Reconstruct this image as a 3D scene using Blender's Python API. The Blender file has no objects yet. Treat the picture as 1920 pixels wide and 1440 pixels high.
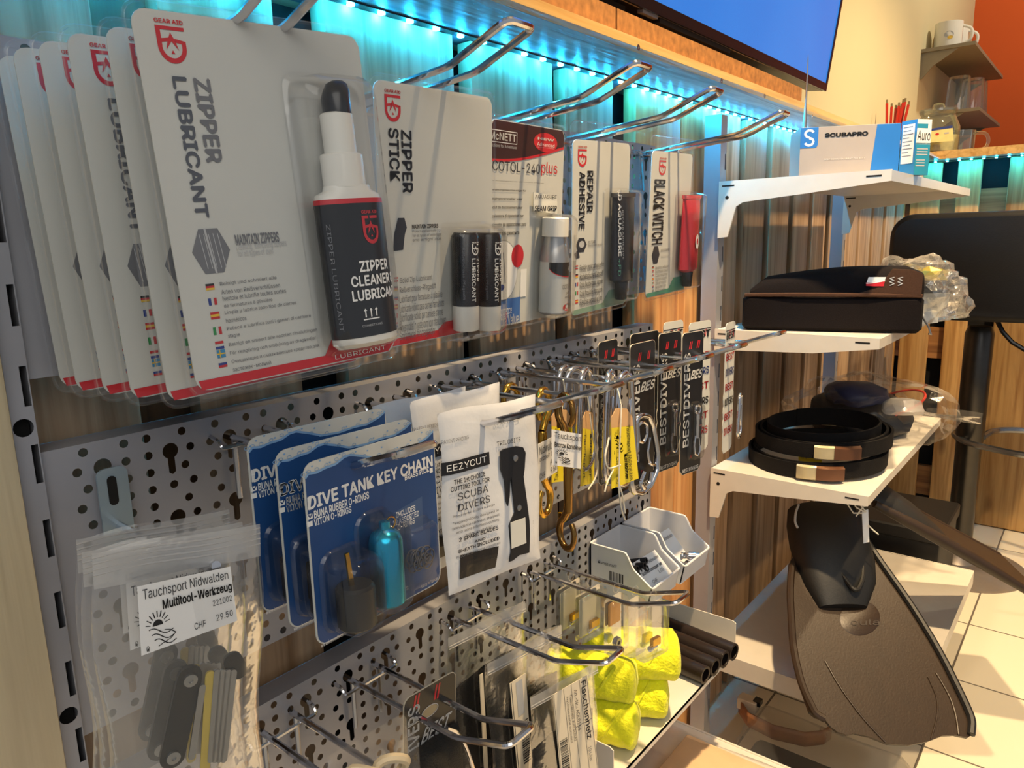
import bpy, bmesh, math, random
from mathutils import Vector, Matrix, geometry
random.seed(7)
S = bpy.context.scene
COL = S.collection
PI = math.pi

# ------------------------------------------------------------------ camera
# world: X out of the display wall into the shop, Y along the wall, Z up, metres
YAW, PIT, ROL, FPX = -0.685, -0.1936, -0.0249, 1375.08
CAM = Vector((0.55605, -0.20815, 1.0))
_f = Vector((math.sin(YAW) * math.cos(PIT), math.cos(YAW) * math.cos(PIT), math.sin(PIT)))
_r = _f.cross(Vector((0, 0, 1))).normalized()
_u = _r.cross(_f)
CR = _r * math.cos(ROL) + _u * math.sin(ROL)
CU = _u * math.cos(ROL) - _r * math.sin(ROL)
CF = _f
cam_data = bpy.data.cameras.new('camera')
cam_data.sensor_width = 36.0
cam_data.lens = 36.0 * FPX / 1920.0
cam_data.clip_start = 0.02
cam = bpy.data.objects.new('camera', cam_data)
cam.matrix_world = Matrix(((CR.x, CU.x, -CF.x, CAM.x), (CR.y, CU.y, -CF.y, CAM.y), (CR.z, CU.z, -CF.z, CAM.z), (0, 0, 0, 1)))
COL.objects.link(cam)
S.camera = cam

# ------------------------------------------------------------------ world, lights, exposure
S.view_settings.view_transform = 'Standard'
S.view_settings.look = 'None'
S.view_settings.gamma = 1.0
S.view_settings.use_curve_mapping = False
S.view_settings.exposure = 0.12
S.cycles.use_denoising = True
S.cycles.transparent_max_bounces = 32
S.cycles.max_bounces = 8
S.cycles.sample_clamp_indirect = 6.0
S.cycles.caustics_reflective = False
S.cycles.caustics_refractive = False
W = bpy.data.worlds.new('world')
S.world = W
W.use_nodes = True
W.node_tree.nodes['Background'].inputs[0].default_value = (0.88, 0.93, 1.0, 1)
W.node_tree.nodes['Background'].inputs[1].default_value = 0.33


def fill_area(name, loc, aim, power, size, col, spread=150):
    d = bpy.data.lights.new(name, 'AREA')
    d.shape = 'DISK'
    d.size = size
    d.energy = power
    d.color = col
    d.spread = math.radians(spread)
    o = bpy.data.objects.new(name, d)
    o.location = loc
    v = (Vector(aim) - Vector(loc)).normalized()
    o.rotation_euler = v.to_track_quat('-Z', 'Y').to_euler()
    COL.objects.link(o)
    return o


def ceiling_spot(loc, aim, power, col, cone, blend=0.7, rad=0.035):
    d = bpy.data.lights.new('ceiling_spot', 'SPOT')
    d.energy = power
    d.color = col
    d.spot_size = math.radians(cone)
    d.spot_blend = blend
    d.shadow_soft_size = rad
    o = bpy.data.objects.new('ceiling_spot', d)
    o.location = loc
    v = (Vector(aim) - Vector(loc)).normalized()
    o.rotation_euler = v.to_track_quat('-Z', 'Y').to_euler()
    COL.objects.link(o)


WARM = (1.0, 0.72, 0.40)
ceiling_spot((0.57, 0.55, 2.55), (0.17, 1.12, 0.4), 310, WARM, 62)
ceiling_spot((0.95, 1.75, 2.55), (0.35, 2.35, 0.4), 185, WARM, 80)
ceiling_spot((0.85, 3.0, 2.55), (0.1, 3.4, 1.5), 46, (1.0, 0.86, 0.62), 140)
fill_area('fill_light', (1.5, -0.9, 2.45), (0.1, 0.2, 0.9), 22, 2.2, (1.0, 0.96, 0.88), 170)  # unseen fill added behind the camera for soft neutral light


# ------------------------------------------------------------------ measuring: a pixel of the photo onto a real plane
def ray(x, y):
    return CF + CR * ((x - 960) / FPX) - CU * ((y - 720) / FPX)


def atX(x, y, v):
    d = ray(x, y)
    return CAM + d * ((v - CAM.x) / d.x)


def atY(x, y, v):
    d = ray(x, y)
    return CAM + d * ((v - CAM.y) / d.y)


def atZ(x, y, v):
    d = ray(x, y)
    return CAM + d * ((v - CAM.z) / d.z)


# ------------------------------------------------------------------ materials
def lin(c):
    if isinstance(c, str):
        c = c.lstrip('#')
        c = [int(c[i:i + 2], 16) / 255 for i in (0, 2, 4)]
    return tuple((v / 12.92 if v <= 0.04045 else ((v + 0.055) / 1.055) ** 2.4) for v in c) + (1.0,)


MATS = {}


def nm(name):
    m = bpy.data.materials.new(name)
    m.use_nodes = True
    nt = m.node_tree
    return m, nt, nt.nodes, nt.links, nt.nodes['Principled BSDF']


def plain(name, col, rough=0.5, metal=0.0, spec=0.5, coat=0.0, var=0.12, scale=40.0, bump=0.0, bscale=200.0, emit=0.0, sheen=0.0):
    if name in MATS:
        return MATS[name]
    m, nt, N, L, b = nm(name)
    c = lin(col)
    tc = N.new('ShaderNodeTexCoord')
    if var:
        no = N.new('ShaderNodeTexNoise')
        no.inputs['Scale'].default_value = scale
        no.inputs['Detail'].default_value = 3
        L.new(tc.outputs['Object'], no.inputs['Vector'])
        r = N.new('ShaderNodeValToRGB')
        r.color_ramp.elements[0].position = 0.25
        r.color_ramp.elements[1].position = 0.75
        r.color_ramp.elements[0].color = tuple(v * (1 - var) for v in c[:3]) + (1,)
        r.color_ramp.elements[1].color = tuple(min(1, v * (1 + var * 0.5)) for v in c[:3]) + (1,)
        L.new(no.outputs['Fac'], r.inputs['Fac'])
        L.new(r.outputs['Color'], b.inputs['Base Color'])
    else:
        b.inputs['Base Color'].default_value = c
    b.inputs['Roughness'].default_value = rough
    b.inputs['Metallic'].default_value = metal
    b.inputs['Specular IOR Level'].default_value = spec
    b.inputs['Coat Weight'].default_value = coat
    b.inputs['Sheen Weight'].default_value = sheen
    if emit:
        b.inputs['Emission Color'].default_value = c
        b.inputs['Emission Strength'].default_value = emit
    if bump:
        n2 = N.new('ShaderNodeTexNoise')
        n2.inputs['Scale'].default_value = bscale
        n2.inputs['Detail'].default_value = 4
        L.new(tc.outputs['Object'], n2.inputs['Vector'])
        bp = N.new('ShaderNodeBump')
        bp.inputs['Strength'].default_value = bump
        bp.inputs['Distance'].default_value = 0.002
        L.new(n2.outputs['Fac'], bp.inputs['Height'])
        L.new(bp.outputs['Normal'], b.inputs['Normal'])
    MATS[name] = m
    return m


def clear(name, tint='#ffffff', body=0.04, rough=0.08, gloss=0.10, milk='#e8e8e8', bump=0.0, bscale=60.0, edge=0.5):
    """Thin clear or milky plastic film: see-through, with a sheen and a little milkiness of its own."""
    if name in MATS:
        return MATS[name]
    m, nt, N, L, b = nm(name)
    N.remove(b)
    out = N['Material Output']
    tr = N.new('ShaderNodeBsdfTransparent')
    tr.inputs[0].default_value = lin(tint)
    gl = N.new('ShaderNodeBsdfGlossy')
    gl.inputs['Roughness'].default_value = rough
    gl.inputs['Color'].default_value = (1, 1, 1, 1)
    df = N.new('ShaderNodeBsdfDiffuse')
    df.inputs['Color'].default_value = lin(milk)
    tl = N.new('ShaderNodeBsdfTranslucent')
    tl.inputs['Color'].default_value = lin(milk)
    mk = N.new('ShaderNodeMixShader')
    mk.inputs[0].default_value = 0.35
    L.new(df.outputs[0], mk.inputs[1])
    L.new(tl.outputs[0], mk.inputs[2])
    m1 = N.new('ShaderNodeMixShader')
    m1.inputs[0].default_value = body
    L.new(tr.outputs[0], m1.inputs[1])
    L.new(mk.outputs[0], m1.inputs[2])
    lw = N.new('ShaderNodeLayerWeight')
    lw.inputs['Blend'].default_value = 0.25
    ma = N.new('ShaderNodeMath')
    ma.operation = 'MULTIPLY_ADD'
    ma.inputs[1].default_value = edge
    ma.inputs[2].default_value = gloss
    L.new(lw.outputs['Fresnel'], ma.inputs[0])
    cl = N.new('ShaderNodeClamp')
    L.new(ma.outputs[0], cl.inputs[0])
    m2 = N.new('ShaderNodeMixShader')
    L.new(cl.outputs[0], m2.inputs[0])
    L.new(m1.outputs[0], m2.inputs[1])
    L.new(gl.outputs[0], m2.inputs[2])
    L.new(m2.outputs[0], out.inputs['Surface'])
    if bump:
        tc = N.new('ShaderNodeTexCoord')
        n2 = N.new('ShaderNodeTexNoise')
        n2.inputs['Scale'].default_value = bscale
        n2.inputs['Detail'].default_value = 3
        L.new(tc.outputs['Object'], n2.inputs['Vector'])
        bp = N.new('ShaderNodeBump')
        bp.inputs['Strength'].default_value = bump
        bp.inputs['Distance'].default_value = 0.004
        L.new(n2.outputs['Fac'], bp.inputs['Height'])
        for q in (gl, df):
            L.new(bp.outputs['Normal'], q.inputs['Normal'])
        L.new(bp.outputs['Normal'], lw.inputs['Normal'])
    MATS[name] = m
    return m


def wood(name, dark, light, axis='Z', rough=0.6, grain=1.0, vary=0.35, coat=0.0, knots=True):
    """Sawn softwood: stretched grain, knots, and every board (mesh island) its own tone."""
    if name in MATS:
        return MATS[name]
    m, nt, N, L, b = nm(name)
    tc = N.new('ShaderNodeTexCoord')
    ge = N.new('ShaderNodeNewGeometry')
    mul = N.new('ShaderNodeVectorMath')
    mul.operation = 'SCALE'
    mul.inputs[0].default_value = (7.3, 11.1, 5.7)
    L.new(ge.outputs['Random Per Island'], mul.inputs['Scale'])
    add = N.new('ShaderNodeVectorMath')
    add.operation = 'ADD'
    L.new(tc.outputs['Object'], add.inputs[0])
    L.new(mul.outputs[0], add.inputs[1])
    mp = N.new('ShaderNodeMapping')
    k = {'X': (1.2, 24, 24), 'Y': (24, 1.2, 24), 'Z': (24, 24, 1.2)}[axis]
    mp.inputs['Scale'].default_value = k
    L.new(add.outputs[0], mp.inputs['Vector'])
    no = N.new('ShaderNodeTexNoise')
    no.inputs['Scale'].default_value = 1.6 * grain
    no.inputs['Detail'].default_value = 6
    no.inputs['Distortion'].default_value = 1.2
    L.new(mp.outputs[0], no.inputs['Vector'])
    n3 = N.new('ShaderNodeTexNoise')
    n3.inputs['Scale'].default_value = 4.0 * grain
    n3.inputs['Detail'].default_value = 3
    L.new(mp.outputs[0], n3.inputs['Vector'])
    r = N.new('ShaderNodeValToRGB')
    r.color_ramp.elements[0].position = 0.28
    r.color_ramp.elements[1].position = 0.60
    r.color_ramp.elements[0].color = lin(dark)
    r.color_ramp.elements[1].color = lin(light)
    L.new(no.outputs['Fac'], r.inputs['Fac'])
    fine = N.new('ShaderNodeMix')
    fine.data_type = 'RGBA'
    fine.blend_type = 'MULTIPLY'
    fine.inputs[0].default_value = 0.13
    r3 = N.new('ShaderNodeValToRGB')
    r3.color_ramp.elements[0].position = 0.35
    r3.color_ramp.elements[0].color = (0.35, 0.3, 0.25, 1)
    r3.color_ramp.elements[1].position = 0.55
    L.new(n3.outputs['Fac'], r3.inputs['Fac'])
    L.new(r.outputs['Color'], fine.inputs[6])
    L.new(r3.outputs['Color'], fine.inputs[7])
    col = fine.outputs[2]
    if knots:
        mk = N.new('ShaderNodeMapping')
        kk = {'X': (3.2, 9, 9), 'Y': (9, 3.2, 9), 'Z': (9, 9, 3.2)}[axis]
        mk.inputs['Scale'].default_value = kk
        L.new(add.outputs[0], mk.inputs['Vector'])
        vo = N.new('ShaderNodeTexVoronoi')
        vo.inputs['Scale'].default_value = 1.0
        L.new(mk.outputs[0], vo.inputs['Vector'])
        rk = N.new('ShaderNodeValToRGB')
        rk.color_ramp.elements[0].position = 0.05
        rk.color_ramp.elements[0].color = (0.16, 0.09, 0.05, 1)
        rk.color_ramp.elements[1].position = 0.17
        rk.color_ramp.elements[1].color = (1, 1, 1, 1)
        L.new(vo.outputs['Distance'], rk.inputs['Fac'])
        kn = N.new('ShaderNodeMix')
        kn.data_type = 'RGBA'
        kn.blend_type = 'MULTIPLY'
        kn.inputs[0].default_value = 0.85
        L.new(col, kn.inputs[6])
        L.new(rk.outputs['Color'], kn.inputs[7])
        col = kn.outputs[2]
    if vary:
        mr = N.new('ShaderNodeMapRange')
        mr.inputs['To Min'].default_value = 1 - vary
        mr.inputs['To Max'].default_value = 1 + vary * 0.35
        L.new(ge.outputs['Random Per Island'], mr.inputs['Value'])
        ti = N.new('ShaderNodeVectorMath')
        ti.operation = 'SCALE'
        L.new(col, ti.inputs[0])
        L.new(mr.outputs[0], ti.inputs['Scale'])
        col = ti.outputs[0]
    L.new(col, b.inputs['Base Color'])
    b.inputs['Roughness'].default_value = rough
    b.inputs['Coat Weight'].default_value = coat
    b.inputs['Coat Roughness'].default_value = 0.25
    bp = N.new('ShaderNodeBump')
    bp.inputs['Strength'].default_value = 0.25
    bp.inputs['Distance'].default_value = 0.003
    L.new(n3.outputs['Fac'], bp.inputs['Height'])
    L.new(bp.outputs['Normal'], b.inputs['Normal'])
    MATS[name] = m
    return m


def tiles(name, col, grout, pitch, ox, oy):
    m, nt, N, L, b = nm(name)
    tc = N.new('ShaderNodeTexCoord')
    mp = N.new('ShaderNodeMapping')
    mp.inputs['Location'].default_value = (-ox / pitch, -oy / pitch, 0)
    mp.inputs['Scale'].default_value = (1 / pitch, 1 / pitch, 1)
    L.new(tc.outputs['Object'], mp.inputs['Vector'])
    br = N.new('ShaderNodeTexBrick')
    br.offset = 0.0
    br.inputs['Scale'].default_value = 1.0
    br.inputs['Brick Width'].default_value = 1.0
    br.inputs['Row Height'].default_value = 1.0
    br.inputs['Mortar Size'].default_value = 0.008
    br.inputs['Color1'].default_value = lin(col)
    br.inputs['Color2'].default_value = tuple(v * 0.95 for v in lin(col)[:3]) + (1,)
    br.inputs['Mortar'].default_value = lin(grout)
    L.new(mp.outputs[0], br.inputs['Vector'])
    L.new(br.outputs['Color'], b.inputs['Base Color'])
    b.inputs['Roughness'].default_value = 0.35
    return m


CHROME = plain('chrome', '#d8d8dc', 0.13, 1.0, var=0.05)
STEEL = plain('brushed_steel', '#a8a8a8', 0.32, 1.0, var=0.1, scale=120)
BRASS = plain('brass', '#d8a848', 0.16, 1.0, var=0.06)
BRONZE = plain('bronze', '#9a7440', 0.2, 1.0, var=0.08)
PANELM = plain('grey_powder_coat', '#a0a1a9', 0.36, 0.25, var=0.05, scale=30)
SHELFM = plain('cream_powder_coat', '#d9d2c6', 0.4, 0.0, var=0.05, scale=30)
WHITE = plain('white_card', '#cccdc8', 0.45, var=0.03, scale=20)
PURE = plain('white_print', '#f0f0ee', 0.5, var=0.02)
BLACK = plain('black_print', '#16161a', 0.45, var=0.1)
INK = plain('dark_ink', '#2c2e38', 0.5, var=0.1)
GREY = plain('grey_ink', '#74767c', 0.5, var=0.1)
LGREY = plain('light_grey_ink', '#b9bbbe', 0.5, var=0.1)
RED = plain('red_print', '#c8202c', 0.45, var=0.08)
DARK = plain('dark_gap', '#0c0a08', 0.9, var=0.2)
RUBBER = plain('black_rubber', '#141416', 0.55, var=0.15, bump=0.1, bscale=400)
BLACKPL = plain('black_plastic', '#101014', 0.25, var=0.1)
WHITEPL = plain('white_plastic', '#e4e2da', 0.35, var=0.03)
CLEAR = clear('clear_plastic', body=0.012, gloss=0.025, edge=0.5)
SHEET = clear('clear_sheet', body=0.010, gloss=0.014, rough=0.12, edge=0.22)
BAGM = clear('clear_bag_film', body=0.045, gloss=0.04, rough=0.18, bump=0.5, bscale=38, edge=0.5)
BAGN = clear('thin_bag_film', body=0.012, gloss=0.008, rough=0.18, bump=0.4, bscale=38, edge=0.35)
BAGTOP = clear('milky_bag_film', body=0.42, gloss=0.07, rough=0.22, bump=0.4, bscale=50, edge=0.4)
CRINK = clear('crinkled_film', body=0.10, gloss=0.16, rough=0.12, bump=0.8, bscale=70, edge=0.6)
GLASS = clear('thin_glass', tint='#f1f5f1', body=0.05, gloss=0.06, rough=0.04, edge=0.7)


# ------------------------------------------------------------------ mesh building
def V(*a):
    return Vector(a)


def rr_pts(w, h, r, n=5, cx=0.0, cy=0.0):
    r = max(1e-5, min(r, w / 2 - 1e-6, h / 2 - 1e-6))
    o = []
    for sx, sy, a0 in ((1, 1, 0), (-1, 1, 90), (-1, -1, 180), (1, -1, 270)):
        for i in range(n + 1):
            a = math.radians(a0 + 90 * i / n)
            o.append((cx + sx * (w / 2 - r) + r * math.cos(a), cy + sy * (h / 2 - r) + r * math.sin(a)))
    return o


def fillet(pts, r, n=5, closed=False):
    P = [Vector(p) for p in pts]
    if len(P) < 3:
        return P
    o = []
    k = len(P)
    for i, p in enumerate(P):
        if not closed and i in (0, k - 1):
            o.append(p)
            continue
        a, b = P[i - 1] - p, P[(i + 1) % k] - p
        t = min(r, a.length * 0.48, b.length * 0.48)
        s, e = p + a.normalized() * t, p + b.normalized() * t
        for j in range(n + 1):
            q = j / n
            o.append(s * (1 - q) ** 2 + p * 2 * q * (1 - q) + e * q * q)
    return o


class MB:
    def __init__(self):
        self.bm = bmesh.new()

    def face(self, vs, mi=0):
        try:
            f = self.bm.faces.new(vs)
            f.material_index = mi
            return f
        except ValueError:
            return None

    def rings(self, rs, cap=True, closed=False, mi=0):
        R = [[self.bm.verts.new(p) for p in r] for r in rs]
        n = len(R[0])
        m = len(R)
        for i in range(m if closed else m - 1):
            a, b = R[i], R[(i + 1) % m]
            for j in range(n):
                self.face((a[j], a[(j + 1) % n], b[(j + 1) % n], b[j]), mi)
        if cap and not closed:
            self.face(list(reversed(R[0])), mi)
            self.face(R[-1], mi)
        return self

    def box(self, lo, hi, mi=0, bev=0.0):
        x0, y0, z0 = lo
        x1, y1, z1 = hi
        if bev:
            pts = rr_pts(x1 - x0, y1 - y0, bev, 2, (x0 + x1) / 2, (y0 + y1) / 2)
            ins = rr_pts(x1 - x0 - bev, y1 - y0 - bev, bev * 0.6, 2, (x0 + x1) / 2, (y0 + y1) / 2)
            return self.rings([[(x, y, z0) for x, y in ins], [(x, y, z0 + bev * 0.5) for x, y in pts],
                               [(x, y, z1 - bev * 0.5) for x, y in pts], [(x, y, z1) for x, y in ins]], mi=mi)
        return self.rings([[(x0, y0, z0), (x1, y0, z0), (x1, y1, z0), (x0, y1, z0)],
                           [(x0, y0, z1), (x1, y0, z1), (x1, y1, z1), (x0, y1, z1)]], mi=mi)

    def prism(self, pts, a, b, axis='z', mi=0):
        f = {'z': lambda p, w: (p[0], p[1], w), 'y': lambda p, w: (p[0], w, p[1]), 'x': lambda p, w: (w, p[0], p[1])}[axis]
        return self.rings([[f(p, a) for p in pts], [f(p, b) for p in pts]], mi=mi)

    def slab(self, w, h, r, z0, z1, cx=0.0, cy=0.0, mi=0):
        return self.prism(rr_pts(w, h, r, 4, cx, cy), z0, z1, mi=mi)

    def flat(self, pts, mi=0):
        self.face([self.bm.verts.new(p) for p in pts], mi)
        return self

    def tube(self, pts, r, n=8, closed=False, mi=0, cap=True):
        P = [Vector(p) for p in pts]
        k = len(P)
        rad = r if isinstance(r, (list, tuple)) else [r] * k
        T = []
        for i in range(k):
            if closed:
                t = P[(i + 1) % k] - P[i - 1]
            else:
                t = P[min(i + 1, k - 1)] - P[max(i - 1, 0)]
            T.append(t.normalized())
        up = Vector((0, 0, 1)) if abs(T[0].z) < 0.9 else Vector((1, 0, 0))
        nrm = (up - T[0] * up.dot(T[0])).normalized()
        rs = []
        for i in range(k):
            nrm = (nrm - T[i] * nrm.dot(T[i])).normalized()
            bi = T[i].cross(nrm)
            rs.append([P[i] + (nrm * math.cos(2 * PI * j / n) + bi * math.sin(2 * PI * j / n)) * rad[i] for j in range(n)])
        return self.rings(rs, cap=cap, closed=closed, mi=mi)

    def lathe(self, prof, c=(0, 0, 0), axis='z', n=24, sx=1.0, sy=1.0, mi=0, cap=True):
        c = Vector(c)
        rs = []
        for r, h in prof:
            ring = []
            for j in range(n):
                a = 2 * PI * j / n
                x, y = math.cos(a) * r * sx, math.sin(a) * r * sy
                ring.append(c + (Vector((x, y, h)) if axis == 'z' else Vector((x, h, -y)) if axis == 'y' else Vector((h, x, y))))
            rs.append(ring)
        return self.rings(rs, cap=cap, mi=mi)

    def loft(self, specs, cap=True, mi=0, n=4):
        """stack of rounded rectangles in the card plane: (w, h, r, z, cx, cy)"""
        return self.rings([[(x, y, z) for x, y in rr_pts(w, h, r, n, cx, cy)] for w, h, r, z, cx, cy in specs], cap=cap, mi=mi)

    def dome(self, w, h, d, cx, cy, r=0.006, z0=0.001, cap=True):
        """vacuum-formed blister: open at the back"""
        R = [(w + 0.004, h + 0.004, r + 0.002, z0), (w, h, r, z0 + 0.002), (w - 0.001, h - 0.001, r, z0 + d * 0.6),
             (w - 0.003, h - 0.003, r, z0 + d * 0.85), (w - 0.009, h - 0.009, r * 0.8, z0 + d)]
        rs = [[(x, y, z) for x, y in rr_pts(a, b, c, 4, cx, cy)] for a, b, c, z in R]
        Rv = [[self.bm.verts.new(p) for p in q] for q in rs]
        n = len(Rv[0])
        for i in range(len(Rv) - 1):
            for j in range(n):
                self.face((Rv[i][j], Rv[i][(j + 1) % n], Rv[i + 1][(j + 1) % n], Rv[i + 1][j]))
        self.face(Rv[-1])
        return self

    def grid(self, f, nu, nv, mi=0, close_u=False):
        R = [[self.bm.verts.new(f(i / nu, j / nv)) for j in range(nv + 1)] for i in range(nu + (0 if close_u else 1))]
        k = len(R)
        for i in range(k if close_u else k - 1):
            for j in range(nv):
                self.face((R[i][j], R[(i + 1) % k][j], R[(i + 1) % k][j + 1], R[i][j + 1]), mi)
        return self

    def holed(self, x0, x1, y0, y1, holes, f):
        """flat sheet with real holes; f maps (u, v) to a point"""
        vs = [Vector((x0, y0)), Vector((x1, y0)), Vector((x1, y1)), Vector((x0, y1))]
        es = [(0, 1), (1, 2), (2, 3), (3, 0)]
        for poly in holes:
            s = len(vs)
            k = len(poly)
            vs += [Vector(p) for p in poly]
            es += [(s + i, s + (i + 1) % k) for i in range(k)]
        boxes = [(min(p[0] for p in q), max(p[0] for p in q), min(p[1] for p in q), max(p[1] for p in q), q) for q in holes]
        ov, oe, of = geometry.delaunay_2d_cdt(vs, es, [], 0, 1e-7)[:3]
        cell = {}
        for bx in boxes:
            for i in range(int(bx[0] / 0.02) - 1, int(bx[1] / 0.02) + 2):
                for j in range(int(bx[2] / 0.02) - 1, int(bx[3] / 0.02) + 2):
                    cell.setdefault((i, j), []).append(bx)

        def inside(p, q):
            c = False
            k = len(q)
            for i in range(k):
                a, b = q[i], q[i - 1]
                if (a[1] > p[1]) != (b[1] > p[1]) and p[0] < (b[0] - a[0]) * (p[1] - a[1]) / (b[1] - a[1]) + a[0]:
                    c = not c
            return c
        nv = [self.bm.verts.new(f(p[0], p[1])) for p in ov]
        for fc in of:
            cx = sum(ov[i][0] for i in fc) / len(fc)
            cy = sum(ov[i][1] for i in fc) / len(fc)
            hit = False
            for bx in cell.get((int(cx / 0.02), int(cy / 0.02)), ()):
                if bx[0] <= cx <= bx[1] and bx[2] <= cy <= bx[3] and inside((cx, cy), bx[4]):
                    hit = True
                    break
            if not hit:
                self.face([nv[i] for i in fc])
        return self

    def build(self, name, mats, parent=None, smooth=True, solid=0.0, norm=True, bev=0.0, sub=0):
        if norm:
            bmesh.ops.recalc_face_normals(self.bm, faces=self.bm.faces)
        me = bpy.data.meshes.new(name)
        self.bm.to_mesh(me)
        self.bm.free()
        for m in (mats if isinstance(mats, (list, tuple)) else [mats]):
            me.materials.append(m)
        if smooth:
            for p in me.polygons:
                p.use_smooth = True
            me.set_sharp_from_angle(angle=math.radians(40))
        o = bpy.data.objects.new(name, me)
        COL.objects.link(o)
        if parent is not None:
            o.parent = parent
        if bev:
            md = o.modifiers.new('bevel', 'BEVEL')
            md.width = bev
            md.segments = 2
            md.limit_method = 'ANGLE'
        if sub:
            md = o.modifiers.new('sub', 'SUBSURF')
            md.levels = md.render_levels = sub
        if solid:
            md = o.modifiers.new('solid', 'SOLIDIFY')
            md.thickness = solid
            md.offset = -1
        return o


def tag(o, label=None, cat=None, group=None, kind=None):
    if label:
        o['label'] = label
    if cat:
        o['category'] = cat
    if group:
        o['group'] = group
    if kind:
        o['kind'] = kind
    return o


def thing(name, label, cat, loc=(0, 0, 0), group=None, mat=None):
    o = bpy.data.objects.new(name, None)
    o.empty_display_size = 0.02
    COL.objects.link(o)
    if mat is not None:
        o.matrix_world = mat
    else:
        o.location = loc
    return tag(o, label, cat, group)


def struct(o):
    o['kind'] = 'structure'
    return o


def frame(pos, yaw, pit, rol):
    r = V(math.sin(yaw), math.cos(yaw), 0)
    n = V(math.cos(yaw), -math.sin(yaw), 0)
    u = V(0, 0, 1)
    u2 = u * math.cos(pit) + n * math.sin(pit)
    n2 = n * math.cos(pit) - u * math.sin(pit)
    r3 = r * math.cos(rol) + u2 * math.sin(rol)
    u3 = u2 * math.cos(rol) - r * math.sin(rol)
    return Matrix(((r3.x, u3.x, n2.x, pos[0]), (r3.y, u3.y, n2.y, pos[1]), (r3.z, u3.z, n2.z, pos[2]), (0, 0, 0, 1)))


class Card:
    """a flat hanging thing: local x to the right, y up, z out of its face"""

    def __init__(self, name, label, cat, pos, yaw=0.0, pit=0.0, rol=0.0, group=None):
        self.M = frame(pos, yaw, pit, rol)
        self.I = self.M.inverted()
        self.root = thing(name, label, cat, mat=self.M, group=group)

    def uv(self, x, y, w=0.0):
        o = self.I @ CAM
        d = self.I.to_3x3() @ ray(x, y)
        t = (w - o.z) / d.z
        p = o + d * t
        return (p.x, p.y)


def copy_tree(o, parent=None):
    c = o.copy()
    COL.objects.link(c)
    if parent is not None:
        c.parent = parent
    for ch in list(o.children):
        copy_tree(ch, c)
    return c


TXT = bpy.data.curves.new('lettering_source', 'FONT')
try:  # Blender's own interface typeface, nearer to the printed grotesque than the default stroke font
    TXT.font = bpy.data.fonts.load(bpy.utils.system_resource('DATAFILES', path='fonts') + '/Inter.woff2')
except Exception:
    pass
TOB = bpy.data.objects.new('lettering_source', TXT)
_tc = {}


def glyphs(s, bold, space):
    k = (s, bold, space)
    if k not in _tc:
        TXT.body = s
        TXT.space_character = space
        TXT.resolution_u = 3
        me = bpy.data.meshes.new_from_object(TOB)
        vs = [(v.co.x, v.co.y) for v in me.vertices]
        fs = [tuple(p.vertices) for p in me.polygons]
        bpy.data.meshes.remove(me)
        if bold:  # a heavier weight: the same letters struck again, a hair to each side
            o, n = bold * 0.8, len(vs)
            base_v, base_f = vs, fs
            for q, (ox, oy) in enumerate(((o, 0), (-o, 0), (0, o), (0, -o))):
                vs = vs + [(x + ox, y + oy) for x, y in base_v]
                fs = fs + [tuple(i + n * (q + 1) for i in f) for f in base_f]
        _tc[k] = (vs, fs)
    return _tc[k]


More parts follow.
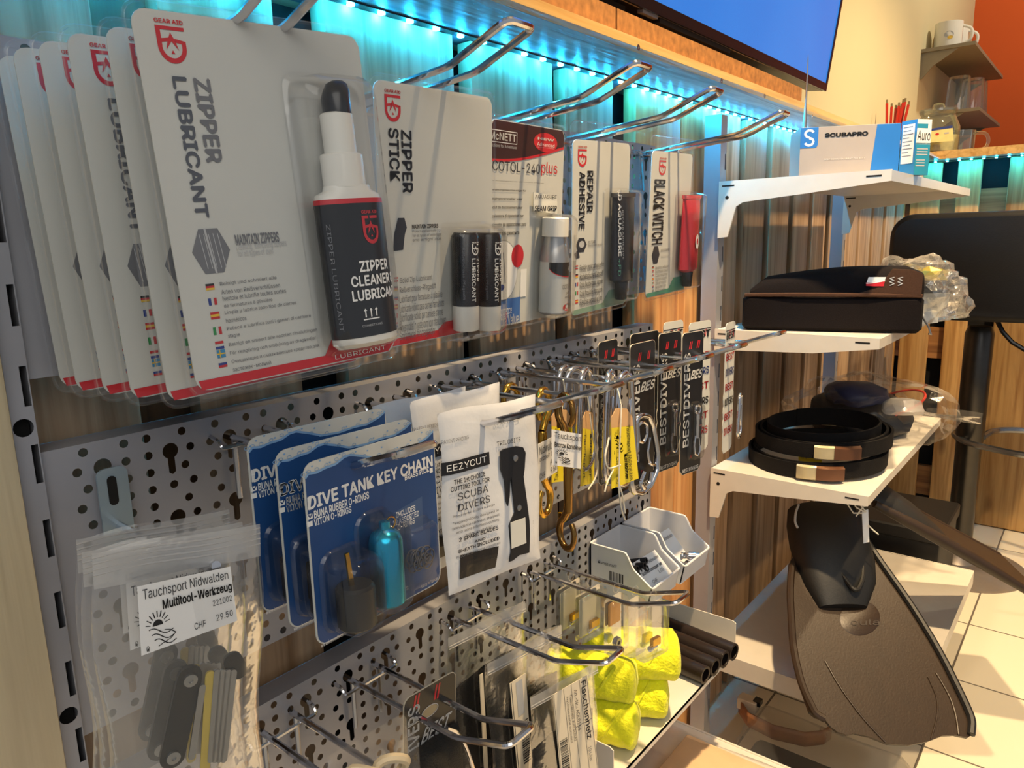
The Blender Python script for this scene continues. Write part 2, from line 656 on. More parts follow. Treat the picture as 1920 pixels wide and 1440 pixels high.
class Print:
    """ink on a face: lettering and flat marks, one mesh with one material slot per ink"""

    def __init__(self, z=0.0012, warp=None):
        self.bm = bmesh.new()
        self.z = z
        self.mats = []
        self.warp = warp

    def mi(self, m):
        if m not in self.mats:
            self.mats.append(m)
        return self.mats.index(m)

    def p(self, x, y, dz=0.0):
        if self.warp:
            return Vector(self.warp(x, y, dz))
        return Vector((x, y, self.z + dz))

    def poly(self, pts, m, dz=0.0):
        try:
            f = self.bm.faces.new([self.bm.verts.new(self.p(x, y, dz)) for x, y in pts])
            f.material_index = self.mi(m)
        except ValueError:
            pass
        return self

    def rect(self, x0, y0, x1, y1, m, dz=0.0):
        return self.poly([(x0, y0), (x1, y0), (x1, y1), (x0, y1)], m, dz)

    def ring(self, cx, cy, rx, ry, t, m, a0=0, a1=360, n=20, dz=0.0):
        for i in range(n):
            a, b = math.radians(a0 + (a1 - a0) * i / n), math.radians(a0 + (a1 - a0) * (i + 1) / n)
            self.poly([(cx + rx * math.cos(a), cy + ry * math.sin(a)), (cx + rx * math.cos(b), cy + ry * math.sin(b)),
                       (cx + (rx - t) * math.cos(b), cy + (ry - t) * math.sin(b)), (cx + (rx - t) * math.cos(a), cy + (ry - t) * math.sin(a))], m, dz)
        return self

    def disc(self, cx, cy, rx, ry, m, dz=0.0, n=20, a0=0, a1=360):
        return self.poly([(cx + rx * math.cos(math.radians(a0 + (a1 - a0) * i / n)), cy + ry * math.sin(math.radians(a0 + (a1 - a0) * i / n))) for i in range(n + (0 if a1 - a0 == 360 else 1))], m, dz)

    def line(self, pts, t, m, dz=0.0):
        for (x0, y0), (x1, y1) in zip(pts, pts[1:]):
            d = math.hypot(x1 - x0, y1 - y0) or 1
            nx, ny = -(y1 - y0) / d * t / 2, (x1 - x0) / d * t / 2
            self.poly([(x0 + nx, y0 + ny), (x1 + nx, y1 + ny), (x1 - nx, y1 - ny), (x0 - nx, y0 - ny)], m, dz)
        return self

    def text(self, s, x0, y0, x1, y1, m, rot=0, bold=0.0, dz=0.0003, space=1.0, shear=0.0):
        """set s so that its ink fills the rectangle; rot -90 reads downwards, 90 upwards"""
        vs, fs = glyphs(s, bold, space)
        if not vs:
            return self
        a, b = min(v[0] for v in vs), max(v[0] for v in vs)
        c, d = min(v[1] for v in vs), max(v[1] for v in vs)
        k = self.mi(m)
        nv = []
        for x, y in vs:
            s_, t_ = (x - a) / (b - a or 1), (y - c) / (d - c or 1)
            s_ += shear * (t_ - 0.5)
            if rot == -90:
                s_, t_ = t_, 1 - s_
            elif rot == 90:
                s_, t_ = 1 - t_, s_
            nv.append(self.bm.verts.new(self.p(x0 + (x1 - x0) * s_, y0 + (y1 - y0) * t_, dz)))
        for f in fs:
            try:
                q = self.bm.faces.new([nv[i] for i in f])
                q.material_index = k
            except ValueError:
                pass
        return self

    def textc(self, s, c, l, r, h, m, w=0.0, **k):
        """one line on card c, given the middle of its left and right ends in the photo and its letter height"""
        (x0, y0), (x1, y1) = c.uv(*l, w), c.uv(*r, w)
        y = (y0 + y1) / 2
        return self.text(s, x0, y - h / 2, x1, y + h / 2, m, **k)

    def build(self, name, parent):
        me = bpy.data.meshes.new(name)
        self.bm.to_mesh(me)
        self.bm.free()
        for m in self.mats:
            me.materials.append(m)
        o = bpy.data.objects.new(name, me)
        COL.objects.link(o)
        o.parent = parent
        return o


# ================================================================== THE SETTING
PALLET = wood('pallet_wood', '#946f4a', '#cba883', 'Z', 0.65)
PINE = wood('pine_wood', '#a8753c', '#d9ab6b', 'Z', 0.55)
BATTEN = wood('batten_wood', '#7a4f2c', '#b98550', 'X', 0.6)
EDGE = wood('pine_edge', '#b98a48', '#dfb878', 'Y', 0.45, knots=False, vary=0.1)
POSTW = wood('pale_beam_wood', '#b5a588', '#cfc1a2', 'Z', 0.5, vary=0.05)
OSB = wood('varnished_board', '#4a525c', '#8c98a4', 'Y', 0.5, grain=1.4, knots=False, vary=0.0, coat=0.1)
CHIP = plain('chipboard', '#a8733c', 0.6, var=0.45, scale=90)
CREAM = plain('cream_wall_paint', '#d2c7a0', 0.85, var=0.04, scale=3, bump=0.06, bscale=160)
ORANGE = plain('orange_wall_paint', '#c4541c', 0.85, var=0.06, scale=3, bump=0.06, bscale=160)
CEIL = plain('ceiling_paint', '#e4e0d6', 0.9, var=0.03, scale=3)
FLOORM = tiles('floor_tile', '#e0d6c0', '#6a6258', 0.3, 0.355, 1.93)
FZ = -0.03

struct(MB().box((-0.12, -2.2, FZ - 0.05), (3.4, 4.1, FZ)).build('floor', FLOORM))
struct(MB().box((-0.12, -2.2, 2.66), (3.4, 4.1, 2.7)).build('ceiling', CEIL))
struct(MB().box((-0.12, -0.9, 1.226), (-0.07, 4.04, 2.66)).build('wall_left', CREAM))
struct(MB().box((-0.12, 4.04, FZ), (3.4, 4.1, 2.66)).build('wall_back', ORANGE))

# boarded lower half of the left wall: upright pallet boards over a dark void
P = MB()
spans = [(-0.42, -0.30), (-0.27, -0.16), (-0.15, 0.049), (0.0996, 0.204), (0.258, 0.4325), (0.4625, 0.622),
         (0.652, 0.7755), (1.158, 1.25), (1.285, 1.40), (1.43, 1.55), (1.585, 1.70), (1.73, 1.84),
         (1.87, 1.99), (2.02, 2.14), (2.17, 2.30), (2.33, 2.45), (2.48, 2.60), (2.62, 2.72)]
for i, (a, b) in enumerate(spans):
    t = random.uniform(-0.002, 0.002)
    P.box((-0.062, a, FZ + 0.01), (-0.04 + t, b, 1.225), bev=0.002)
struct(P.build('wall_planks', PALLET))
P = MB()
for a, b in ((0.838, 0.990), (0.992, 1.155)):
    P.box((-0.062, a, FZ + 0.01), (-0.039, b, 1.225), bev=0.002)
struct(P.build('wall_pine_planks', wood('orange_pine_wood', '#b06a34', '#dba468', 'Z', 0.55, vary=0.1)))
B = MB()
for a, b in ((0.045, 0.104), (0.622, 0.655)):
    B.box((-0.085, a, FZ + 0.01), (-0.064, b, 1.22))
struct(B.build('wall_planks_recessed', wood('dark_pallet_wood', '#4a3524', '#7a5a3c', 'Z', 0.7)))
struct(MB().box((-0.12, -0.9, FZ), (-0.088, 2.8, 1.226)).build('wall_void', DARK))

# top ledge with its pine edge, and the second board on it
edge_top = atX(1316, 118, 0.08).z
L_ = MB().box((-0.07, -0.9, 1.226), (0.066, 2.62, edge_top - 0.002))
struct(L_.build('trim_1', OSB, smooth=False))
e = struct(MB().box((0.066, -0.9, 1.226), (0.08, 2.62, edge_top), bev=0.0).build('trim_2', EDGE, smooth=False))
for i, (x, y) in enumerate(((1197, 89), (1353, 152), (1434, 180), (1523, 218))):
    q = atX(x, y, 0.0805)
    s = MB().lathe([(0.0036, 0), (0.0036, 0.0008), (0.0012, 0.0008), (0.001, 0.0002)], (0.080, q.y, q.z), axis='x', n=12)
    s.build('screw', STEEL, e)
c = MB().box((-0.07, -0.9, edge_top), (0.068, 0.60, edge_top + 0.030)).box((-0.07, 0.604, edge_top), (0.068, 1.27, edge_top + 0.030))
struct(c.build('trim_3', CHIP, smooth=False))

# bar counter across the end of the wall
struct(MB().box((-0.07, 2.62, 1.2265), (2.3, 3.15, 1.252)).build('trim_4', EDGE, smooth=False))
P = MB()
x = -0.06
for a, b in ((-0.075, -0.035), (-0.02, 0.071), (0.1176, 0.187), (0.262, 0.42), (0.452, 0.58), (0.61, 0.74), (0.77, 0.9), (0.93, 1.06), (1.1, 1.22)):
    P.box((a, 2.72, FZ + 0.004), (b, 2.742, 1.224), bev=0.006)
struct(P.build('wall_counter_planks', PINE))
P = MB()
for z in (0.04, 0.55, 1.02):
    P.box((-0.06, 2.744, z), (2.2, 2.764, z + 0.11))
struct(P.build('wall_counter_battens', BATTEN))
struct(MB().box((-0.07, 2.77, FZ), (2.2, 2.80, 1.226)).build('wall_counter_void', DARK))
# pale wooden beam closing the display at the left, nearest the camera
struct(MB().box((-0.02, -0.40, FZ), (0.012, -0.0545, 1.2255), bev=0.003).build('trim_5', POSTW))

# ------------------------------------------------------------------ light strips
LEDM, nt, N, L, b = nm('led_emitter')
b.inputs['Base Color'].default_value = (0.6, 0.95, 1, 1)
b.inputs['Emission Color'].default_value = (0.014, 0.5, 1.0, 1)
b.inputs['Emission Strength'].default_value = 850
TAPE = plain('led_tape', '#20242a', 0.4, var=0.5, scale=300)


def led_strip(label, pts, horizontal):
    root = thing('led_strip', label, 'light strip', pts[0], group='blue light strips')
    o = Vector(pts[0])
    a, z = Vector(pts[-1]) - o, 0.0
    t = MB()
    if horizontal:
        t.box((-0.005, -0.02, 0.0008), (0.005, a.y + 0.02, 0.0022))
    else:
        t.box((-0.02, -0.005, 0.0008), (a.x + 0.02, 0.005, 0.0022))
    t.build('tape', TAPE, root, smooth=False)
    proto = None
    for p in pts:
        q = Vector(p) - o
        if proto is None:
            proto = MB().box((-0.0026, -0.0026, -0.0012), (0.0026, 0.0026, 0.0007)).build('led', LEDM, root, smooth=False)
            d = proto
        else:
            d = proto.copy()
            COL.objects.link(d)
            d.parent = root
        d.location = q
    return root


led_strip('long blue light strip under the ledge of the plank wall', [(-0.033, -0.06 + 0.0383 * i, 1.2235) for i in range(45)], True)
led_strip('blue light strip under the far bar counter', [(0.02 + 0.0345 * i, 2.69, 1.2235) for i in range(26)], False)

# ------------------------------------------------------------------ television
TVX = 0.060
tvM = frame((TVX, 0.60, 1.283), 0, math.radians(7.5), 0)
tv = thing('television', 'large flat television with a plain blue screen standing above the ledge', 'television', mat=tvM)
TVP = plain('tv_plastic', '#1c140e', 0.32, var=0.1)
MB().box((-0.48, 0.0, -0.035), (0.832, 0.74, -0.001), bev=0.004).build('housing', TVP, tv)
m = MB()
m.box((-0.48, 0, 0), (0.832, 0.014, 0.004)).box((-0.48, 0.73, 0), (0.832, 0.74, 0.004)).box((-0.48, 0.014, 0), (-0.472, 0.73, 0.004)).box((0.825, 0.014, 0), (0.832, 0.73, 0.004))
m.build('bezel', BLACKPL, tv, smooth=False)
SCR, nt, N, L, b = nm('tv_screen')
tc = N.new('ShaderNodeTexCoord')
no = N.new('ShaderNodeTexNoise')
no.inputs['Scale'].default_value = 2.5
L.new(tc.outputs['Object'], no.inputs['Vector'])
r = N.new('ShaderNodeValToRGB')
r.color_ramp.elements[0].color = lin('#0f62bb')
r.color_ramp.elements[1].color = lin('#2f86d8')
L.new(no.outputs['Fac'], r.inputs['Fac'])
L.new(r.outputs['Color'], b.inputs['Emission Color'])
b.inputs['Emission Strength'].default_value = 1.15
b.inputs['Base Color'].default_value = (0.01, 0.01, 0.02, 1)
b.inputs['Roughness'].default_value = 0.25
MB().box((-0.472, 0.014, 0), (0.825, 0.73, 0.002)).build('screen', SCR, tv, smooth=False)
m = MB().box((0.13, -0.006, -0.012), (0.36, 0.0, -0.002)).box((-0.25, -0.006, -0.03), (0.06, 0.0, -0.014))
m.build('vent_slot', DARK, tv, smooth=False)
MB().box((0.08, -0.004, -0.008), (0.12, 0.0, 0.0)).build('sensor_window', GREY, tv, smooth=False)
MB().box((-0.1, 0.2, -0.09), (0.4, 0.5, -0.035)).build('wall_mount', BLACKPL, tv, smooth=False)

# ------------------------------------------------------------------ perforated panels
RP, CP = 0.0136, 0.01665


def circ(y, z, r, n=10):
    return [(y + r * math.cos(2 * PI * i / n), z + r * math.sin(2 * PI * i / n)) for i in range(n)]


def keyhole(y, z, r=0.0062, w=0.0027, d=0.019):
    a = math.asin(w / r)
    pts = [(y + r * math.sin(t), z - r * math.cos(t)) for t in [a + (2 * PI - 2 * a) * i / 16 for i in range(17)]]
    return pts + [(y - w, z - d + 0.002), (y, z - d), (y + w, z - d + 0.002)]


def panel(label, y0, y1, top, rows):
    h = []
    for k in range(rows):
        z = top - 0.0063 - RP * k
        j0, j1 = int(math.floor(y0 / 0.1)), int(math.ceil(y1 / 0.1))
        for j in range(j0, j1 + 1):
            b0 = 0.1 * j
            alt = 0.0 if k % 2 == 0 else 1.0
            ys = [b0 + 0.0165, b0 + 0.033, b0 + 0.0606 + 0.0055 * alt, b0 + 0.0884 - 0.0055 * alt]
            for yk in (b0, b0 + 0.05):
                if k % 4 == 1 and k < rows - 1:
                    if y0 + 0.009 < yk < y1 - 0.009:
                        h.append(keyhole(yk, z))
                elif k % 4 == 3 and y0 + 0.006 < yk < y1 - 0.006:
                    h.append(circ(yk, z, 0.0033))
            for y in ys:
                if y0 + 0.006 < y < y1 - 0.006:
                    h.append(circ(y, z, 0.0033))
    bot = top - RP * rows
    m = MB()
    m.holed(y0, y1, bot, top, h, lambda u, v: (0.0, u, v))
    for z in (top, bot):
        m.flat([(0, y0, z), (0, y1, z), (-0.026, y1, z), (-0.026, y0, z)])
    for y in (y0, y1):
        m.flat([(0, y, bot), (0, y, top), (-0.026, y, top), (-0.026, y, bot)])
    bmesh.ops.remove_doubles(m.bm, verts=m.bm.verts, dist=1e-6)
    o = m.build('perforated_panel', PANELM, smooth=False)
    return tag(o, label, 'pegboard panel', 'perforated metal panels on the plank wall')


PY0, PY1 = -0.0390, 0.828
panel('grey perforated metal panel behind the tall white blister cards', PY0, PY1, 1.134, 16)
panel('grey perforated metal panel holding the blue key-chain cards and the clips', PY0, PY1, 0.8655, 16)
panel('grey perforated metal panel holding the bagged nets and the white bins', PY0, PY1, 0.5945, 16)

# ------------------------------------------------------------------ slotted uprights


def upright(label, y0, y1, xf, slot_y, tops, rounds, sw=0.0042, sh=0.027):
    h = [[(slot_y - sw / 2, t - sh), (slot_y + sw / 2, t - sh), (slot_y + sw / 2, t), (slot_y - sw / 2, t)] for t in tops]
    h += [circ((y0 + y1) / 2, z, 0.0062, 14) for z in rounds]
    root = thing('slotted_upright', label, 'upright rail', (xf, y0, FZ), group='slotted metal uprights')
    m = MB()
    f = lambda u, v: (0.0, u - y0, v - FZ)
    m.holed(y0, y1, FZ, 1.205, h, f)
    w = y1 - y0
    m.flat([(0, 0, 0), (0, 0, 1.205 - FZ), (-0.03, 0, 1.205 - FZ), (-0.03, 0, 0)])
    m.flat([(0, w, 0), (0, w, 1.205 - FZ), (-0.03, w, 1.205 - FZ), (-0.03, w, 0)])
    m.build('rail', PANELM, root, smooth=False, norm=False)
    MB().box((-0.028, 0.002, 0.0), (-0.008, w - 0.002, 1.2 - FZ)).build('hollow_core', DARK, root, smooth=False)
    return root


upright('grey slotted upright at the left end of the perforated panels', -0.0545, -0.0392, 0.0045, -0.0421,
        [0.98 - 0.0535 * i for i in range(-4, 18)], [0.8855, 0.672, 1.099])
upright('grey slotted upright between the perforated panels and the shelves', 1.0575, 1.083, 0.004, 1.079,
        [1.14 - 0.0535 * i for i in range(21)], [])
upright('grey slotted upright at the far end of the shelves', 1.835, 1.86, 0.004, 1.856, [1.14 - 0.0535 * i for i in range(21)], [])

# ------------------------------------------------------------------ shelves


def shelf(label, y0, y1, zt, xf, bracket, x0=0.006, lip=0.016):
    root = thing('metal_shelf', label, 'shelf', (0, y0, zt), group='cream metal shelves')
    d = MB()
    d.box((x0, 0.004, -0.002), (xf, y1 - y0 - 0.004, 0.0)).box((xf - 0.002, 0.004, -lip), (xf, y1 - y0 - 0.004, -0.002))
    d.build('deck', SHELFM, root, smooth=False)
    if bracket:
        for y in (0.0, y1 - y0 - 0.004):
            b = MB()
            b.prism([(x0, 0.001), (xf, 0.001), (xf, -lip)] + bracket + [(x0, -0.02)], y, y + 0.004, axis='y')
            bo = b.build('bracket', SHELFM, root, smooth=False)
            s = MB()
            for xa in (0.012, xf - 0.036):
                s.prism([(xa, -0.0085), (xa + 0.022, -0.0085), (xa + 0.022, -0.006), (xa, -0.006)], y - 0.0004, y + 0.0044, axis='y')
            s.prism([(0.0215 + 0.0032 * math.cos(2 * PI * i / 12), -0.027 + 0.0032 * math.sin(2 * PI * i / 12)) for i in range(12)], y - 0.0004, y + 0.0044, axis='y')
            s.build('slot', DARK, bo, smooth=False)
    return root


TALL = [(0.15, -0.028), (0.05, -0.036), (0.038, -0.043), (0.024, -0.094), (0.006, -0.096)]
SLIM = [(0.18, -0.030), (0.03, -0.036), (0.006, -0.045)]
shelf('topmost shelf carrying the long blue and grey box', 1.05, 1.82, 1.0905, 0.281, TALL)
shelf('second shelf from the top carrying the black padded bag', 1.05, 1.80, 0.832, 0.281, SLIM)
shelf('third shelf from the top carrying the coiled black belts', 1.05, 1.70, 0.5695, 0.281, TALL)
shelf('deep bottom shelf under the rubber fins', 1.05, 1.745, 0.197, 0.372, [(0.30, -0.036), (0.02, -0.036)], lip=0.034)
shelf('low base shelf at the bottom of the perforated panels, under the yellow nets', -0.03, 0.835, 0.182, 0.372, [(0.30, -0.036), (0.02, -0.036)], lip=0.034)


# ================================================================== WIRE HOOKS
def make_hook(label, y, z, s=0.0333, tilt=0.0, length=0.15, rise=0.02, yawd=0.0):
    root = thing('wire_hook', label, 'display hook', (0, y, z), group='double wire display hooks')
    root.rotation_euler = (0, -tilt, yawd)
    r = 0.0029
    path = [(-0.010, 0, 0), (length, 0, 0), (length + 0.06, 0, rise), (length + 0.06, s, rise), (length, s, 0), (-0.010, s, 0)]
    MB().tube(fillet(path, 0.007, 5), r, 8).build('prong', CHROME, root)
    c = [(-0.008, -0.0165, 0.004), (0.012, -0.0165, 0.002), (0.016, -0.0165, -0.004), (0.016, s + 0.0165, -0.004), (0.012, s + 0.0165, 0.002), (-0.008, s + 0.0165, 0.004)]
    MB().tube(fillet(c, 0.004, 3), 0.0019, 6).build('cross_bar', CHROME, root)
    for yy in (0.0, s):
        MB().tube([(0.007, yy, -0.002), (0.007, yy, -0.052)], 0.0023, 6).build('anchor_pin', CHROME, root)
    return root


T1 = 0.085
for y, l in ((0.0500, 'chrome wire hook holding the row of large white cards with black pump bottles'),
             (0.2235, 'chrome wire hook holding the white card with two black sticks'),
             (0.4020, 'chrome wire hook holding the brown topped card with a silver bottle'),
             (0.5620, 'chrome wire hook holding the white card with a black tube'),
             (0.7720, 'chrome wire hook holding the white card with a red tube')):
    make_hook(l, y, 1.1175, 0.030, T1, rise=0.017)
for y, l in ((0.100, 'chrome wire hook through the three blue key chain cards'),
             (0.250, 'chrome wire hook through the white cutting tool pouches'),
             (0.350, 'chrome wire hook carrying the brass and bronze snap clips'),
             (0.450, 'chrome wire hook carrying the silver clips with yellow tags'),
             (0.550, 'chrome wire hook with the large steel snap hook on a black card'),
             (0.650, 'chrome wire hook with the two narrow black cards nearest the wooden boards'),
             (0.790, 'farthest chrome wire hook of the middle row, carrying a narrow white card')):
    make_hook(l, y, 0.8458)
for y, l in ((0.100, 'chrome wire hook at the lower left carrying the clear box of beige parts'),
             (0.200, 'chrome wire hook carrying the black card with the mesh bag'),
             (0.350, 'chrome wire hook through the three bagged black nets'),
             (0.500, 'chrome wire hook carrying the small clear cases')):
    make_hook(l, y, 0.5715)

# single flat-plate peg with the tool bags
pl = thing('plate_hook', 'pale flat metal plate hook with a single prong, holding the tool bags', 'display hook', (0, 0.0, 0.80))
m = MB()
m.prism(rr_pts(0.0215, 0.062, 0.006, 4, 0.0035, 0.014), 0.0035, 0.0055, axis='x')
m.build('plate', plain('zinc_plate', '#a9bcc8', 0.35, 0.6, var=0.06), pl)
MB().prism(rr_pts(0.0065, 0.022, 0.003, 3, 0.0025, 0.028), 0.0056, 0.0060, axis='x').build('slot', DARK, pl, smooth=False)
MB().tube(fillet([(0.0055, 0.004, 0.0), (0.12, 0.004, 0.0), (0.142, 0.004, 0.006)], 0.01, 4), 0.0032, 8).build('prong', CHROME, pl)


# ================================================================== SMALL HELPERS FOR PRINT
def logo(p, x0, y0, x1, y1, ink, bg):
    """the red shield-like emblem with the name over it, filling the given rectangle"""
    w, h = x1 - x0, y1 - y0
    p.text('GEAR AID', x0, y1 - 0.10 * h, x1, y1, ink, bold=0.03)
    X = lambda a: x0 + a * w
    Y = lambda a: y0 + a * h * 0.84
    p.rect(X(0.0), Y(0.90), X(1.0), Y(1.0), ink)
    p.poly([(X(0.0), Y(0.90)), (X(0.16), Y(0.90)), (X(0.16), Y(0.45)), (X(0.0), Y(0.45))], ink)
    out, inn = [], []
    for i in range(17):
        a = math.radians(180 + 180 * i / 16)
        out.append((X(0.5 + 0.5 * math.cos(a)), Y(0.45 + 0.45 * math.sin(a))))
        inn.append((X(0.5 + 0.35 * math.cos(a)), Y(0.45 + 0.31 * math.sin(a))))
    for i in range(16):
        p.poly([out[i], out[i + 1], inn[i + 1], inn[i]], ink)
    p.poly([(X(1.0), Y(0.45)), (X(1.0), Y(0.62)), (X(0.85), Y(0.62)), (X(0.85), Y(0.45))], ink)
    p.poly([(X(0.16), Y(0.66)), (X(0.16), Y(0.56)), (X(0.42), Y(0.60)), (X(0.46), Y(0.70))], ink)
    p.poly([(X(1.0), Y(0.62)), (X(0.60), Y(0.68)), (X(0.66), Y(0.57)), (X(0.85), Y(0.55))], ink)
    p.poly([(X(0.5), Y(0.84)), (X(0.36), Y(0.60)), (X(0.28), Y(0.36)), (X(0.5), Y(0.60)), (X(0.72), Y(0.36)), (X(0.64), Y(0.60))], ink)
    p.poly([(X(0.43), Y(0.26)), (X(0.57), Y(0.26)), (X(0.5), Y(0.36))], ink)


FLAGS = {k: plain('flag_' + k, v, 0.5, var=0.05) for k, v in dict(red='#c02a30', blue='#2a3f8a', yellow='#e0b83a', green='#2a8a4a', black='#222222', sky='#3a88b8').items()}


def flag(p, kind, x0, y0, x1, y1):
    F = FLAGS
    sets = dict(de=('h', 'black', 'red', 'yellow'), fr=('v', 'blue', None, 'red'), es=('h', 'red', 'yellow', 'red'), it=('v', 'green', None, 'red'),
                nl=('h', 'red', None, 'blue'), ru=('h', None, 'blue', 'red'), en=('h', 'red', None, 'red'))
    if kind == 'se':
        p.rect(x0, y0, x1, y1, F['sky'])
        p.rect(x0 + (x1 - x0) * .3, y0, x0 + (x1 - x0) * .42, y1, F['yellow'], 0.0001)
        p.rect(x0, y0 + (y1 - y0) * .42, x1, y0 + (y1 - y0) * .58, F['yellow'], 0.0001)
        return
    d, *cs = sets[kind]
    for i, c in enumerate(cs):
        if c is None:
            continue
        if d == 'h':
            p.rect(x0, y1 - (y1 - y0) * (i + 1) / 3, x1, y1 - (y1 - y0) * i / 3, F[c])
        else:
            p.rect(x0 + (x1 - x0) * i / 3, y0, x0 + (x1 - x0) * (i + 1) / 3, y1, F[c])


def hexa(p, cx, cy, r, m, ry=None):
    p.poly([(cx + r * math.cos(math.radians(a)), cy + (ry or r) * math.sin(math.radians(a))) for a in range(0, 360, 60)], m)


def sunfish(p, x0, y0, x1, y1, ink=None):
    """half sun with rays over three waves and a fish outline; the small crest at its lower left"""
    ink = ink or BLACK
    w, h = x1 - x0, y1 - y0
    X = lambda a: x0 + a * w
    Y = lambda a: y0 + a * h
    p.disc(X(0.42), Y(0.60), 0.17 * w, 0.15 * h, ink, a0=0, a1=180, n=10)
    for i in range(9):
        a = math.radians(10 + 20 * i)
        c, s = math.cos(a), math.sin(a)
        p.line([(X(0.42 + 0.24 * c), Y(0.60 + 0.21 * s)), (X(0.42 + 0.40 * c), Y(0.60 + 0.38 * s))], 0.035 * w, ink)
    for k in range(3):
        b = 0.50 - 0.15 * k
        pts = [(X(0.12 + 0.08 * k + t * 0.80 / 10 * (1 - 0.06 * k)), Y(b + 0.07 * math.sin(t * 0.62 + 0.5) - 0.012 * t)) for t in range(11)]
        p.line(pts, 0.04 * w, ink)
    p.line([(X(0.62), Y(0.44)), (X(0.80), Y(0.40)), (X(0.98), Y(0.28)), (X(0.80), Y(0.16)), (X(0.60), Y(0.12)), (X(0.40), Y(0.06))], 0.035 * w, ink)
    p.ring(X(0.06), Y(0.08), 0.05 * w, 0.08 * h, 0.018 * w, ink, n=10)
    p.disc(X(0.06), Y(0.06), 0.025 * w, 0.035 * h, ink, n=8)


def box2(c, tl, br, w=0.0):
    (a, b), (d, e_) = c.uv(*tl, w), c.uv(*br, w)
    return min(a, d), min(b, e_), max(a, d), max(b, e_)


# ================================================================== TOP ROW: WHITE BLISTER CARDS
def base_card(c, w, h, lip=0.004, tab=0.0, shell=True):
    MB().slab(w, h, 0.008, -0.0006, 0.0004).build('backing_card', WHITE, c.root)
    m = MB()
    hh = h + 2 * lip + tab
    for z in (0.0022, -0.0016):
        pts = rr_pts(w + 2 * lip, hh, 0.010, 4, 0, tab / 2)
        m.flat([(x, y, z) for x, y in pts])
    m.tube([(x, y, 0.0004) for x, y in rr_pts(w + 2 * lip, hh, 0.010, 4, 0, tab / 2)], 0.0011, 5, closed=True)
    m.build('clear_sleeve', SHEET, c.root, norm=False)


def ell(cx, cz, rx, rz, y, n=24):
    return [(cx + rx * math.cos(2 * PI * j / n), y, cz - rz * math.sin(2 * PI * j / n)) for j in range(n)]


def ell_loft(prof, cx, cz, m=None, n=24):
    m = m or MB()
    return m.rings([ell(cx, cz, rx, rz, y, n) for rx, rz, y in prof])


INK2 = plain('reflection_greyed_ink', '#565b66', 0.5, var=0.1)  # dark ink lightened to grey for the reflection lying over the letters
# --- spray-bottle card, the frontmost of its row
c = Card('blister_card', 'large white blister card with black pump bottle, frontmost of its row at the left', 'packaged spray', (0.15, 0.067, 1.0252), 0.113, -0.029, 0.055,
         group='white cards with black pump bottles')
LW, LH = 0.1418, 0.2097
base_card(c, LW, LH)
p = Print(0.0007)
logo(p, *box2(c, (286, 33), (354, 122)), RED, WHITE)
p.text('ZIPPER', *box2(c, (360, 146), (417, 306)), GREY, rot=-90, bold=0.035)
p.text('LUBRICANT', *box2(c, (320, 143), (392, 408)), INK2, rot=-90, bold=0.035)
hx = box2(c, (352, 431), (437, 509))
hexa(p, (hx[0] + hx[2]) / 2, (hx[1] + hx[3]) / 2, (hx[2] - hx[0]) / 2, GREY, (hx[3] - hx[1]) / 1.75)
p.line([((hx[0] + hx[2]) / 2 - 0.002, hx[3]), ((hx[0] + hx[2]) / 2 + 0.001, hx[1])], 0.0012, LGREY, 0.0001)
for k in range(5):
    xx = hx[0] + (hx[2] - hx[0]) * (0.25 + 0.12 * k)
    p.line([(xx, hx[3] - 0.003), (xx + 0.002, hx[1] + 0.003)], 0.0004, LGREY, 0.0001)
p.text('MAINTAIN ZIPPERS', *box2(c, (438, 440), (523, 454)), GREY, bold=0.03)
p.text('Cleaning, lubricating zippers', *box2(c, (440, 456), (537, 464)), LGREY)
p.text('for all types of zips', *box2(c, (443, 470), (512, 478)), LGREY)
TX = [('de', 384, 533, 402, 543, ['Reinigt und schmiert alle', 'Arten von Reißverschlüssen'], 410, 526, 522),
      ('fr', 389, 560, 407, 571, ['Nettoie et lubrifie toutes sortes', 'de fermetures à glissière'], 415, 553, 536),
      ('es', 393, 586, 412, 597, ['Limpia y lubrica todo tipo de cierres', 'herméticos'], 419, 580, 556),
      ('it', 398, 614, 416, 626, ['Pulisce e lubrifica tutti i generi di cerniere', 'stagne'], 423, 610, 584),
      ('nl', 402, 641, 420, 653, ['Reinigt en smeert alle soorten ritssluitingen'], 427, 640, 596),
      ('se', 405, 657, 423, 669, ['För rengöring och smörjning av dragkedjor'], 429, 656, 594),
      ('ru', 408, 677, 426, 687, ['Очищающее и смазывающее средство для', 'застежек-молний'], 432, 672, 600)]
for kind, x0, y0, x1, y1, lines, tx, ty, te in TX:
    flag(p, kind, *box2(c, (x0, y0), (x1, y1)))
    a0, b0 = c.uv(tx, ty)
    a1, _ = c.uv(te, ty)
    for i, s in enumerate(lines):
        ww = (a1 - a0) * (len(s) / max(len(q) for q in lines))
        p.text(s, a0, b0 - 0.0036 - 0.0046 * i, a0 + ww, b0 - 0.0009 - 0.0046 * i, GREY)
y0 = -LH / 2
p.poly([(-LW / 2 + 0.003, y0 + 0.0008), (LW / 2 - 0.006, y0 + 0.0008), (LW / 2 - 0.001, y0 + 0.006), (LW / 2 - 0.001, y0 + 0.016), (LW / 2 - 0.05, y0 + 0.016), (LW / 2 - 0.056, y0 + 0.0065), (-LW / 2 + 0.0015, y0 + 0.0065)], RED, 0.0001)
p.text('LUBRICANT', LW / 2 - 0.049, y0 + 0.0025, LW / 2 - 0.008, y0 + 0.0055, PURE, dz=0.0004)
p.build('printing', c.root)
bx = box2(c, (590, 400), (734, 640), 0.006)
bcx = (bx[0] + bx[2]) / 2 - 0.002
brx, brz = 0.0245, 0.0115
zc = 0.0132
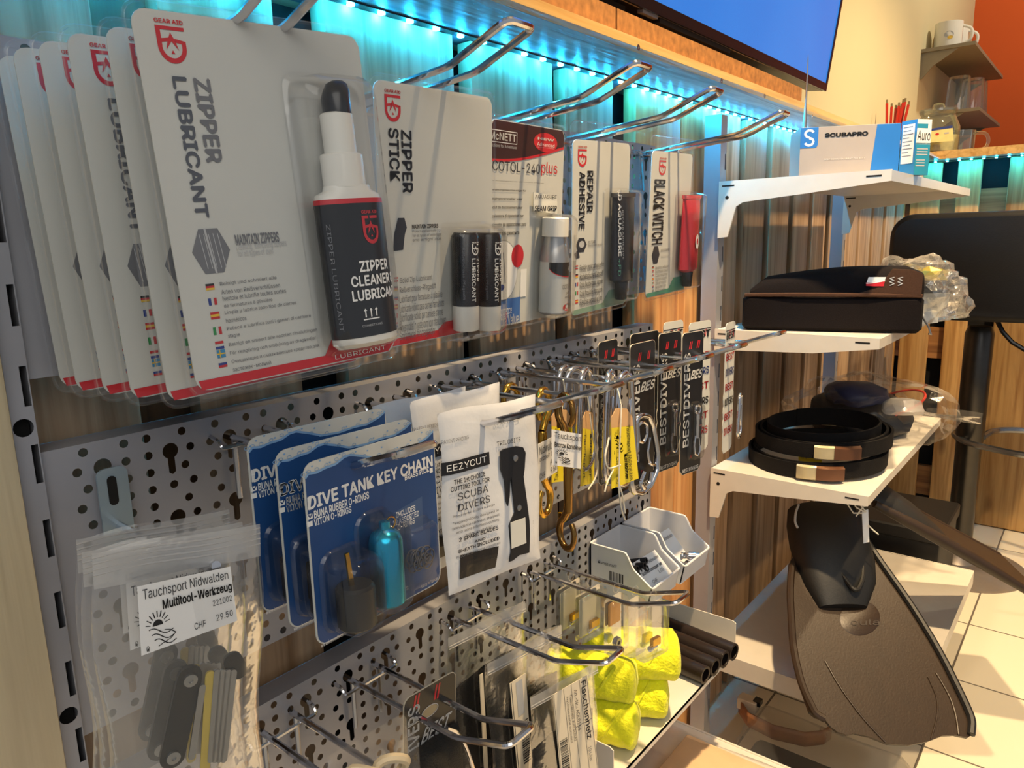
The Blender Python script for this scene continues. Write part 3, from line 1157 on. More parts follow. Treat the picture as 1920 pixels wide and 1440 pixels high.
yb, yt = c.uv(655, 650, zc)[1], c.uv(645, 378, zc)[1]
yc0, yn, yk = c.uv(645, 352, zc)[1], c.uv(633, 292, zc)[1], c.uv(632, 216, zc)[1]
ytop = c.uv(632, 152, zc)[1]
b_ = ell_loft([(brx - 0.003, brz - 0.003, yb - 0.001), (brx, brz, yb + 0.002), (brx, brz, yt), (brx - 0.001, brz - 0.001, yt + 0.004), (0.017, 0.0110, yc0 - 0.002), (0.016, 0.0105, yc0 + 0.001)], bcx, zc).build('bottle', WHITEPL, c.root)
ell_loft([(brx + 0.0003, brz + 0.0003, yb + 0.006), (brx + 0.0003, brz + 0.0003, yt - 0.0015)], bcx, zc).build('bottle_label', BLACKPL, b_)
ell_loft([(brx + 0.0004, brz + 0.0004, yt - 0.0018), (brx + 0.0002, brz + 0.0002, yt + 0.0012)], bcx, zc).build('red_band', RED, b_)
m = ell_loft([(0.0145, 0.0108, yc0), (0.0145, 0.0108, yn), (0.013, 0.0100, yn + 0.001)], bcx - 0.001, zc)
m = ell_loft([(0.0105, 0.0098, yn), (0.0105, 0.0098, yk), (0.009, 0.0085, yk + 0.001)], bcx - 0.001, zc, m)
m.build('pump_collar', WHITEPL, b_)
m = MB()
m.rings([ell(bcx + dx, zc + dz, rx, rz, y) for rx, rz, y, dx, dz in ((0.0088, 0.0095, yk, 0, 0), (0.0088, 0.0095, yk + 0.010, 0, 0), (0.0086, 0.0085, ytop - 0.007, 0.001, 0), (0.007, 0.006, ytop - 0.002, 0.002, 0), (0.004, 0.003, ytop, 0.003, 0))])
m.build('spray_cap', BLACKPL, b_)
RT = 0.0007


def warp_bottle(u, v, dz):
    t = u / brx
    return (bcx + (brx + RT + dz) * math.sin(t), v, zc + (brz + RT + dz) * math.cos(t))


p = Print(warp=warp_bottle)
dx = 0.007
hL = yt - yb
logo(p, -0.0065 + dx, yb + 0.70 * hL, 0.0065 + dx, yb + 0.93 * hL, RED, BLACK)
for i, s in enumerate(('ZIPPER', 'CLEANER &', 'LUBRICANT')):
    hw = (0.0125, 0.0195, 0.020)[i]
    p.text(s, dx - hw, yb + (0.515 - 0.098 * i) * hL, dx + hw, yb + (0.59 - 0.098 * i) * hL, PURE, bold=0.03)
for i in range(3):
    xx = dx - 0.012 + 0.004 * i
    p.line([(xx, yb + 0.20 * hL), (xx, yb + 0.25 * hL)], 0.0009, PURE)
    p.poly([(xx - 0.0012, yb + 0.245 * hL), (xx + 0.0012, yb + 0.245 * hL), (xx, yb + 0.262 * hL)], PURE)
p.line([(dx - 0.014, yb + 0.185 * hL), (dx - 0.002, yb + 0.185 * hL)], 0.0008, PURE)
p.text('CONDITIONS', dx - 0.0155, yb + 0.135 * hL, dx - 0.0005, yb + 0.15 * hL, LGREY)
p.text('ZIPPER LUBRICANT', -0.0262, yb + 0.12 * hL, -0.0225, yb + 0.85 * hL, GREY, rot=-90)
p.build('bottle_printing', b_)
m = MB()
yy0, yy1 = yb - 0.003, ytop + 0.003
m.loft([(2 * brx + 0.010, yy1 - yy0 + 0.006, 0.010, 0.0023, bcx, (yy0 + yy1) / 2), (2 * brx + 0.005, yy1 - yy0, 0.010, 0.004, bcx, (yy0 + yy1) / 2),
        (2 * brx + 0.002, yy1 - yy0 - 0.002, 0.012, 0.021, bcx, (yy0 + yy1) / 2), (2 * brx - 0.008, yy1 - yy0 - 0.010, 0.012, 0.0262, bcx, (yy0 + yy1) / 2)], cap=False)
rs = rr_pts(2 * brx - 0.008, yy1 - yy0 - 0.010, 0.012, 4, bcx, (yy0 + yy1) / 2)
m.flat([(x, y, 0.0262) for x, y in rs])
m.build('blister', CLEAR, c.root)
front = c
for k, (x, tl, ya, l) in enumerate(((0.1225, (212, 34), 0.05, 'white blister card with a pump bottle directly behind the frontmost one at the left'),
                                    (0.0950, (142, 72), 0.03, 'white blister card with a pump bottle, third from the front of its row'),
                                    (0.0675, (90, 95), 0.03, 'white blister card with a pump bottle, fourth from the front of its row'),
                                    (0.0400, (42, 122), 0.02, 'white blister card with a pump bottle, fifth from the front of its row'),
                                    (0.0125, (12, 128), 0.02, 'white blister card with a pump bottle, last of its row, against the panel'))):
    o = copy_tree(front.root)
    ly = atX(tl[0], tl[1], x).y
    o.matrix_world = frame((x + 0.071 * math.sin(ya), ly + 0.071 * math.cos(ya), 1.0175), ya, -0.02 if k < 3 else 0.0, 0.045)
    o['label'] = l

# --- two-stick card
c = Card('blister_card', 'white blister card with two black wax sticks, left of the brown topped card', 'packaged wax sticks', (0.11, 0.2469, 1.0197), -0.008, 0.059, 0.027)
LW, LH = 0.1366, 0.2038
base_card(c, LW, LH)
p = Print(0.0007)
logo(p, *box2(c, (719, 166), (751, 230)), RED, WHITE)
p.text('ZIPPER', *box2(c, (750, 243), (773, 362)), INK, rot=-90, bold=0.03)
p.text('STICK', *box2(c, (726, 239), (749, 341)), INK, rot=-90, bold=0.03)
x0, y0, x1, y1 = box2(c, (734, 409), (763, 469))
p.poly([(x0, y0), (x0 + (x1 - x0) * .7, y0 + (y1 - y0) * .02), (x1 - (x1 - x0) * .15, y0 + (y1 - y0) * .5), (x1, y1 - (y1 - y0) * .3), (x0 + (x1 - x0) * .85, y1), (x0 + (x1 - x0) * .4, y1), (x0 + (x1 - x0) * .1, y0 + (y1 - y0) * .5)], INK)
p.text('MAINTAIN ZIPPERS', *box2(c, (771, 421), (820, 427)), INK, bold=0.03)
for i, s in enumerate(('Protect and lubricate zips', 'for all types of watertight', 'and airtight zips')):
    p.text(s, *box2(c, (772, 431 + 8 * i), (826, 435 + 8 * i)), GREY)
for i, (k, s) in enumerate((('en', 'Solid Zip Lubricant'), ('de', 'Reißverschluss-Pflegestift'), ('ru', 'Lubrifiant pour fermetures à glissière'), ('es', 'Lubricante sólido para cierres herméticos'), ('it', 'Lubrificante solido per cerniere stagne'), ('nl', 'Smeermiddel in vaste vorm voor ritssluitingen'), ('se', 'Smörjmedel för dragkedjor'))):
    yv = 521 + 17 * i
    flag(p, k, *box2(c, (738, yv - 1), (745, yv + 7)))
    p.text(s, *box2(c, (748, yv), (790 + min(45, len(s)), yv + 5)), GREY)
y0 = -LH / 2
p.poly([(-LW / 2 + 0.002, y0 + 0.0008), (LW / 2 - 0.006, y0 + 0.0008), (LW / 2 - 0.001, y0 + 0.005), (LW / 2 - 0.001, y0 + 0.015), (LW / 2 - 0.066, y0 + 0.013), (LW / 2 - 0.074, y0 + 0.007), (-LW / 2 + 0.001, y0 + 0.0065)], RED, 0.0001)
p.text('LUBRICANT', LW / 2 - 0.052, y0 + 0.003, LW / 2 - 0.02, y0 + 0.007, PURE, dz=0.0004)
p.build('printing', c.root)
zc = 0.011
for i, (xa, xb) in enumerate(((849, 895), (898, 932))):
    sx0, sy0, sx1, sy1 = box2(c, (xa, 437), (xb, 614), zc)
    cx = (sx0 + sx1) / 2
    rr = 0.0118
    yj = c.uv((xa + xb) / 2, 572, zc)[1]
    s_ = ell_loft([(rr - 0.002, rr - 0.002, sy1), (rr, rr, sy1 - 0.003), (rr, rr, yj)], cx, zc).build('wax_stick', BLACKPL, c.root)
    ell_loft([(rr - 0.0002, rr - 0.0002, yj), (rr - 0.0002, rr - 0.0002, sy0 + 0.001), (rr - 0.001, rr - 0.001, sy0)], cx, zc).build('base', WHITEPL, s_)

    def wst(u, v, dz, cx=cx, rr=rr, zc=zc):
        t = u / rr
        return (cx + (rr + 0.0004 + dz) * math.sin(t), v, zc + (rr + 0.0004 + dz) * math.cos(t))
    p = Print(warp=wst)
    ym = (sy1 + yj) / 2
    hh = sy1 - yj
    logo(p, -0.004, sy1 - 0.30 * hh, 0.004, sy1 - 0.12 * hh, PURE, BLACK)
    p.text('LUBRICANT', -0.0045, yj + 0.06 * hh, -0.0005, yj + 0.66 * hh, PURE, rot=-90, bold=0.02)
    p.text('ZIPPER', 0.001, yj + 0.34 * hh, 0.0042, yj + 0.66 * hh, PURE, rot=-90)
    p.text('Reißverschluss-Pflegestift', -0.0125, yj + 0.1 * hh, -0.010, yj + 0.8 * hh, GREY, rot=-90)
    p.build('stick_printing', s_)
b0, b1, b2, b3 = box2(c, (843, 430), (933, 618), 0.012)
MB().dome(b2 - b0 + 0.004, b3 - b1 + 0.006, 0.0245, (b0 + b2) / 2, (b1 + b3) / 2, 0.008).build('blister', CLEAR, c.root)

# --- brown topped card with a silver bottle
c = Card('blister_card', 'white blister card with brown top and silver bottle under a white cap', 'packaged accelerator', (0.078, 0.4095, 1.0140), -0.077, 0.064, 0.018)
LW, LH = 0.1350, 0.1999
base_card(c, LW, LH)
BROWN = plain('brown_print', '#3a1a16', 0.4, var=0.08)
p = Print(0.0007)
h2, w2 = LH / 2, LW / 2
arc = [(w2 - 0.001 - (LW - 0.002) * i / 14, h2 - 0.0385 + 0.0145 * (1 - math.sin(PI * (0.5 + 0.5 * i / 14))) * 0 + 0.016 * (1 - math.cos(PI * 0.5 * (1 - i / 14))) ** 1.0 * 1.2 + 0.002) for i in range(15)]
top = [(w2 - 0.001, h2 - 0.006), (w2 - 0.005, h2 - 0.0008), (-w2 + 0.005, h2 - 0.0008), (-w2 + 0.001, h2 - 0.006)]
p.poly(top + list(reversed(arc)), BROWN)
p.line([(x, y - 0.0008) for x, y in arc], 0.0024, RED, 0.0001)
q = box2(c, (915, 243), (967, 269))
p.rect(q[0] - 0.001, q[1] - 0.0012, q[2] + 0.0012, q[3] + 0.0012, PURE, 0.0001)
p.rect(q[0] - 0.0003, q[1] - 0.0005, q[2] + 0.0005, q[3] + 0.0005, BROWN, 0.0002)
p.text('McNETT', q[0] + 0.001, q[1] + 0.001, q[2] - 0.001, q[3] - 0.001, PURE, bold=0.02, dz=0.0004)
p.text('Solutions for Adventure', q[0], q[1] - 0.0055, q[2], q[1] - 0.0025, LGREY, dz=0.0004)
q = box2(c, (1000, 246), (1043, 288))
p.disc((q[0] + q[2]) / 2, (q[1] + q[3]) / 2, (q[2] - q[0]) / 2, (q[3] - q[1]) / 2, RED, 0.0002, n=28)
p.text('NEW', q[0] + 0.007, (q[1] + q[3]) / 2 + 0.002, q[2] - 0.007, q[3] - 0.005, PURE, bold=0.03, dz=0.0005)
p.text('Advanced', q[0] + 0.006, (q[1] + q[3]) / 2 - 0.004, q[2] - 0.006, (q[1] + q[3]) / 2 - 0.0005, PURE, dz=0.0005)
p.text('Formula', q[0] + 0.0075, q[1] + 0.0045, q[2] - 0.0075, (q[1] + q[3]) / 2 - 0.0055, PURE, dz=0.0005)
p.text('COTOL-240', *box2(c, (922, 300), (1011, 326)), INK)
p.text('plus', *box2(c, (1014, 303), (1043, 332)), RED)
SANS = ('Cure Accelerator for use with urethane adhesives', 'Aushärtungsbeschleuniger für', 'Drogingsversneller voor', 'Produit de durcissement pour', 'Acceleratore di riparazioni per', 'Acelerador de reparaciones para', 'Ускоритель ремонта')
for i, s in enumerate(SANS):
    yv = 337 + 16.2 * i
    p.text(s, *box2(c, (915, yv), ((1018, 985, 978, 978, 980, 985, 972)[i], yv + 7)), INK, bold=0.01)
q = box2(c, (914, 452), (968, 560))
p.disc((q[0] + q[2]) / 2, (q[1] + q[3]) / 2, (q[2] - q[0]) / 2, (q[3] - q[1]) / 2, PURE, 0.0001, n=28)
p.ring((q[0] + q[2]) / 2, (q[1] + q[3]) / 2, (q[2] - q[0]) / 2, (q[3] - q[1]) / 2, 0.0004, GREY, n=28, dz=0.0002)
q2 = box2(c, (958, 459), (980, 500))
p.disc((q2[0] + q2[2]) / 2, (q2[1] + q2[3]) / 2, (q2[2] - q2[0]) / 2, (q2[3] - q2[1]) / 2, RED, 0.0003)
p.line([((q[0] + q[2]) / 2, q[3] - 0.012), ((q[0] + q[2]) / 2 + 0.004, q[1] + 0.018)], 0.0012, GREY, 0.0003)
p.disc((q[0] + q[2]) / 2 - 0.002, q[1] + 0.014, 0.0045, 0.003, FLAGS['blue'], 0.0003)
q3 = box2(c, (975, 505), (985, 555))
p.rect(q3[0], q3[1], q3[2], q3[3], PURE, 0.0003)
BLUEP = plain('blue_panel_print', '#3a6ab0', 0.45, var=0.05)
q = box2(c, (880, 572), (973, 613))
p.rect(-w2 + 0.002, -h2 + 0.0015, q[2], q[3], BLUEP, 0.0001)
p.text('Performance', *box2(c, (926, 578), (958, 587)), PURE, dz=0.0004)
p.text('Content', *box2(c, (929, 589), (952, 596)), PURE, dz=0.0004)
p.text('= Extra Value', *box2(c, (922, 596), (971, 606)), PURE, bold=0.02, dz=0.0004)
p.build('printing', c.root)
zc = 0.0165
x0, y0, x1, y1 = box2(c, (1006, 408), (1074, 580), zc)
cx = c.uv(1039, 500, zc)[0]
R = 0.0155
SILV = plain('silver_bottle', '#b4b4b4', 0.3, 0.75, var=0.05)
yc = c.uv(1040, 443, zc)[1]
yl = c.uv(1040, 490, zc)[1]
b_ = ell_loft([(R - 0.002, R - 0.002, y0), (R, R, y0 + 0.002), (R, R, yl + 0.004), (R - 0.002, R - 0.002, yl + 0.012), (0.0115, 0.0115, yc - 0.002), (0.0115, 0.0115, yc)], cx, zc).build('bottle', SILV, c.root)
ell_loft([(0.0142, 0.0142, yc), (0.0142, 0.0142, y1 - 0.001), (0.0132, 0.0132, y1)], cx, zc).build('screw_cap', WHITEPL, b_)
ell_loft([(R + 0.0002, R + 0.0002, y0 + 0.003), (R + 0.0002, R + 0.0002, yl)], cx, zc).build('bottle_label', WHITE, b_)


def wb(u, v, dz):
    t = u / R
    return (cx + (R + 0.0006 + dz) * math.sin(t), v, zc + (R + 0.0006 + dz) * math.cos(t))


p = Print(warp=wb)
n = 12
for i in range(n):
    ua, ub = -0.021 + 0.042 * i / n, -0.021 + 0.042 * (i + 1) / n
    f_ = lambda u: yl - 0.003 - 0.012 * math.sqrt(max(0, 1 - ((u - 0.004) / 0.026) ** 2))
    p.poly([(ua, yl), (ub, yl), (ub, f_(ub)), (ua, f_(ua))], BLACK)
    p.poly([(ua, f_(ua)), (ub, f_(ub)), (ub, f_(ub) - 0.0009), (ua, f_(ua) - 0.0009)], RED)
hh = yl - y0
p.text('McNETT', 0.003, yl - 0.009, 0.013, yl - 0.0045, PURE, bold=0.02)
p.text('COTOL-240', -0.006, y0 + 0.50 * hh, 0.014, y0 + 0.585 * hh, INK)
p.text('2 HOUR CURE', -0.001, y0 + 0.40 * hh, 0.014, y0 + 0.44 * hh, INK, bold=0.02)
p.text('ACCELERATOR', -0.002, y0 + 0.32 * hh, 0.014, y0 + 0.36 * hh, INK, bold=0.02)
p.disc(0.004, y0 + 0.15 * hh, 0.0085, 0.004, RED)
p.text('NEW!', -0.001, y0 + 0.14 * hh, 0.008, y0 + 0.185 * hh, PURE, bold=0.03)
p.text('Advanced Formula', -0.002, y0 + 0.105 * hh, 0.010, y0 + 0.128 * hh, PURE)
p.build('bottle_printing', b_)
MB().dome(2 * R + 0.006, y1 - y0 + 0.008, 0.0345, cx, (y0 + y1) / 2, 0.006).build('blister', CLEAR, c.root)
q = box2(c, (1000, 360), (1044, 400), 0.004)
s_ = MB().prism([(q[0], q[3]), (q[2] - 0.002, q[3] - 0.004), (q[2], q[1] - 0.001), (q[0] + 0.001, q[1] + 0.003)], 0.004, 0.0046).build('sticker', WHITE, c.root, smooth=False)
p = Print(0.0048)
p.text('AQUASURE', q[0] + 0.002, q[3] - 0.0065, q[2] - 0.003, q[3] - 0.0025, INK)
p.text('SEAM GRIP', q[0] + 0.002, q[1] + 0.002, q[2] - 0.002, q[1] + 0.008, INK, bold=0.02)
p.build('sticker_printing', s_)


# --- the two tube cards
def tube_card(c, LW, LH, green):
    base_card(c, LW, LH, tab=0.016)
    p = Print(0.0007)
    y0 = -LH / 2
    p.poly([(-LW / 2 + 0.003, y0 + 0.0008), (LW / 2 - 0.006, y0 + 0.0008), (LW / 2 - 0.001, y0 + 0.006), (LW / 2 - 0.001, y0 + 0.022), (LW / 2 - 0.045, y0 + 0.022), (LW / 2 - 0.06, y0 + 0.0075), (-LW / 2 + 0.0015, y0 + 0.0065)], green, 0.0001)
    return p


GREEN1 = plain('sage_print', '#7f9c8a', 0.45, var=0.05)
GREEN2 = plain('teal_print', '#4f8f7a', 0.45, var=0.05)


def paint_tube(c, tl, br, zc, body, cap, crimp, lean=0.0):
    x0, y0, x1, y1 = box2(c, tl, br, zc)
    cx, w = (x0 + x1) / 2, (x1 - x0) / 2
    yc = y0 + (y1 - y0) * 0.165
    t = MB()
    n = 20
    rs = []
    for y, rx, rz in ((y1, w, 0.0012), (y1 - 0.006, w, 0.0014), (y1 - 0.02, w * 0.99, 0.0042), (yc + 0.03, w * 0.95, 0.0078), (yc + 0.004, w * 0.9, 0.0092), (yc + 0.001, w * 0.6, 0.007), (yc, w * 0.55, 0.006)):
        rs.append(ell(cx, zc, rx, rz, y, n))
    t.rings(rs)
    b = t.build('tube', body, c.root)
    t = MB()
    t.rings([[(cx + r * math.cos(2 * PI * j / 24) * (1 if j % 2 else 0.94), y, zc - r * math.sin(2 * PI * j / 24) * (1 if j % 2 else 0.94)) for j in range(24)] for r, y in ((min(w * 0.7, 0.0085), yc), (min(w * 0.62, 0.0075), y0 + 0.001), (min(w * 0.58, 0.007), y0))])
    t.build('tube_cap', cap, b)
    MB().box((cx - w, y1 - 0.005, zc - 0.0018), (cx + w, y1, zc + 0.0018)).build('crimped_end', crimp, b, smooth=False)
    MB().dome(2 * w + 0.008, y1 - y0 + 0.008, 0.020, cx, (y0 + y1) / 2, 0.005).build('blister', CLEAR, c.root)
    return b, cx, w, y0, y1, yc


c = Card('blister_card', 'white blister card with a black tube, hanging right of the brown topped card', 'packaged adhesive', (0.063, 0.5758, 1.0122), -0.012, 0.051, 0.042)
LW, LH = 0.1301, 0.2014
p = tube_card(c, LW, LH, GREEN1)
logo(p, *box2(c, (1083, 273), (1099, 313)), RED, WHITE)
p.text('REPAIR', *box2(c, (1100, 320), (1110, 398)), INK, rot=-90, bold=0.03)
p.text('ADHESIVE', *box2(c, (1085, 322), (1095, 430)), INK, rot=-90, bold=0.03)
p.text('MULTI-PURPOSE', *box2(c, (1109, 321), (1114, 385)), LGREY, rot=-90)
q = box2(c, (1076, 446), (1098, 483))
hexa(p, (q[0] + q[2]) / 2 + 0.002, (q[1] + q[3]) / 2 + 0.003, (q[2] - q[0]) / 2.2, INK, (q[3] - q[1]) / 2.6)
p.poly([(q[0], q[1] + 0.006), (q[0] + 0.009, q[1] + 0.011), (q[0] + 0.012, q[1] + 0.001), (q[0] + 0.004, q[1])], INK)
p.disc((q[0] + q[2]) / 2 + 0.003, (q[1] + q[3]) / 2 + 0.004, 0.006, 0.004, LGREY, 0.0001)
p.text('FIX TEARS', *box2(c, (1102, 452), (1115, 456)), INK)
p.text('Permanent repairs', *box2(c, (1102, 458), (1128, 461)), GREY)
for i, (k, s) in enumerate((('en', 'Flexible repair adhesive for'), ('de', 'Hochelastischer Klebstoff'), ('fr', 'Colle flexible pour réparer'), ('it', 'Colla flessibile riparazioni'), ('es', 'Flexible reparatie lijm'))):
    yv = 498 + 16.5 * i - 0.4 * i
    flag(p, k, *box2(c, (1078, yv), (1083, yv + 6)))
    p.text(s, *box2(c, (1086, yv - 1), (1131 - i, yv + 3)), INK)
    p.text('flexible, watertight repairs', *box2(c, (1086, yv + 5), (1126 - i, yv + 8)), GREY)
p.build('printing', c.root)
b, cx, w, y0, y1, yc = paint_tube(c, (1148, 362), (1184, 556), 0.010, BLACKPL, BLACKPL, plain('grey_crimp', '#3a3a3c', 0.4))


def wtube(u, v, dz, cx=cx, w=w):
    t = (u - cx) / w * 1.15 - 0.62
    k = min(1.0, max(0.0, (v - y0) / (y1 - y0)))
    rz = 0.0095 - 0.004 * max(0.0, (k - 0.3) / 0.7)
    return (cx + (w * 0.99 + dz) * math.sin(t), v, 0.010 + (rz + 0.0006 + dz) * math.cos(t))


p = Print(warp=wtube)
p.text('AQUASURE', cx - 0.0055, yc + 0.034, cx + 0.001, yc + 0.098, PURE, rot=-90, bold=0.03)
p.text('+FD', cx - 0.005, yc + 0.010, cx + 0.000, yc + 0.031, GREEN2, rot=-90, bold=0.01)
p.text('REPAIR ADHESIVE', cx + 0.003, yc + 0.03, cx + 0.005, yc + 0.09, LGREY, rot=-90)
logo(p, cx - 0.0055, yc + 0.101, cx + 0.002, yc + 0.114, PURE, BLACK)
p.build('tube_printing', b)

c = Card('blister_card', 'white blister card with a red tube, last of the top row before the bare boards', 'packaged sealant', (0.045, 0.7905, 1.0166), -0.035, 0.057, 0.032)
LW, LH = 0.1340, 0.2018
p = tube_card(c, LW, LH, GREEN2)
logo(p, *box2(c, (1236, 295), (1247, 329)), RED, WHITE)
p.text('BLACK WITCH', *box2(c, (1226, 336), (1241, 457)), INK, rot=-90, bold=0.03)
q = box2(c, (1222, 462), (1235, 494))
hexa(p, (q[0] + q[2]) / 2, (q[1] + q[3]) / 2, (q[2] - q[0]) / 2, INK, (q[3] - q[1]) / 1.8)
p.text('MAINTAIN REPAIR', *box2(c, (1238, 467), (1254, 470)), GREY)
p.text('Neoprene adhesive', *box2(c, (1238, 478), (1254, 481)), LGREY)
for i in range(8):
    yv = 501 + 7.2 * i
    flag(p, ('de', 'en', 'fr', 'es', 'it', 'nl', 'se', 'ru')[i], *box2(c, (1222, yv - 1), (1225, yv + 2)))
    p.text(('Neoprene adhesive', 'Neoprenkleber schwarz', 'Colle néoprène', 'Pegamento neopreno', 'Colla per neoprene', 'Neopreen lijm', 'Neoprenlim', 'Клей для неопрена')[i], *box2(c, (1228, yv - 1.5), (1252 - i, yv + 1.5)), GREY)
p.build('printing', c.root)
b, cx, w, y0, y1, yc = paint_tube(c, (1281, 366), (1303, 533), 0.010, plain('red_tube', '#b82430', 0.32, var=0.06), BLACKPL, plain('red_crimp', '#c84a52', 0.3))
p = Print(warp=lambda u, v, dz: wtube(u + w * 0.3, v, dz, cx, w))
p.disc(cx + w * 0.55, yc + 0.045, 0.0075, 0.011, PURE)
p.disc(cx + w * 0.55, yc + 0.045, 0.004, 0.005, RED, 0.0002, n=6)
p.build('tube_printing', b)


# ================================================================== MIDDLE ROW
NAVY = plain('blue_card_print', '#1b467f', 0.4, var=0.12, scale=25)
NAVY2 = plain('deep_blue_card_print', '#16366e', 0.4, var=0.1, scale=25)
SKY = plain('splash_print', '#7fa8d4', 0.45, var=0.15)
SLATE = plain('slate_print', '#3c5a88', 0.45, var=0.05)
TEALMET = plain('anodised_blue', '#1fa3c8', 0.22, 0.85, var=0.08)
GUN = plain('gunmetal_knob', '#3a3a3c', 0.35, 0.5, var=0.12)

c = Card('key_chain_card', 'blue and white key chain card with a bright blue mini tank, front of its hook', 'packaged key chain', (0.16, 0.1196, 0.7958), -0.042, -0.019, -0.015,
         group='blue key chain cards')
LW, LH = 0.1244, 0.1288
MB().slab(LW, LH, 0.009, -0.0006, 0.0004).build('backing_card', WHITE, c.root)
p = Print(0.0007)
wave = [c.uv(*q) for q in ((565, 897), (577, 886), (592, 884), (607, 876), (628, 868), (644, 855), (655, 851), (676, 853), (700, 857), (730, 850), (758, 838), (780, 832), (800, 818), (813, 806))]
wave[0] = (-LW / 2 + 0.001, wave[0][1])
wave[-1] = (LW / 2 - 0.001, wave[-1][1])
low = [(x, y) for x, y in rr_pts(LW - 0.002, LH - 0.002, 0.008, 4) if y < 0]
low = sorted([q for q in low if q[0] < 0], key=lambda q: -q[1]) + sorted([q for q in low if q[0] > 0], key=lambda q: q[1])
mid = -0.010
p.poly(wave[::-1] + [(-LW / 2 + 0.001, mid), (LW / 2 - 0.001, mid)], NAVY)
p.poly([(LW / 2 - 0.001, mid), (-LW / 2 + 0.001, mid)] + low, NAVY)
for i, (q0, q1) in enumerate(zip(wave, wave[1:])):
    p.line([(q0[0], q0[1] - 0.0006), (q1[0], q1[1] - 0.0006)], 0.0016, SKY, 0.0001)
    mx, my = (q0[0] + q1[0]) / 2, (q0[1] + q1[1]) / 2
    p.disc(mx, my + 0.002 + 0.002 * (i % 3), 0.0009, 0.0006, SKY, 0.0001, n=8)
    p.ring(mx - 0.003, my + 0.001, 0.0018, 0.0013, 0.0004, SKY, n=8, dz=0.0001)
p.text('DIVE TANK KEY CHAIN', *box2(c, (574, 931), (810, 874)), PURE, bold=0.035)
p.textc('BRASS PICK', c, (757, 894), (803, 881), 0.0042, PURE, bold=0.03)
q = box2(c, (804, 878), (810, 885))
p.rect(q[0], q[1], q[2], q[3], PURE, 0.0002)
p.textc('BUNA RUBBER O-RINGS', c, (587, 965), (690, 927), 0.0056, PURE, bold=0.03)
p.textc('VITON O-RINGS', c, (587, 980), (657, 954), 0.0050, PURE, bold=0.03)
for a, b_ in (((574, 964), (585, 971)), ((574, 979), (585, 985))):
    q = box2(c, a, b_)
    p.rect(q[0], q[1], q[2], q[1] + (q[2] - q[0]) * 0.8, PURE, 0.0002)
q = box2(c, (574, 964), (585, 971))
p.line([(q[0] + 0.001, q[1] + 0.003), (q[0] + 0.0022, q[1] + 0.001), (q[2] + 0.0005, q[3] + 0.001)], 0.0008, NAVY2, 0.0003)
p.poly([c.uv(*q) for q in ((735, 962), (790, 930), (792, 993), (752, 1003))], SLATE, 0.0001)
for i, (s, a, b_) in enumerate((('INCLUDES', (741, 965), (777, 952)), ('12 ASSORTED', (735, 981), (784, 962)), ('O-RINGS', (744, 988), (776, 976)))):
    p.textc(s, c, a, b_, 0.0046, PURE, bold=0.02)
p.textc('www.innovativescuba.com', c, (600, 1208), (664, 1178), 0.0028, PURE)
p.textc('Colorado Springs, CO, USA 80915', c, (679, 1160), (757, 1121), 0.0034, PURE)
p.textc('Made in Taiwan', c, (788, 1099), (819, 1084), 0.0026, PURE, bold=0.01)
p.textc('PARTS', c, (740, 1113), (764, 1102), 0.0032, PURE)
p.disc(*c.uv(707, 1136), 0.006, 0.002, RED, 0.0001)
p.build('printing', c.root)
zc = 0.013
x0, y0, x1, y1 = box2(c, (697, 1003), (753, 1118), zc)
cx, R = (x0 + x1) / 2, 0.0122
tk = MB().lathe([(0.003, y0), (R - 0.002, y0), (R, y0 + 0.002), (R, y1 - 0.008), (R * 0.85, y1 - 0.003), (R * 0.5, y1), (0.004, y1 + 0.001), (0.004, y1 + 0.006), (0.0025, y1 + 0.0065)], (cx, 0, zc), axis='y', n=28)
tk = tk.build('mini_tank', TEALMET, c.root)
MB().tube([(cx + 0.006 + 0.0045 * math.cos(a), y1 + 0.003 + 0.0045 * math.sin(a), zc) for a in [2 * PI * i / 18 for i in range(18)]], 0.0006, 6, closed=True).build('split_ring', BRASS, tk)
MB().dome(2 * R + 0.008, y1 - y0 + 0.016, 0.0265, cx, (y0 + y1) / 2 + 0.003, 0.011).build('tank_blister', CLEAR, c.root)
x0, y0, x1, y1 = box2(c, (638, 1108), (697, 1158), zc)
cx2, R2 = (x0 + x1) / 2, 0.0135
kn = MB()
kn.rings([[(cx2 + r * (1.0 if j % 2 else 0.96) * math.cos(2 * PI * j / 40), y, zc - r * (1.0 if j % 2 else 0.96) * math.sin(2 * PI * j / 40)) for j in range(40)] for r, y in ((R2 * 0.9, y0), (R2, y0 + 0.0015), (R2, y1 - 0.002), (R2 * 0.85, y1))])
kn = kn.build('tank_cap', GUN, c.root)
px, py = c.uv(650, 1037, zc)
MB().prism([(px - 0.0016, py), (px + 0.0014, py), (px + 0.0042, y1), (px + 0.0002, y1)], zc - 0.0008, zc + 0.0008).build('brass_pick', BRASS, kn, smooth=False)
MB().dome(2 * R2 + 0.009, y1 - y0 + 0.026, 0.0275, cx2, (y0 + y1) / 2 + 0.010, 0.010).build('cap_blister', CLEAR, c.root)
x0, y0, x1, y1 = box2(c, (750, 990), (816, 1086), 0.006)
cx3, cy3 = (x0 + x1) / 2 + 0.001, (y0 + y1) / 2
MB().dome(x1 - x0 - 0.002, y1 - y0 - 0.004, 0.014, cx3, cy3, 0.005).build('ring_blister', CLEAR, c.root)
m = MB()
for k in range(12):
    a, b_ = cx3 - 0.007 + 0.0013 * k, cy3 - 0.004 + 0.004 * math.sin(k * 2.3)
    m.tube([(a + 0.0055 * math.cos(t), b_ + 0.0055 * math.sin(t), 0.003 + 0.0006 * k) for t in [2 * PI * i / 16 for i in range(16)]], 0.0006, 5, closed=True)
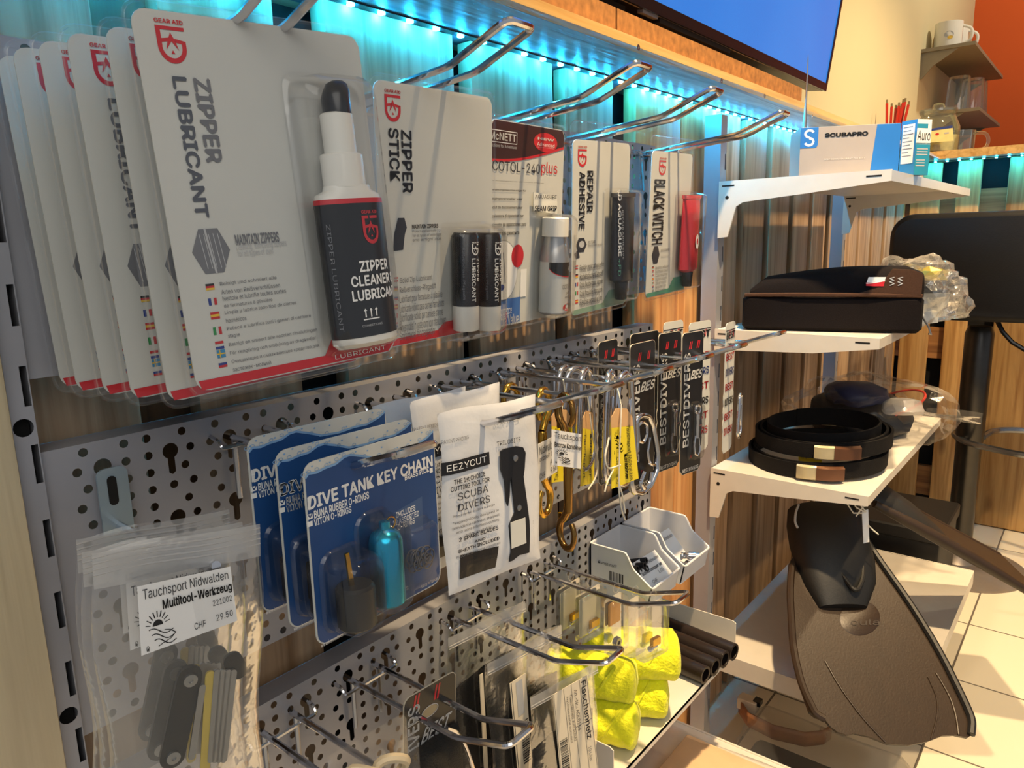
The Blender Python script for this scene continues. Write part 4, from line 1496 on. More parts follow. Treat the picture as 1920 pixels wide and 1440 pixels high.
tag(m.build('o_rings', plain('grey_rings', '#55555a', 0.5), c.root), kind='stuff')
keych = c
for pos, yaw, l in (((0.135, 0.1175, 0.8000), 0.0, 'blue and white key chain card in the middle of its hook, half hidden'),
                    ((0.110, 0.1125, 0.8065), 0.0, 'blue and white key chain card at the back of its hook, next to the panel')):
    o = copy_tree(c.root)
    o.matrix_world = frame(pos, yaw, -0.02, -0.015)
    o['label'] = l

# ------------------------------------------------------------------ cutting tool pouches
POUCH = plain('white_pouch_film', '#d8dade', 0.3, var=0.04, coat=0.3, bump=0.5, bscale=45)
POUCHW = plain('dark_window', '#2a2522', 0.18, var=0.5, scale=60, bump=0.3, bscale=60)


def pillow(w, h, t, amp=0.002, seed=0, edge=0.15):
    rnd = random.Random(seed)
    ph = [rnd.uniform(0, 6) for _ in range(8)]

    def f(i, j, s):
        u, v = (i - 0.5), (j - 0.5)
        e = max(0.0, min(1, (0.5 - abs(u)) / edge)) * max(0.0, min(1, (0.5 - abs(v)) / edge))
        wz = t * math.sqrt(e) * s + amp * math.sin(7 * u + ph[0] + 3 * v) * math.sin(5 * v + ph[1])
        ex = amp * 1.2 * math.sin(9 * v + ph[2]) * (2 * u)
        return (u * w + ex, v * h + amp * 0.8 * math.sin(8 * u + ph[3]) * (2 * v), wz)
    return f


def pouch_mesh(w, h, t, seed, back=True, nu=40, nv=48, amp=0.0012):
    f = pillow(w, h, t, amp, seed)
    m = MB()
    m.grid(lambda a, b: f(a, b, 1.0), nu, nv)
    if back:
        m.grid(lambda a, b: f(a, b, -0.25), nu, nv)
    return m, f


c = Card('tool_pouch', 'white pouch with a black line cutter in its window, front of its hook', 'packaged cutter', (0.15, 0.2589, 0.7827), 0.102, -0.061, -0.034, group='white cutter pouches')
LW, LH = 0.1167, 0.1563
m, pf = pouch_mesh(LW, LH, 0.0045, 3)
m.build('pouch', POUCH, c.root)


def wpouch(f, W_, H_, lift=0.0011):
    def g(u, v, dz):
        q = f(min(1, max(0, u / W_ + 0.5)), min(1, max(0, v / H_ + 0.5)), 1.0)
        return (u, v, q[2] + lift + dz)
    return g


ZP = 0.004
p = Print(warp=wpouch(pf, LW, LH))
B2 = lambda a, b_: box2(c, a, b_, ZP)
p.textc('PATENT PENDING', c, (829, 833), (877, 816), 0.0032, GREY, w=ZP)
p.textc('MADE IN USA', c, (926, 796), (972, 782), 0.0034, GREY, w=ZP)
p.textc('TRILOBITE', c, (930, 834), (972, 821), 0.0042, INK, w=ZP)
(qa, qb), (qc, qd) = c.uv(830, 883, ZP), c.uv(917, 857, ZP)
qm = (qb + qd) / 2
q = (qa, qm - 0.0055, qc, qm + 0.0055)
for i in range(10):
    for j in range(3):
        p.rect(q[0] + (q[2] - q[0]) * i / 10, q[1] + (q[3] - q[1]) * j / 3, q[0] + (q[2] - q[0]) * (i + 1) / 10, q[1] + (q[3] - q[1]) * (j + 1) / 3, BLACK)
p.text('EEZYCUT', q[0] + 0.004, q[1] + 0.0028, q[2] - 0.004, q[3] - 0.0025, PURE, bold=0.0, dz=0.0005)
p.line([(q[0] + 0.019, q[3] - 0.002), (q[0] + 0.027, q[1] + 0.002)], 0.0008, BLACK, 0.0008)
Ls = (('THE 1st CHOICE', (849, 903), (908, 889), 4.2, INK, 0.02), ('CUTTING TOOL FOR', (844, 917), (916, 899), 4.2, INK, 0.02), ('SCUBA', (856, 929), (913, 917), 6.6, INK, 0.0), ('DIVERS', (857, 949), (916, 937), 6.6, INK, 0.0),
      ('Now patented in USA & in Europe', (850, 965), (925, 949), 2.4, INK, 0.0), ('“ergonomically designed to', (849, 977), (932, 961), 2.9, INK, 0.0), ('provide the cleanest, sharpest', (849, 986), (933, 970), 2.9, INK, 0.0),
      ('and most effortless cutting', (855, 993), (932, 979), 2.9, INK, 0.0), ('action available”', (871, 1000), (920, 990), 2.9, INK, 0.0), ('2 SPARE BLADES', (860, 1007), (931, 993), 3.6, INK, 0.03),
      ('AND', (888, 1014), (908, 1010), 2.2, INK, 0.03), ('SHEATH INCLUDED', (859, 1029), (933, 1013), 3.2, INK, 0.03), ('POUCH FITS ANY 2 INCH WEBBING', (856, 1039), (935, 1023), 2.0, GREY, 0.0))
for s, a, b_, hh, ink, bo in Ls:
    p.textc(s, c, a, b_, hh / 1000, ink, w=ZP, bold=bo)
p.text('(c) design v.1 04', *B2((997, 975), (1000, 1022)), GREY, rot=90)
p.build('printing', c.root)


def conform(pts, m, dz):
    return [m(u, v, dz) for u, v in pts]


g = wpouch(pf, LW, LH, 0.0010)
w = MB()
q = [c.uv(*t, ZP) for t in ((863, 1041), (932, 1023), (929, 1064), (863, 1087))]
n = 6
for i in range(n):
    for j in range(n):
        P4 = []
        for a, b_ in ((i, j), (i + 1, j), (i + 1, j + 1), (i, j + 1)):
            s, t = a / n, b_ / n
            x = (q[0][0] * (1 - s) + q[1][0] * s) * (1 - t) + (q[3][0] * (1 - s) + q[2][0] * s) * t
            y = (q[0][1] * (1 - s) + q[1][1] * s) * (1 - t) + (q[3][1] * (1 - s) + q[2][1] * s) * t
            P4.append(g(x, y, 0.0001))
        w.flat(P4)
w.build('blade_window', POUCHW, c.root, norm=False)
kp = [(888, 845), (905, 838), (935, 836)]
K = [(935, 846), (942, 841), (965, 836), (977, 838), (982, 848), (980, 880), (978, 893), (984, 935), (989, 975), (990, 1000), (989, 1035), (970, 1040), (958, 1050), (952, 1052), (955, 1035), (951, 985), (955, 975), (962, 960), (960, 940), (957, 910), (955, 893), (953, 905), (952, 930), (949, 948), (946, 940), (943, 900), (936, 880)]
kpts = [c.uv(*t, ZP) for t in K]
kn = MB()
kn.prism(kpts, 0.0052, 0.0066)
kb = kn.build('line_cutter', plain('cutter_black', '#17171b', 0.3, var=0.1), c.root, smooth=False)
x0, y0 = c.uv(966, 859, 0.0066)
MB().lathe([(0.003, 0.0066), (0.003, 0.0073), (0.001, 0.0075)], (x0, y0, 0), n=14).build('rivet', STEEL, kb)
x0, y0 = c.uv(973, 952, 0.0066)
MB().lathe([(0.0028, 0.0066), (0.0028, 0.0073), (0.001, 0.0075)], (x0, y0, 0), n=14).build('rivet', STEEL, kb)
q = box2(c, (957, 980), (987, 1018), 0.0068)
MB().box((q[0], q[1], 0.0066), (q[2], q[3], 0.0069)).build('blank_label', WHITE, kb, smooth=False)


def by_corner(px, X, w, h, yaw=0.0, pit=0.0, rol=0.0, corner='TR'):
    M = frame((0, 0, 0), yaw, pit, rol)
    r, u = M.col[0].xyz, M.col[1].xyz
    P0 = atX(px[0], px[1], X)
    for _ in range(3):
        o = r * (w / 2 if 'R' in corner else -w / 2) + u * (h / 2 if 'T' in corner else -h / 2)
        cen = P0 - o
        # keep the card's centre at depth X
        P0 = atX(px[0], px[1], X + o.x)
        cen = P0 - o
    return cen


for X, px, l in ((0.112, (936, 718), 'white cutter pouch in the middle of its hook, showing over the front one'), (0.078, (872, 726), 'white cutter pouch at the back of its hook, mostly hidden by the key chain cards')):
    o = copy_tree(c.root)
    o.matrix_world = frame(by_corner(px, X, LW, LH, 0.0, -0.03, -0.03), 0.0, -0.03, -0.03)
    o['label'] = l

# ------------------------------------------------------------------ tool bags on the plate hook
LABEL = plain('paper_label', '#e6e6e6', 0.5, var=0.02)
c = Card('tool_bag', 'clear zip bag holding a folding multitool, frontmost, with a printed price label', 'bagged tool', (0.128, -0.0175, 0.7180), 0.28, 0.03, -0.06, group='clear bags with multitools')
LW, LH = 0.094, 0.222
m, bf = pouch_mesh(LW, LH, 0.008, 11, amp=0.0022)
m.build('bag', BAGM, c.root)
m = MB()
for k in range(4):
    y = LH / 2 - 0.003 - 0.0035 * k
    m.tube([(LW * (t / 8 - 0.5), y + 0.0012 * math.sin(t * 0.8), 0.0025) for t in range(9)], 0.0007, 4)
m.grid(lambda a, b_: ((a - 0.5) * LW, LH / 2 - 0.022 + 0.022 * b_, 0.0022 + 0.001 * math.sin(a * 9)), 12, 3)
m.build('zip_strip', BAGTOP, c.root)
lx0, ly0, lx1, ly1 = box2(c, (258, 1100), (440, 1175), 0.009)
ly1 = c.uv(345, 1080, 0.009)[1]
ly0 = c.uv(355, 1198, 0.009)[1]
M2 = Matrix.Translation((0, 0, 0))
lab = MB()
la = [c.uv(*q, 0.0095) for q in ((257, 1100), (432, 1062), (445, 1164), (265, 1230))]
lab.flat([(x, y, 0.0095) for x, y in la])
lo = lab.build('price_label', LABEL, c.root, norm=False)


def on_quad(qd, z):
    def g(u, v, dz):
        x = (qd[3][0] * (1 - u) + qd[2][0] * u) * (1 - v) + (qd[0][0] * (1 - u) + qd[1][0] * u) * v
        y = (qd[3][1] * (1 - u) + qd[2][1] * u) * (1 - v) + (qd[0][1] * (1 - u) + qd[1][1] * u) * v
        return (x, y, z + dz)
    return g


p = Print(warp=on_quad(la, 0.0098))
p.text('Tauchsport Nidwalden', 0.05, 0.76, 0.96, 0.95, INK)
p.text('Multitool-Werkzeug', 0.24, 0.545, 0.985, 0.735, BLACK, bold=0.03)
p.text('221002', 0.76, 0.40, 0.97, 0.50, INK)
p.text('29.50', 0.78, 0.13, 0.96, 0.24, INK)
p.text('CHF', 0.545, 0.11, 0.665, 0.22, INK)
sunfish(p, 0.05, 0.02, 0.36, 0.60)
p.build('label_printing', lo)
# the folding tool inside the bag
tl = MB()
ca, cb = c.uv(365, 1262, 0.0), c.uv(338, 1400, 0.0)


def bar(a, b_, w, z0, z1):
    d = Vector((b_[0] - a[0], b_[1] - a[1]))
    L = d.length
    d.normalize()
    nrm = Vector((-d.y, d.x))
    pts = []
    for i in range(9):
        t = math.radians(90 + 180 * i / 8)
        pts.append((a[0] + d.x * w * math.cos(t) + nrm.x * w * math.sin(t), a[1] + d.y * w * math.cos(t) + nrm.y * w * math.sin(t)))
    for i in range(9):
        t = math.radians(-90 + 180 * i / 8)
        pts.append((b_[0] + d.x * w * math.cos(t) + nrm.x * w * math.sin(t), b_[1] + d.y * w * math.cos(t) + nrm.y * w * math.sin(t)))
    return MB().prism(pts, z0, z1)


U = lambda x, y, z=0.003: c.uv(x, y, z)
t1 = bar(U(358, 1275), U(325, 1425), 0.0075, -0.003, 0.0005).build('tool_handle', plain('tool_black', '#1a1a1c', 0.4), c.root)
YEL = plain('tool_yellow', '#c8b050', 0.4, 0.2)
bar(U(395, 1268), U(385, 1440), 0.0030, 0.0008, 0.0024).build('tool_plate', YEL, t1)
for dx in (10, 20, 30, 40):
    bar(U(398 + dx, 1262), U(388 + dx * 0.8, 1425), 0.0022, 0.001, 0.0028).build('tool_blade', STEEL, t1)
bar(U(380, 1290), U(360, 1420), 0.0020, 0.001, 0.0028).build('tool_blade', STEEL, t1)
for q in ((357, 1275), (325, 1420)):
    x, y = U(*q, 0.0006)
    MB().lathe([(0.0045, 0.0005), (0.0042, 0.002), (0.0015, 0.0022), (0.0013, 0.0012)], (x, y, 0), n=16).build('screw', STEEL, t1)
bar(U(440, 1245), U(450, 1262), 0.006, -0.003, 0.0).build('tool_end', plain('tool_black', '#1a1a1c', 0.4), t1)
for X, px, yw, l in ((0.104, (452, 976), 0.22, 'clear zip bag with a multitool, directly behind the frontmost bag on the plate hook'), (0.080, (427, 953), 0.16, 'clear zip bag with a multitool, last on the plate hook')):
    o = copy_tree(c.root)
    o.matrix_world = frame(by_corner(px, X, LW, LH, yw, 0.02, -0.06), yw, 0.02, -0.06)
    o['label'] = l


# ------------------------------------------------------------------ snap clips and carabiners
TAGY = plain('yellow_tag', '#e8d22a', 0.5, var=0.05)
TAGB = plain('tan_tag', '#d2a878', 0.6, var=0.08)
STRING = plain('white_string', '#e2dccb', 0.8, var=0.1)


def ring_pts(cx, cy, cz, r, plane='yz', n=20, a0=0, a1=360):
    o = []
    for i in range(n):
        a = math.radians(a0 + (a1 - a0) * i / (n if a1 - a0 == 360 else n - 1))
        c_, s_ = math.cos(a) * r, math.sin(a) * r
        o.append((cx, cy + c_, cz + s_) if plane == 'yz' else (cx + c_, cy, cz + s_))
    return o


def snap_clip(name, label, X, Y, metal, length=0.135, yaw=0.0, group='double ended snap clips', cat='snap clip'):
    """double-ended piston clip hung by one hook from the rod; local z down from the rod"""
    root = thing(name, label, cat, (X, Y, 0.8487), group)
    root.rotation_euler = (0, 0, yaw)
    zb = -length
    # body bar
    MB().lathe([(0.0038, zb + 0.042), (0.0048, zb + 0.044), (0.0048, -0.046), (0.0038, -0.044)], n=14).build('body', metal, root)
    for k, (zo, s) in enumerate(((-0.022, 1), (zb + 0.024, -1))):
        pts = [(0, 0.0, zo - s * 0.022)]
        for i in range(15):
            a = math.radians(-90 + 20 + 300 * i / 14)
            pts.append((0, 0.0125 * math.cos(a) * (1 if k == 0 else 1) + 0.003, zo + s * 0.0165 * math.sin(a) + s * 0.005))
        rad = [0.0042] + [0.0042] * 4 + [0.0036] * 6 + [0.003] * 5
        MB().tube(pts, rad[:len(pts)], 10).build('hook', metal, root)
        MB().tube([(0, 0.0145, zo - s * 0.014), (0, 0.0145, zo + s * 0.006)], 0.0022, 8).build('gate_pin', metal, root)
    return root


def carabiner(name, label, X, Y, z, h, w, r, metal, yaw=0.0, group=None, eye=True):
    root = thing(name, label, 'carabiner', (X, Y, z), group)
    root.rotation_euler = (0, 0, yaw)
    top, bot = w * 0.30, w * 0.5
    pts = []
    for i in range(11):
        a = math.radians(180 - 180 * i / 10)
        pts.append((0, top * math.cos(a), -top + top * math.sin(a) + r))
    for i in range(13):
        a = math.radians(0 - 180 * i / 12)
        pts.append((0, bot * math.cos(a), -(h - bot) + bot * math.sin(a) + r))
    MB().tube(pts, r, 10, closed=True).build('frame', metal, root)
    if eye:
        MB().tube([(0, top * 0.95 - 0.0015, -h * 0.22), (0, w * 0.12, -h * 0.55), (0, bot * 0.8, -h * 0.72)], r * 0.6, 8).build('gate', metal, root)
    return root


def label_on(root, lines, x, y0, z0, y1, z1, mat=None, wrap=0.0055):
    """paper price label folded round a clip, facing out of the wall"""
    m = MB().box((x, y0, z0), (x + 0.0004, y1, z1))
    lo = m.build('price_label', mat or LABEL, root, smooth=False)
    p = Print(warp=lambda u, v, dz: (x + 0.0006 + dz, y0 + (y1 - y0) * u, z0 + (z1 - z0) * v))
    for s, a, b_, c_, d, bo in lines:
        if s == '*':
            sunfish(p, a, b_, c_, d)
        else:
            p.text(s, a, b_, c_, d, INK, bold=bo)
    p.build('label_printing', lo)
    return lo


# brass pair on the third hook
snap_clip('snap_clip', 'brass snap clip nearest the panel, half hidden behind the white pouches', 0.068, 0.3833, BRASS, 0.14)
b = snap_clip('snap_clip', 'brass double ended snap clip with a white price label, beside the white pouches', 0.112, 0.3833, BRASS, 0.14, 0.15)
label_on(b, [('Nidwalden', 0.05, 0.70, 0.95, 0.92, 0.0), ('doppelt 120', 0.05, 0.50, 0.9, 0.64, 0.0), ('AIC', 0.6, 0.30, 0.9, 0.44, 0.0), ('CHF', 0.05, 0.06, 0.32, 0.22, 0.0), ('9.50', 0.62, 0.06, 0.95, 0.22, 0.0)], 0.0062, -0.022, -0.093, 0.020, -0.052)
c3 = snap_clip('snap_clip', 'bronze snap clip seen edge on, with a white wrapped price label', 0.150, 0.3745, BRONZE, 0.165, 1.25)
lb = Card('x', None, None, (0, 0, 0))
bpy.data.objects.remove(lb.root)
fl = MB()
lq = [atX(*q, 0.158) for q in ((1034, 805), (1090, 814), (1089, 879), (1035, 872))]
inv = Matrix.Translation(c3.location) @ Matrix.Rotation(1.25, 4, 'Z')
inv = inv.inverted()
lq = [inv @ q for q in lq]
fl.flat(lq)
lo = fl.build('price_label', LABEL, c3, norm=False)
nv = (lq[1] - lq[0]).cross(lq[3] - lq[0]).normalized()
if nv.dot(inv.to_3x3() @ Vector((1, 0, 0))) < 0:
    nv = -nv
p = Print(warp=lambda u, v, dz: (lq[3] * (1 - u) + lq[2] * u) * (1 - v) + (lq[0] * (1 - u) + lq[1] * u) * v + nv * (0.0004 + dz))
p.text('Tauchsport', 0.08, 0.74, 0.99, 0.94, INK)
p.text('Bronze Karabiner', 0.08, 0.53, 0.99, 0.67, INK, bold=0.02)
sunfish(p, 0.10, 0.06, 0.62, 0.52)
p.build('label_printing', lo)


def price_tag(name, label, corners, X, lines, strings=(), yawX=0.0, tan=0.24, group='yellow price tags on strings', rot=-90):
    """a yellow paper tag with a tan tip; corners TL, TR, BR, BL in the photo, set at distance X from the wall"""
    q = [atX(*t, X + dx) for t, dx in zip(corners, (0, yawX, yawX, 0))]
    o = (q[0] + q[1]) / 2
    root = thing(name, label, 'price tag', o, group)
    q = [v - o for v in q]
    nv = (q[1] - q[0]).cross(q[2] - q[0]).normalized()
    if nv.x < 0:
        nv = -nv
    at = lambda u, v: (q[3] * (1 - u) + q[2] * u) * (1 - v) + (q[0] * (1 - u) + q[1] * u) * v
    out = [(0, 0), (1, 0), (1, 0.88), (0.76, 1), (0.24, 1), (0, 0.88)]
    m = MB()
    m.rings([[at(u, v) - nv * 0.0005 for u, v in out], [at(u, v) for u, v in out]])
    b_ = m.build('tag', TAGB, root, smooth=False)
    p = Print(warp=lambda u, v, dz: at(u, v) + nv * (0.0003 + dz))
    p.rect(0.0, 0.0, 1.0, 1 - tan, TAGY)
    for s, a, b2, c_, d, bo, ink in lines:
        if s == '*':
            sunfish(p, a, b2, c_, d)
        else:
            p.text(s, a, b2, c_, d, ink, rot=rot, bold=bo, dz=0.0004)
    p.build('tag_printing', b_)
    for st in strings:
        pts = [atX(x, y, X + dx) - o for x, y, dx in st]
        MB().tube(fillet(pts, 0.02, 4), 0.0009, 5).build('string', STRING, root)
    return root


# the silver clips on the fourth hook, with their tags
for X, yw, l in ((0.082, 0.1, 'silver carabiner at the back of the fourth hook'), (0.096, -0.15, 'silver carabiner in the middle of the cluster on the fourth hook'), (0.110, 0.2, 'silver carabiner at the front of the cluster on the fourth hook')):
    carabiner('carabiner', l, X, 0.468, 0.853, 0.115, 0.05, 0.0036, CHROME, yw, 'silver carabiners on the fourth hook')
for X, yw, l in ((0.142, 0.35, 'silver carabiner with its tag string, left of the big yellow tag'), (0.160, 0.1, 'silver carabiner right behind the big yellow tag')):
    carabiner('carabiner', l, X, 0.468, 0.853, 0.125, 0.055, 0.0038, CHROME, yw, 'silver carabiners behind the yellow tag')
price_tag('price_tag', 'yellow and tan price tag half hidden behind the white wrapped label', [(1034, 765), (1072, 770), (1074, 900), (1034, 905)], 0.100,
          [('Tauchsport Nidwalden', 0.12, 0.02, 0.34, 0.74, 0.0, BLACK), ('Karabiner', 0.58, 0.38, 0.8, 0.74, 0.02, BLACK)], [[(1052, 772, 0), (1060, 740, 0.002), (1056, 712, 0.004)]], rot=90)
price_tag('price_tag', 'narrow turned yellow price tag with looped string, right of the bronze clip', [(1093, 768), (1116, 775), (1113, 905), (1088, 912)], 0.118,
          [('Tauchsport', 0.1, 0.1, 0.3, 0.7, 0, BLACK), ('Karabiner', 0.6, 0.1, 0.8, 0.7, 0, BLACK)],
          [[(1106, 770, 0.001), (1100, 735, 0), (1095, 712, 0)], [(1106, 775, 0.003), (1111, 820, 0.004), (1122, 865, 0.004), (1118, 895, 0.004), (1103, 918, 0.004)]], yawX=-0.012)
price_tag('price_tag', 'big bright yellow price tag on white strings in front of the silver carabiners', [(1146, 765), (1184, 766), (1197, 897), (1146, 917)], 0.178,
          [('Tauchsport Nidwalden', 0.62, 0.02, 0.80, 0.78, 0.0, BLACK), ('Karabiner', 0.50, 0.05, 0.64, 0.40, 0.03, BLACK), ('CHF', 0.18, 0.26, 0.30, 0.38, 0, BLACK), ('6.90', 0.16, 0.04, 0.28, 0.16, 0, BLACK), ('*', 0.10, 0.42, 0.48, 0.74, 0, None)],
          [[(1165, 757, 0.001), (1164, 790, 0.003), (1161, 850, 0.003), (1160, 920, 0.003), (1165, 955, 0.002), (1172, 975, -0.006)],
           [(1165, 765, 0.0), (1160, 735, -0.004), (1152, 715, -0.01)],
           [(1163, 872, 0.002), (1140, 880, 0.004), (1133, 860, 0.004), (1142, 820, 0.002)], [(1150, 880, 0.003), (1138, 905, 0.004), (1134, 922, 0.004)],
           [(1160, 905, 0.003), (1168, 930, 0.003), (1172, 962, 0.001)]])

# ------------------------------------------------------------------ narrow black and white hanging cards
BDB = plain('black_card', '#151416', 0.35, var=0.12)
CREAMED = plain('card_edge', '#d8cdb8', 0.5)


def bolt_snap(par, x, y, h, metal=None, z=0.006):
    """swivel bolt snap lying on a card, at (x, y) top"""
    metal = metal or CHROME
    m = MB().tube(ring_pts(0, 0, 0, 1, n=2)[0:0] or [(x + 0.0055 * math.cos(t), y - 0.006 + 0.0055 * math.sin(t), z) for t in [2 * PI * i / 18 for i in range(18)]], 0.0016, 7, closed=True)
    s = m.build('snap', metal, par)
    MB().lathe([(0.0032, -0.012), (0.0032, -0.018), (0.0026, -0.02), (0.0026, -h * 0.62)], (x, y, z), axis='y', n=12).build('snap_body', metal, s)
    b0 = y - h * 0.62
    MB().tube([(x - 0.004, b0 + 0.004, z), (x - 0.0065, b0 - h * 0.12, z), (x - 0.004, b0 - h * 0.30, z), (x + 0.002, b0 - h * 0.34, z), (x + 0.006, b0 - h * 0.26, z), (x + 0.006, b0 - h * 0.16, z)], 0.0018, 7).build('snap_hook', metal, s)
    MB().tube([(x + 0.004, b0, z), (x + 0.006, b0 - h * 0.16, z)], 0.0012, 6).build('snap_gate', metal, s)
    MB().tube([(x + 0.003, y - h * 0.4, z), (x + 0.009, y - h * 0.4, z)], 0.0012, 6).build('thumb_stud', metal, s)
    return s


def bd_card(label, pos, yaw, W_, H_, white=False, snap=True, wings=True):
    c = Card('hanging_card', label, 'packaged snap', pos, yaw, 0, 0, group='narrow hanging cards with clips')
    m = MB()
    pts = rr_pts(W_, H_, 0.006, 4)
    if wings:
        L = [(x, y) for x, y in pts]
        pts = [q for q in L if q[1] > 0 and q[0] > 0][:] + [q for q in L if q[1] > 0 and q[0] < 0]
        left = []
        for i in range(13):
            a = -0.005 - (H_ / 2 - 0.02) * 0.75 * i / 12
            left.append((-W_ / 2 - 0.0018 * abs(math.sin(i * PI / 4)), a))
        right = [(-x, y) for x, y in reversed(left)]
        bot = [(-W_ / 2, -H_ / 2 + 0.006), (-W_ / 2 + 0.006, -H_ / 2), (W_ / 2 - 0.006, -H_ / 2), (W_ / 2, -H_ / 2 + 0.006)]
        pts = pts + left + bot + right
    m.prism(pts, -0.0006, 0.0004)
    m.build('card', CREAMED if not white else WHITE, c.root, smooth=False)
    p = Print(0.0007)
    if not white:
        p.poly([(x * 0.985, y * 0.995) for x, y in pts], BDB, -0.0002)
    ink = PURE if not white else BLACK
    w2, h2 = W_ / 2, H_ / 2
    for k in (0, 1):
        xx = -w2 + W_ * (0.30 + 0.36 * k)
        for j in (0, 1):
            p.poly([(xx + 0.0035 * j, h2 - 0.022), (xx + 0.002 + 0.0035 * j, h2 - 0.022), (xx + 0.0045 + 0.0035 * j, h2 - 0.012), (xx + 0.0025 + 0.0035 * j, h2 - 0.012)], RED)
    if white:
        p.line([(-w2, h2 - 0.011), (w2, h2 - 0.011)], 0.0012, BLACK)
        p.text('BEST', -w2 + 0.002, h2 - 0.024, w2 - 0.002, h2 - 0.013, BLACK, bold=0.03)
        for i, (s, ink2) in enumerate((('BEST', RED), ('DIVERS', FLAGS['blue']), ('BEST', RED), ('DIVERS', BLACK), ('BEST', RED), ('DIVERS', RED))):
            y = h2 - 0.055 - 0.022 * i
            p.text(s, -w2 + 0.003, y, w2 - 0.003, y + 0.011, ink2, bold=0.02)
    else:
        p.text('BESTDIVERS', -w2 + W_ * 0.10, -h2 + H_ * 0.20, -w2 + W_ * 0.38, h2 - H_ * 0.14, ink, rot=90, bold=0.02, shear=0.0)
        p.text('BES', w2 - W_ * 0.56, h2 - H_ * 0.33, w2 - 0.0015, h2 - H_ * 0.265, ink, bold=0.03, shear=0.2)
        p.text('BESTDIVERS', -w2 + W_ * 0.12, -h2 + 0.003, w2 - W_ * 0.12, -h2 + 0.008, ink, bold=0.02)
        for j in (0, 1):
            p.line([(-0.002 + 0.003 * j, -h2 + 0.020), (0.000 + 0.003 * j, -h2 + 0.024)], 0.001, RED)
    p.build('printing', c.root)
    if snap:
        bolt_snap(c.root, w2 * 0.25, -0.002, H_ * 0.38)
        MB().dome(W_ * 0.5, H_ * 0.40, 0.012, w2 * 0.25, -H_ * 0.20, 0.006).build('blister', CLEAR, c.root)
    return c


bd_card('narrow black card on the fifth hook, leftmost of the black cards', (0.07, 0.5802, 0.7795), 0.0, 0.0467, 0.187)
cb = bd_card('black card carrying the big polished steel snap hook', (0.125, 0.5702, 0.7834), 0.042, 0.0573, 0.1849, snap=False)
bd_card('wide black card at the back of the sixth hook, only its top corner showing', (0.070, 0.6750, 0.7730), 0.12, 0.066, 0.20)
bd_card('narrow black card with a swivel snap, middle of the sixth hook', (0.110, 0.6702, 0.7814), 0.156, 0.0504, 0.1885)
bd_card('narrow black card with a swivel snap, front of the sixth hook', (0.145, 0.6653, 0.7845), 0.181, 0.0455, 0.1888)
wq = by_corner((1281, 599), 0.085, 0.05, 0.19, 0.1)
bd_card('smaller white topped card behind the black cards, left of the other white card', wq, 0.1, 0.05, 0.19, white=True, snap=False)
wq = by_corner((1333, 599), 0.115, 0.058, 0.19, 0.1)
bd_card('white card with black and red lettering, behind the frontmost narrow black card', wq, 0.1, 0.058, 0.19, white=True, snap=False)
bd_card('white card with red lettering alone on the farthest hook by the upright', (0.138, 0.8028, 0.7810), -0.071, 0.040, 0.1923, white=True, snap=False)
fc = bpy.data.objects['hanging_card.007'] if 'hanging_card.007' in bpy.data.objects else cb.root
carabiner('carabiner', 'small silver carabiner in front of the far white card with red lettering', 0.150, 0.818, 0.768, 0.065, 0.024, 0.0022, CHROME, 0.2)
# big steel snap hook mounted on its black card
m = MB()
cx, cy = cb.uv(1210, 815, 0.008)
sc_ = 0.5
pts = []
U2 = lambda x, y: (*cb.uv(x, y, 0.010), 0.010)
outer = [(1193, 800), (1193, 785), (1203, 778), (1216, 781), (1225, 800), (1233, 850), (1232, 880), (1220, 910), (1203, 926), (1188, 923), (1183, 905), (1188, 870), (1194, 830)]
big = MB().tube(fillet([U2(*q) for q in outer], 0.004, 3, closed=True), 0.0036, 10, closed=True)
bs = big.build('snap_hook', CHROME, cb.root)
MB().tube(fillet([U2(*q) for q in ((1197, 815), (1196, 797), (1205, 790), (1213, 797), (1213, 815), (1206, 830), (1198, 828))], 0.003, 3, closed=True), 0.0022, 8, closed=True).build('swivel_eye', CHROME, bs)
MB().tube(fillet([U2(*q) for q in ((1218, 820), (1214, 845), (1218, 870), (1229, 873), (1231, 860))], 0.004, 3), 0.0020, 8).build('gate', CHROME, bs)
MB().tube(fillet([U2(*q) for q in ((1208, 885), (1200, 905), (1207, 918), (1219, 905), (1222, 885))], 0.004, 3), 0.0030, 8).build('inner_hook', CHROME, bs)


# ================================================================== LOWER ROW
NETB = plain('black_net', '#0c0a0b', 0.85, spec=0.2, var=0.35, scale=160, bump=0.6, bscale=420)
LABELC = plain('buff_label', '#e2d6be', 0.55, var=0.03)


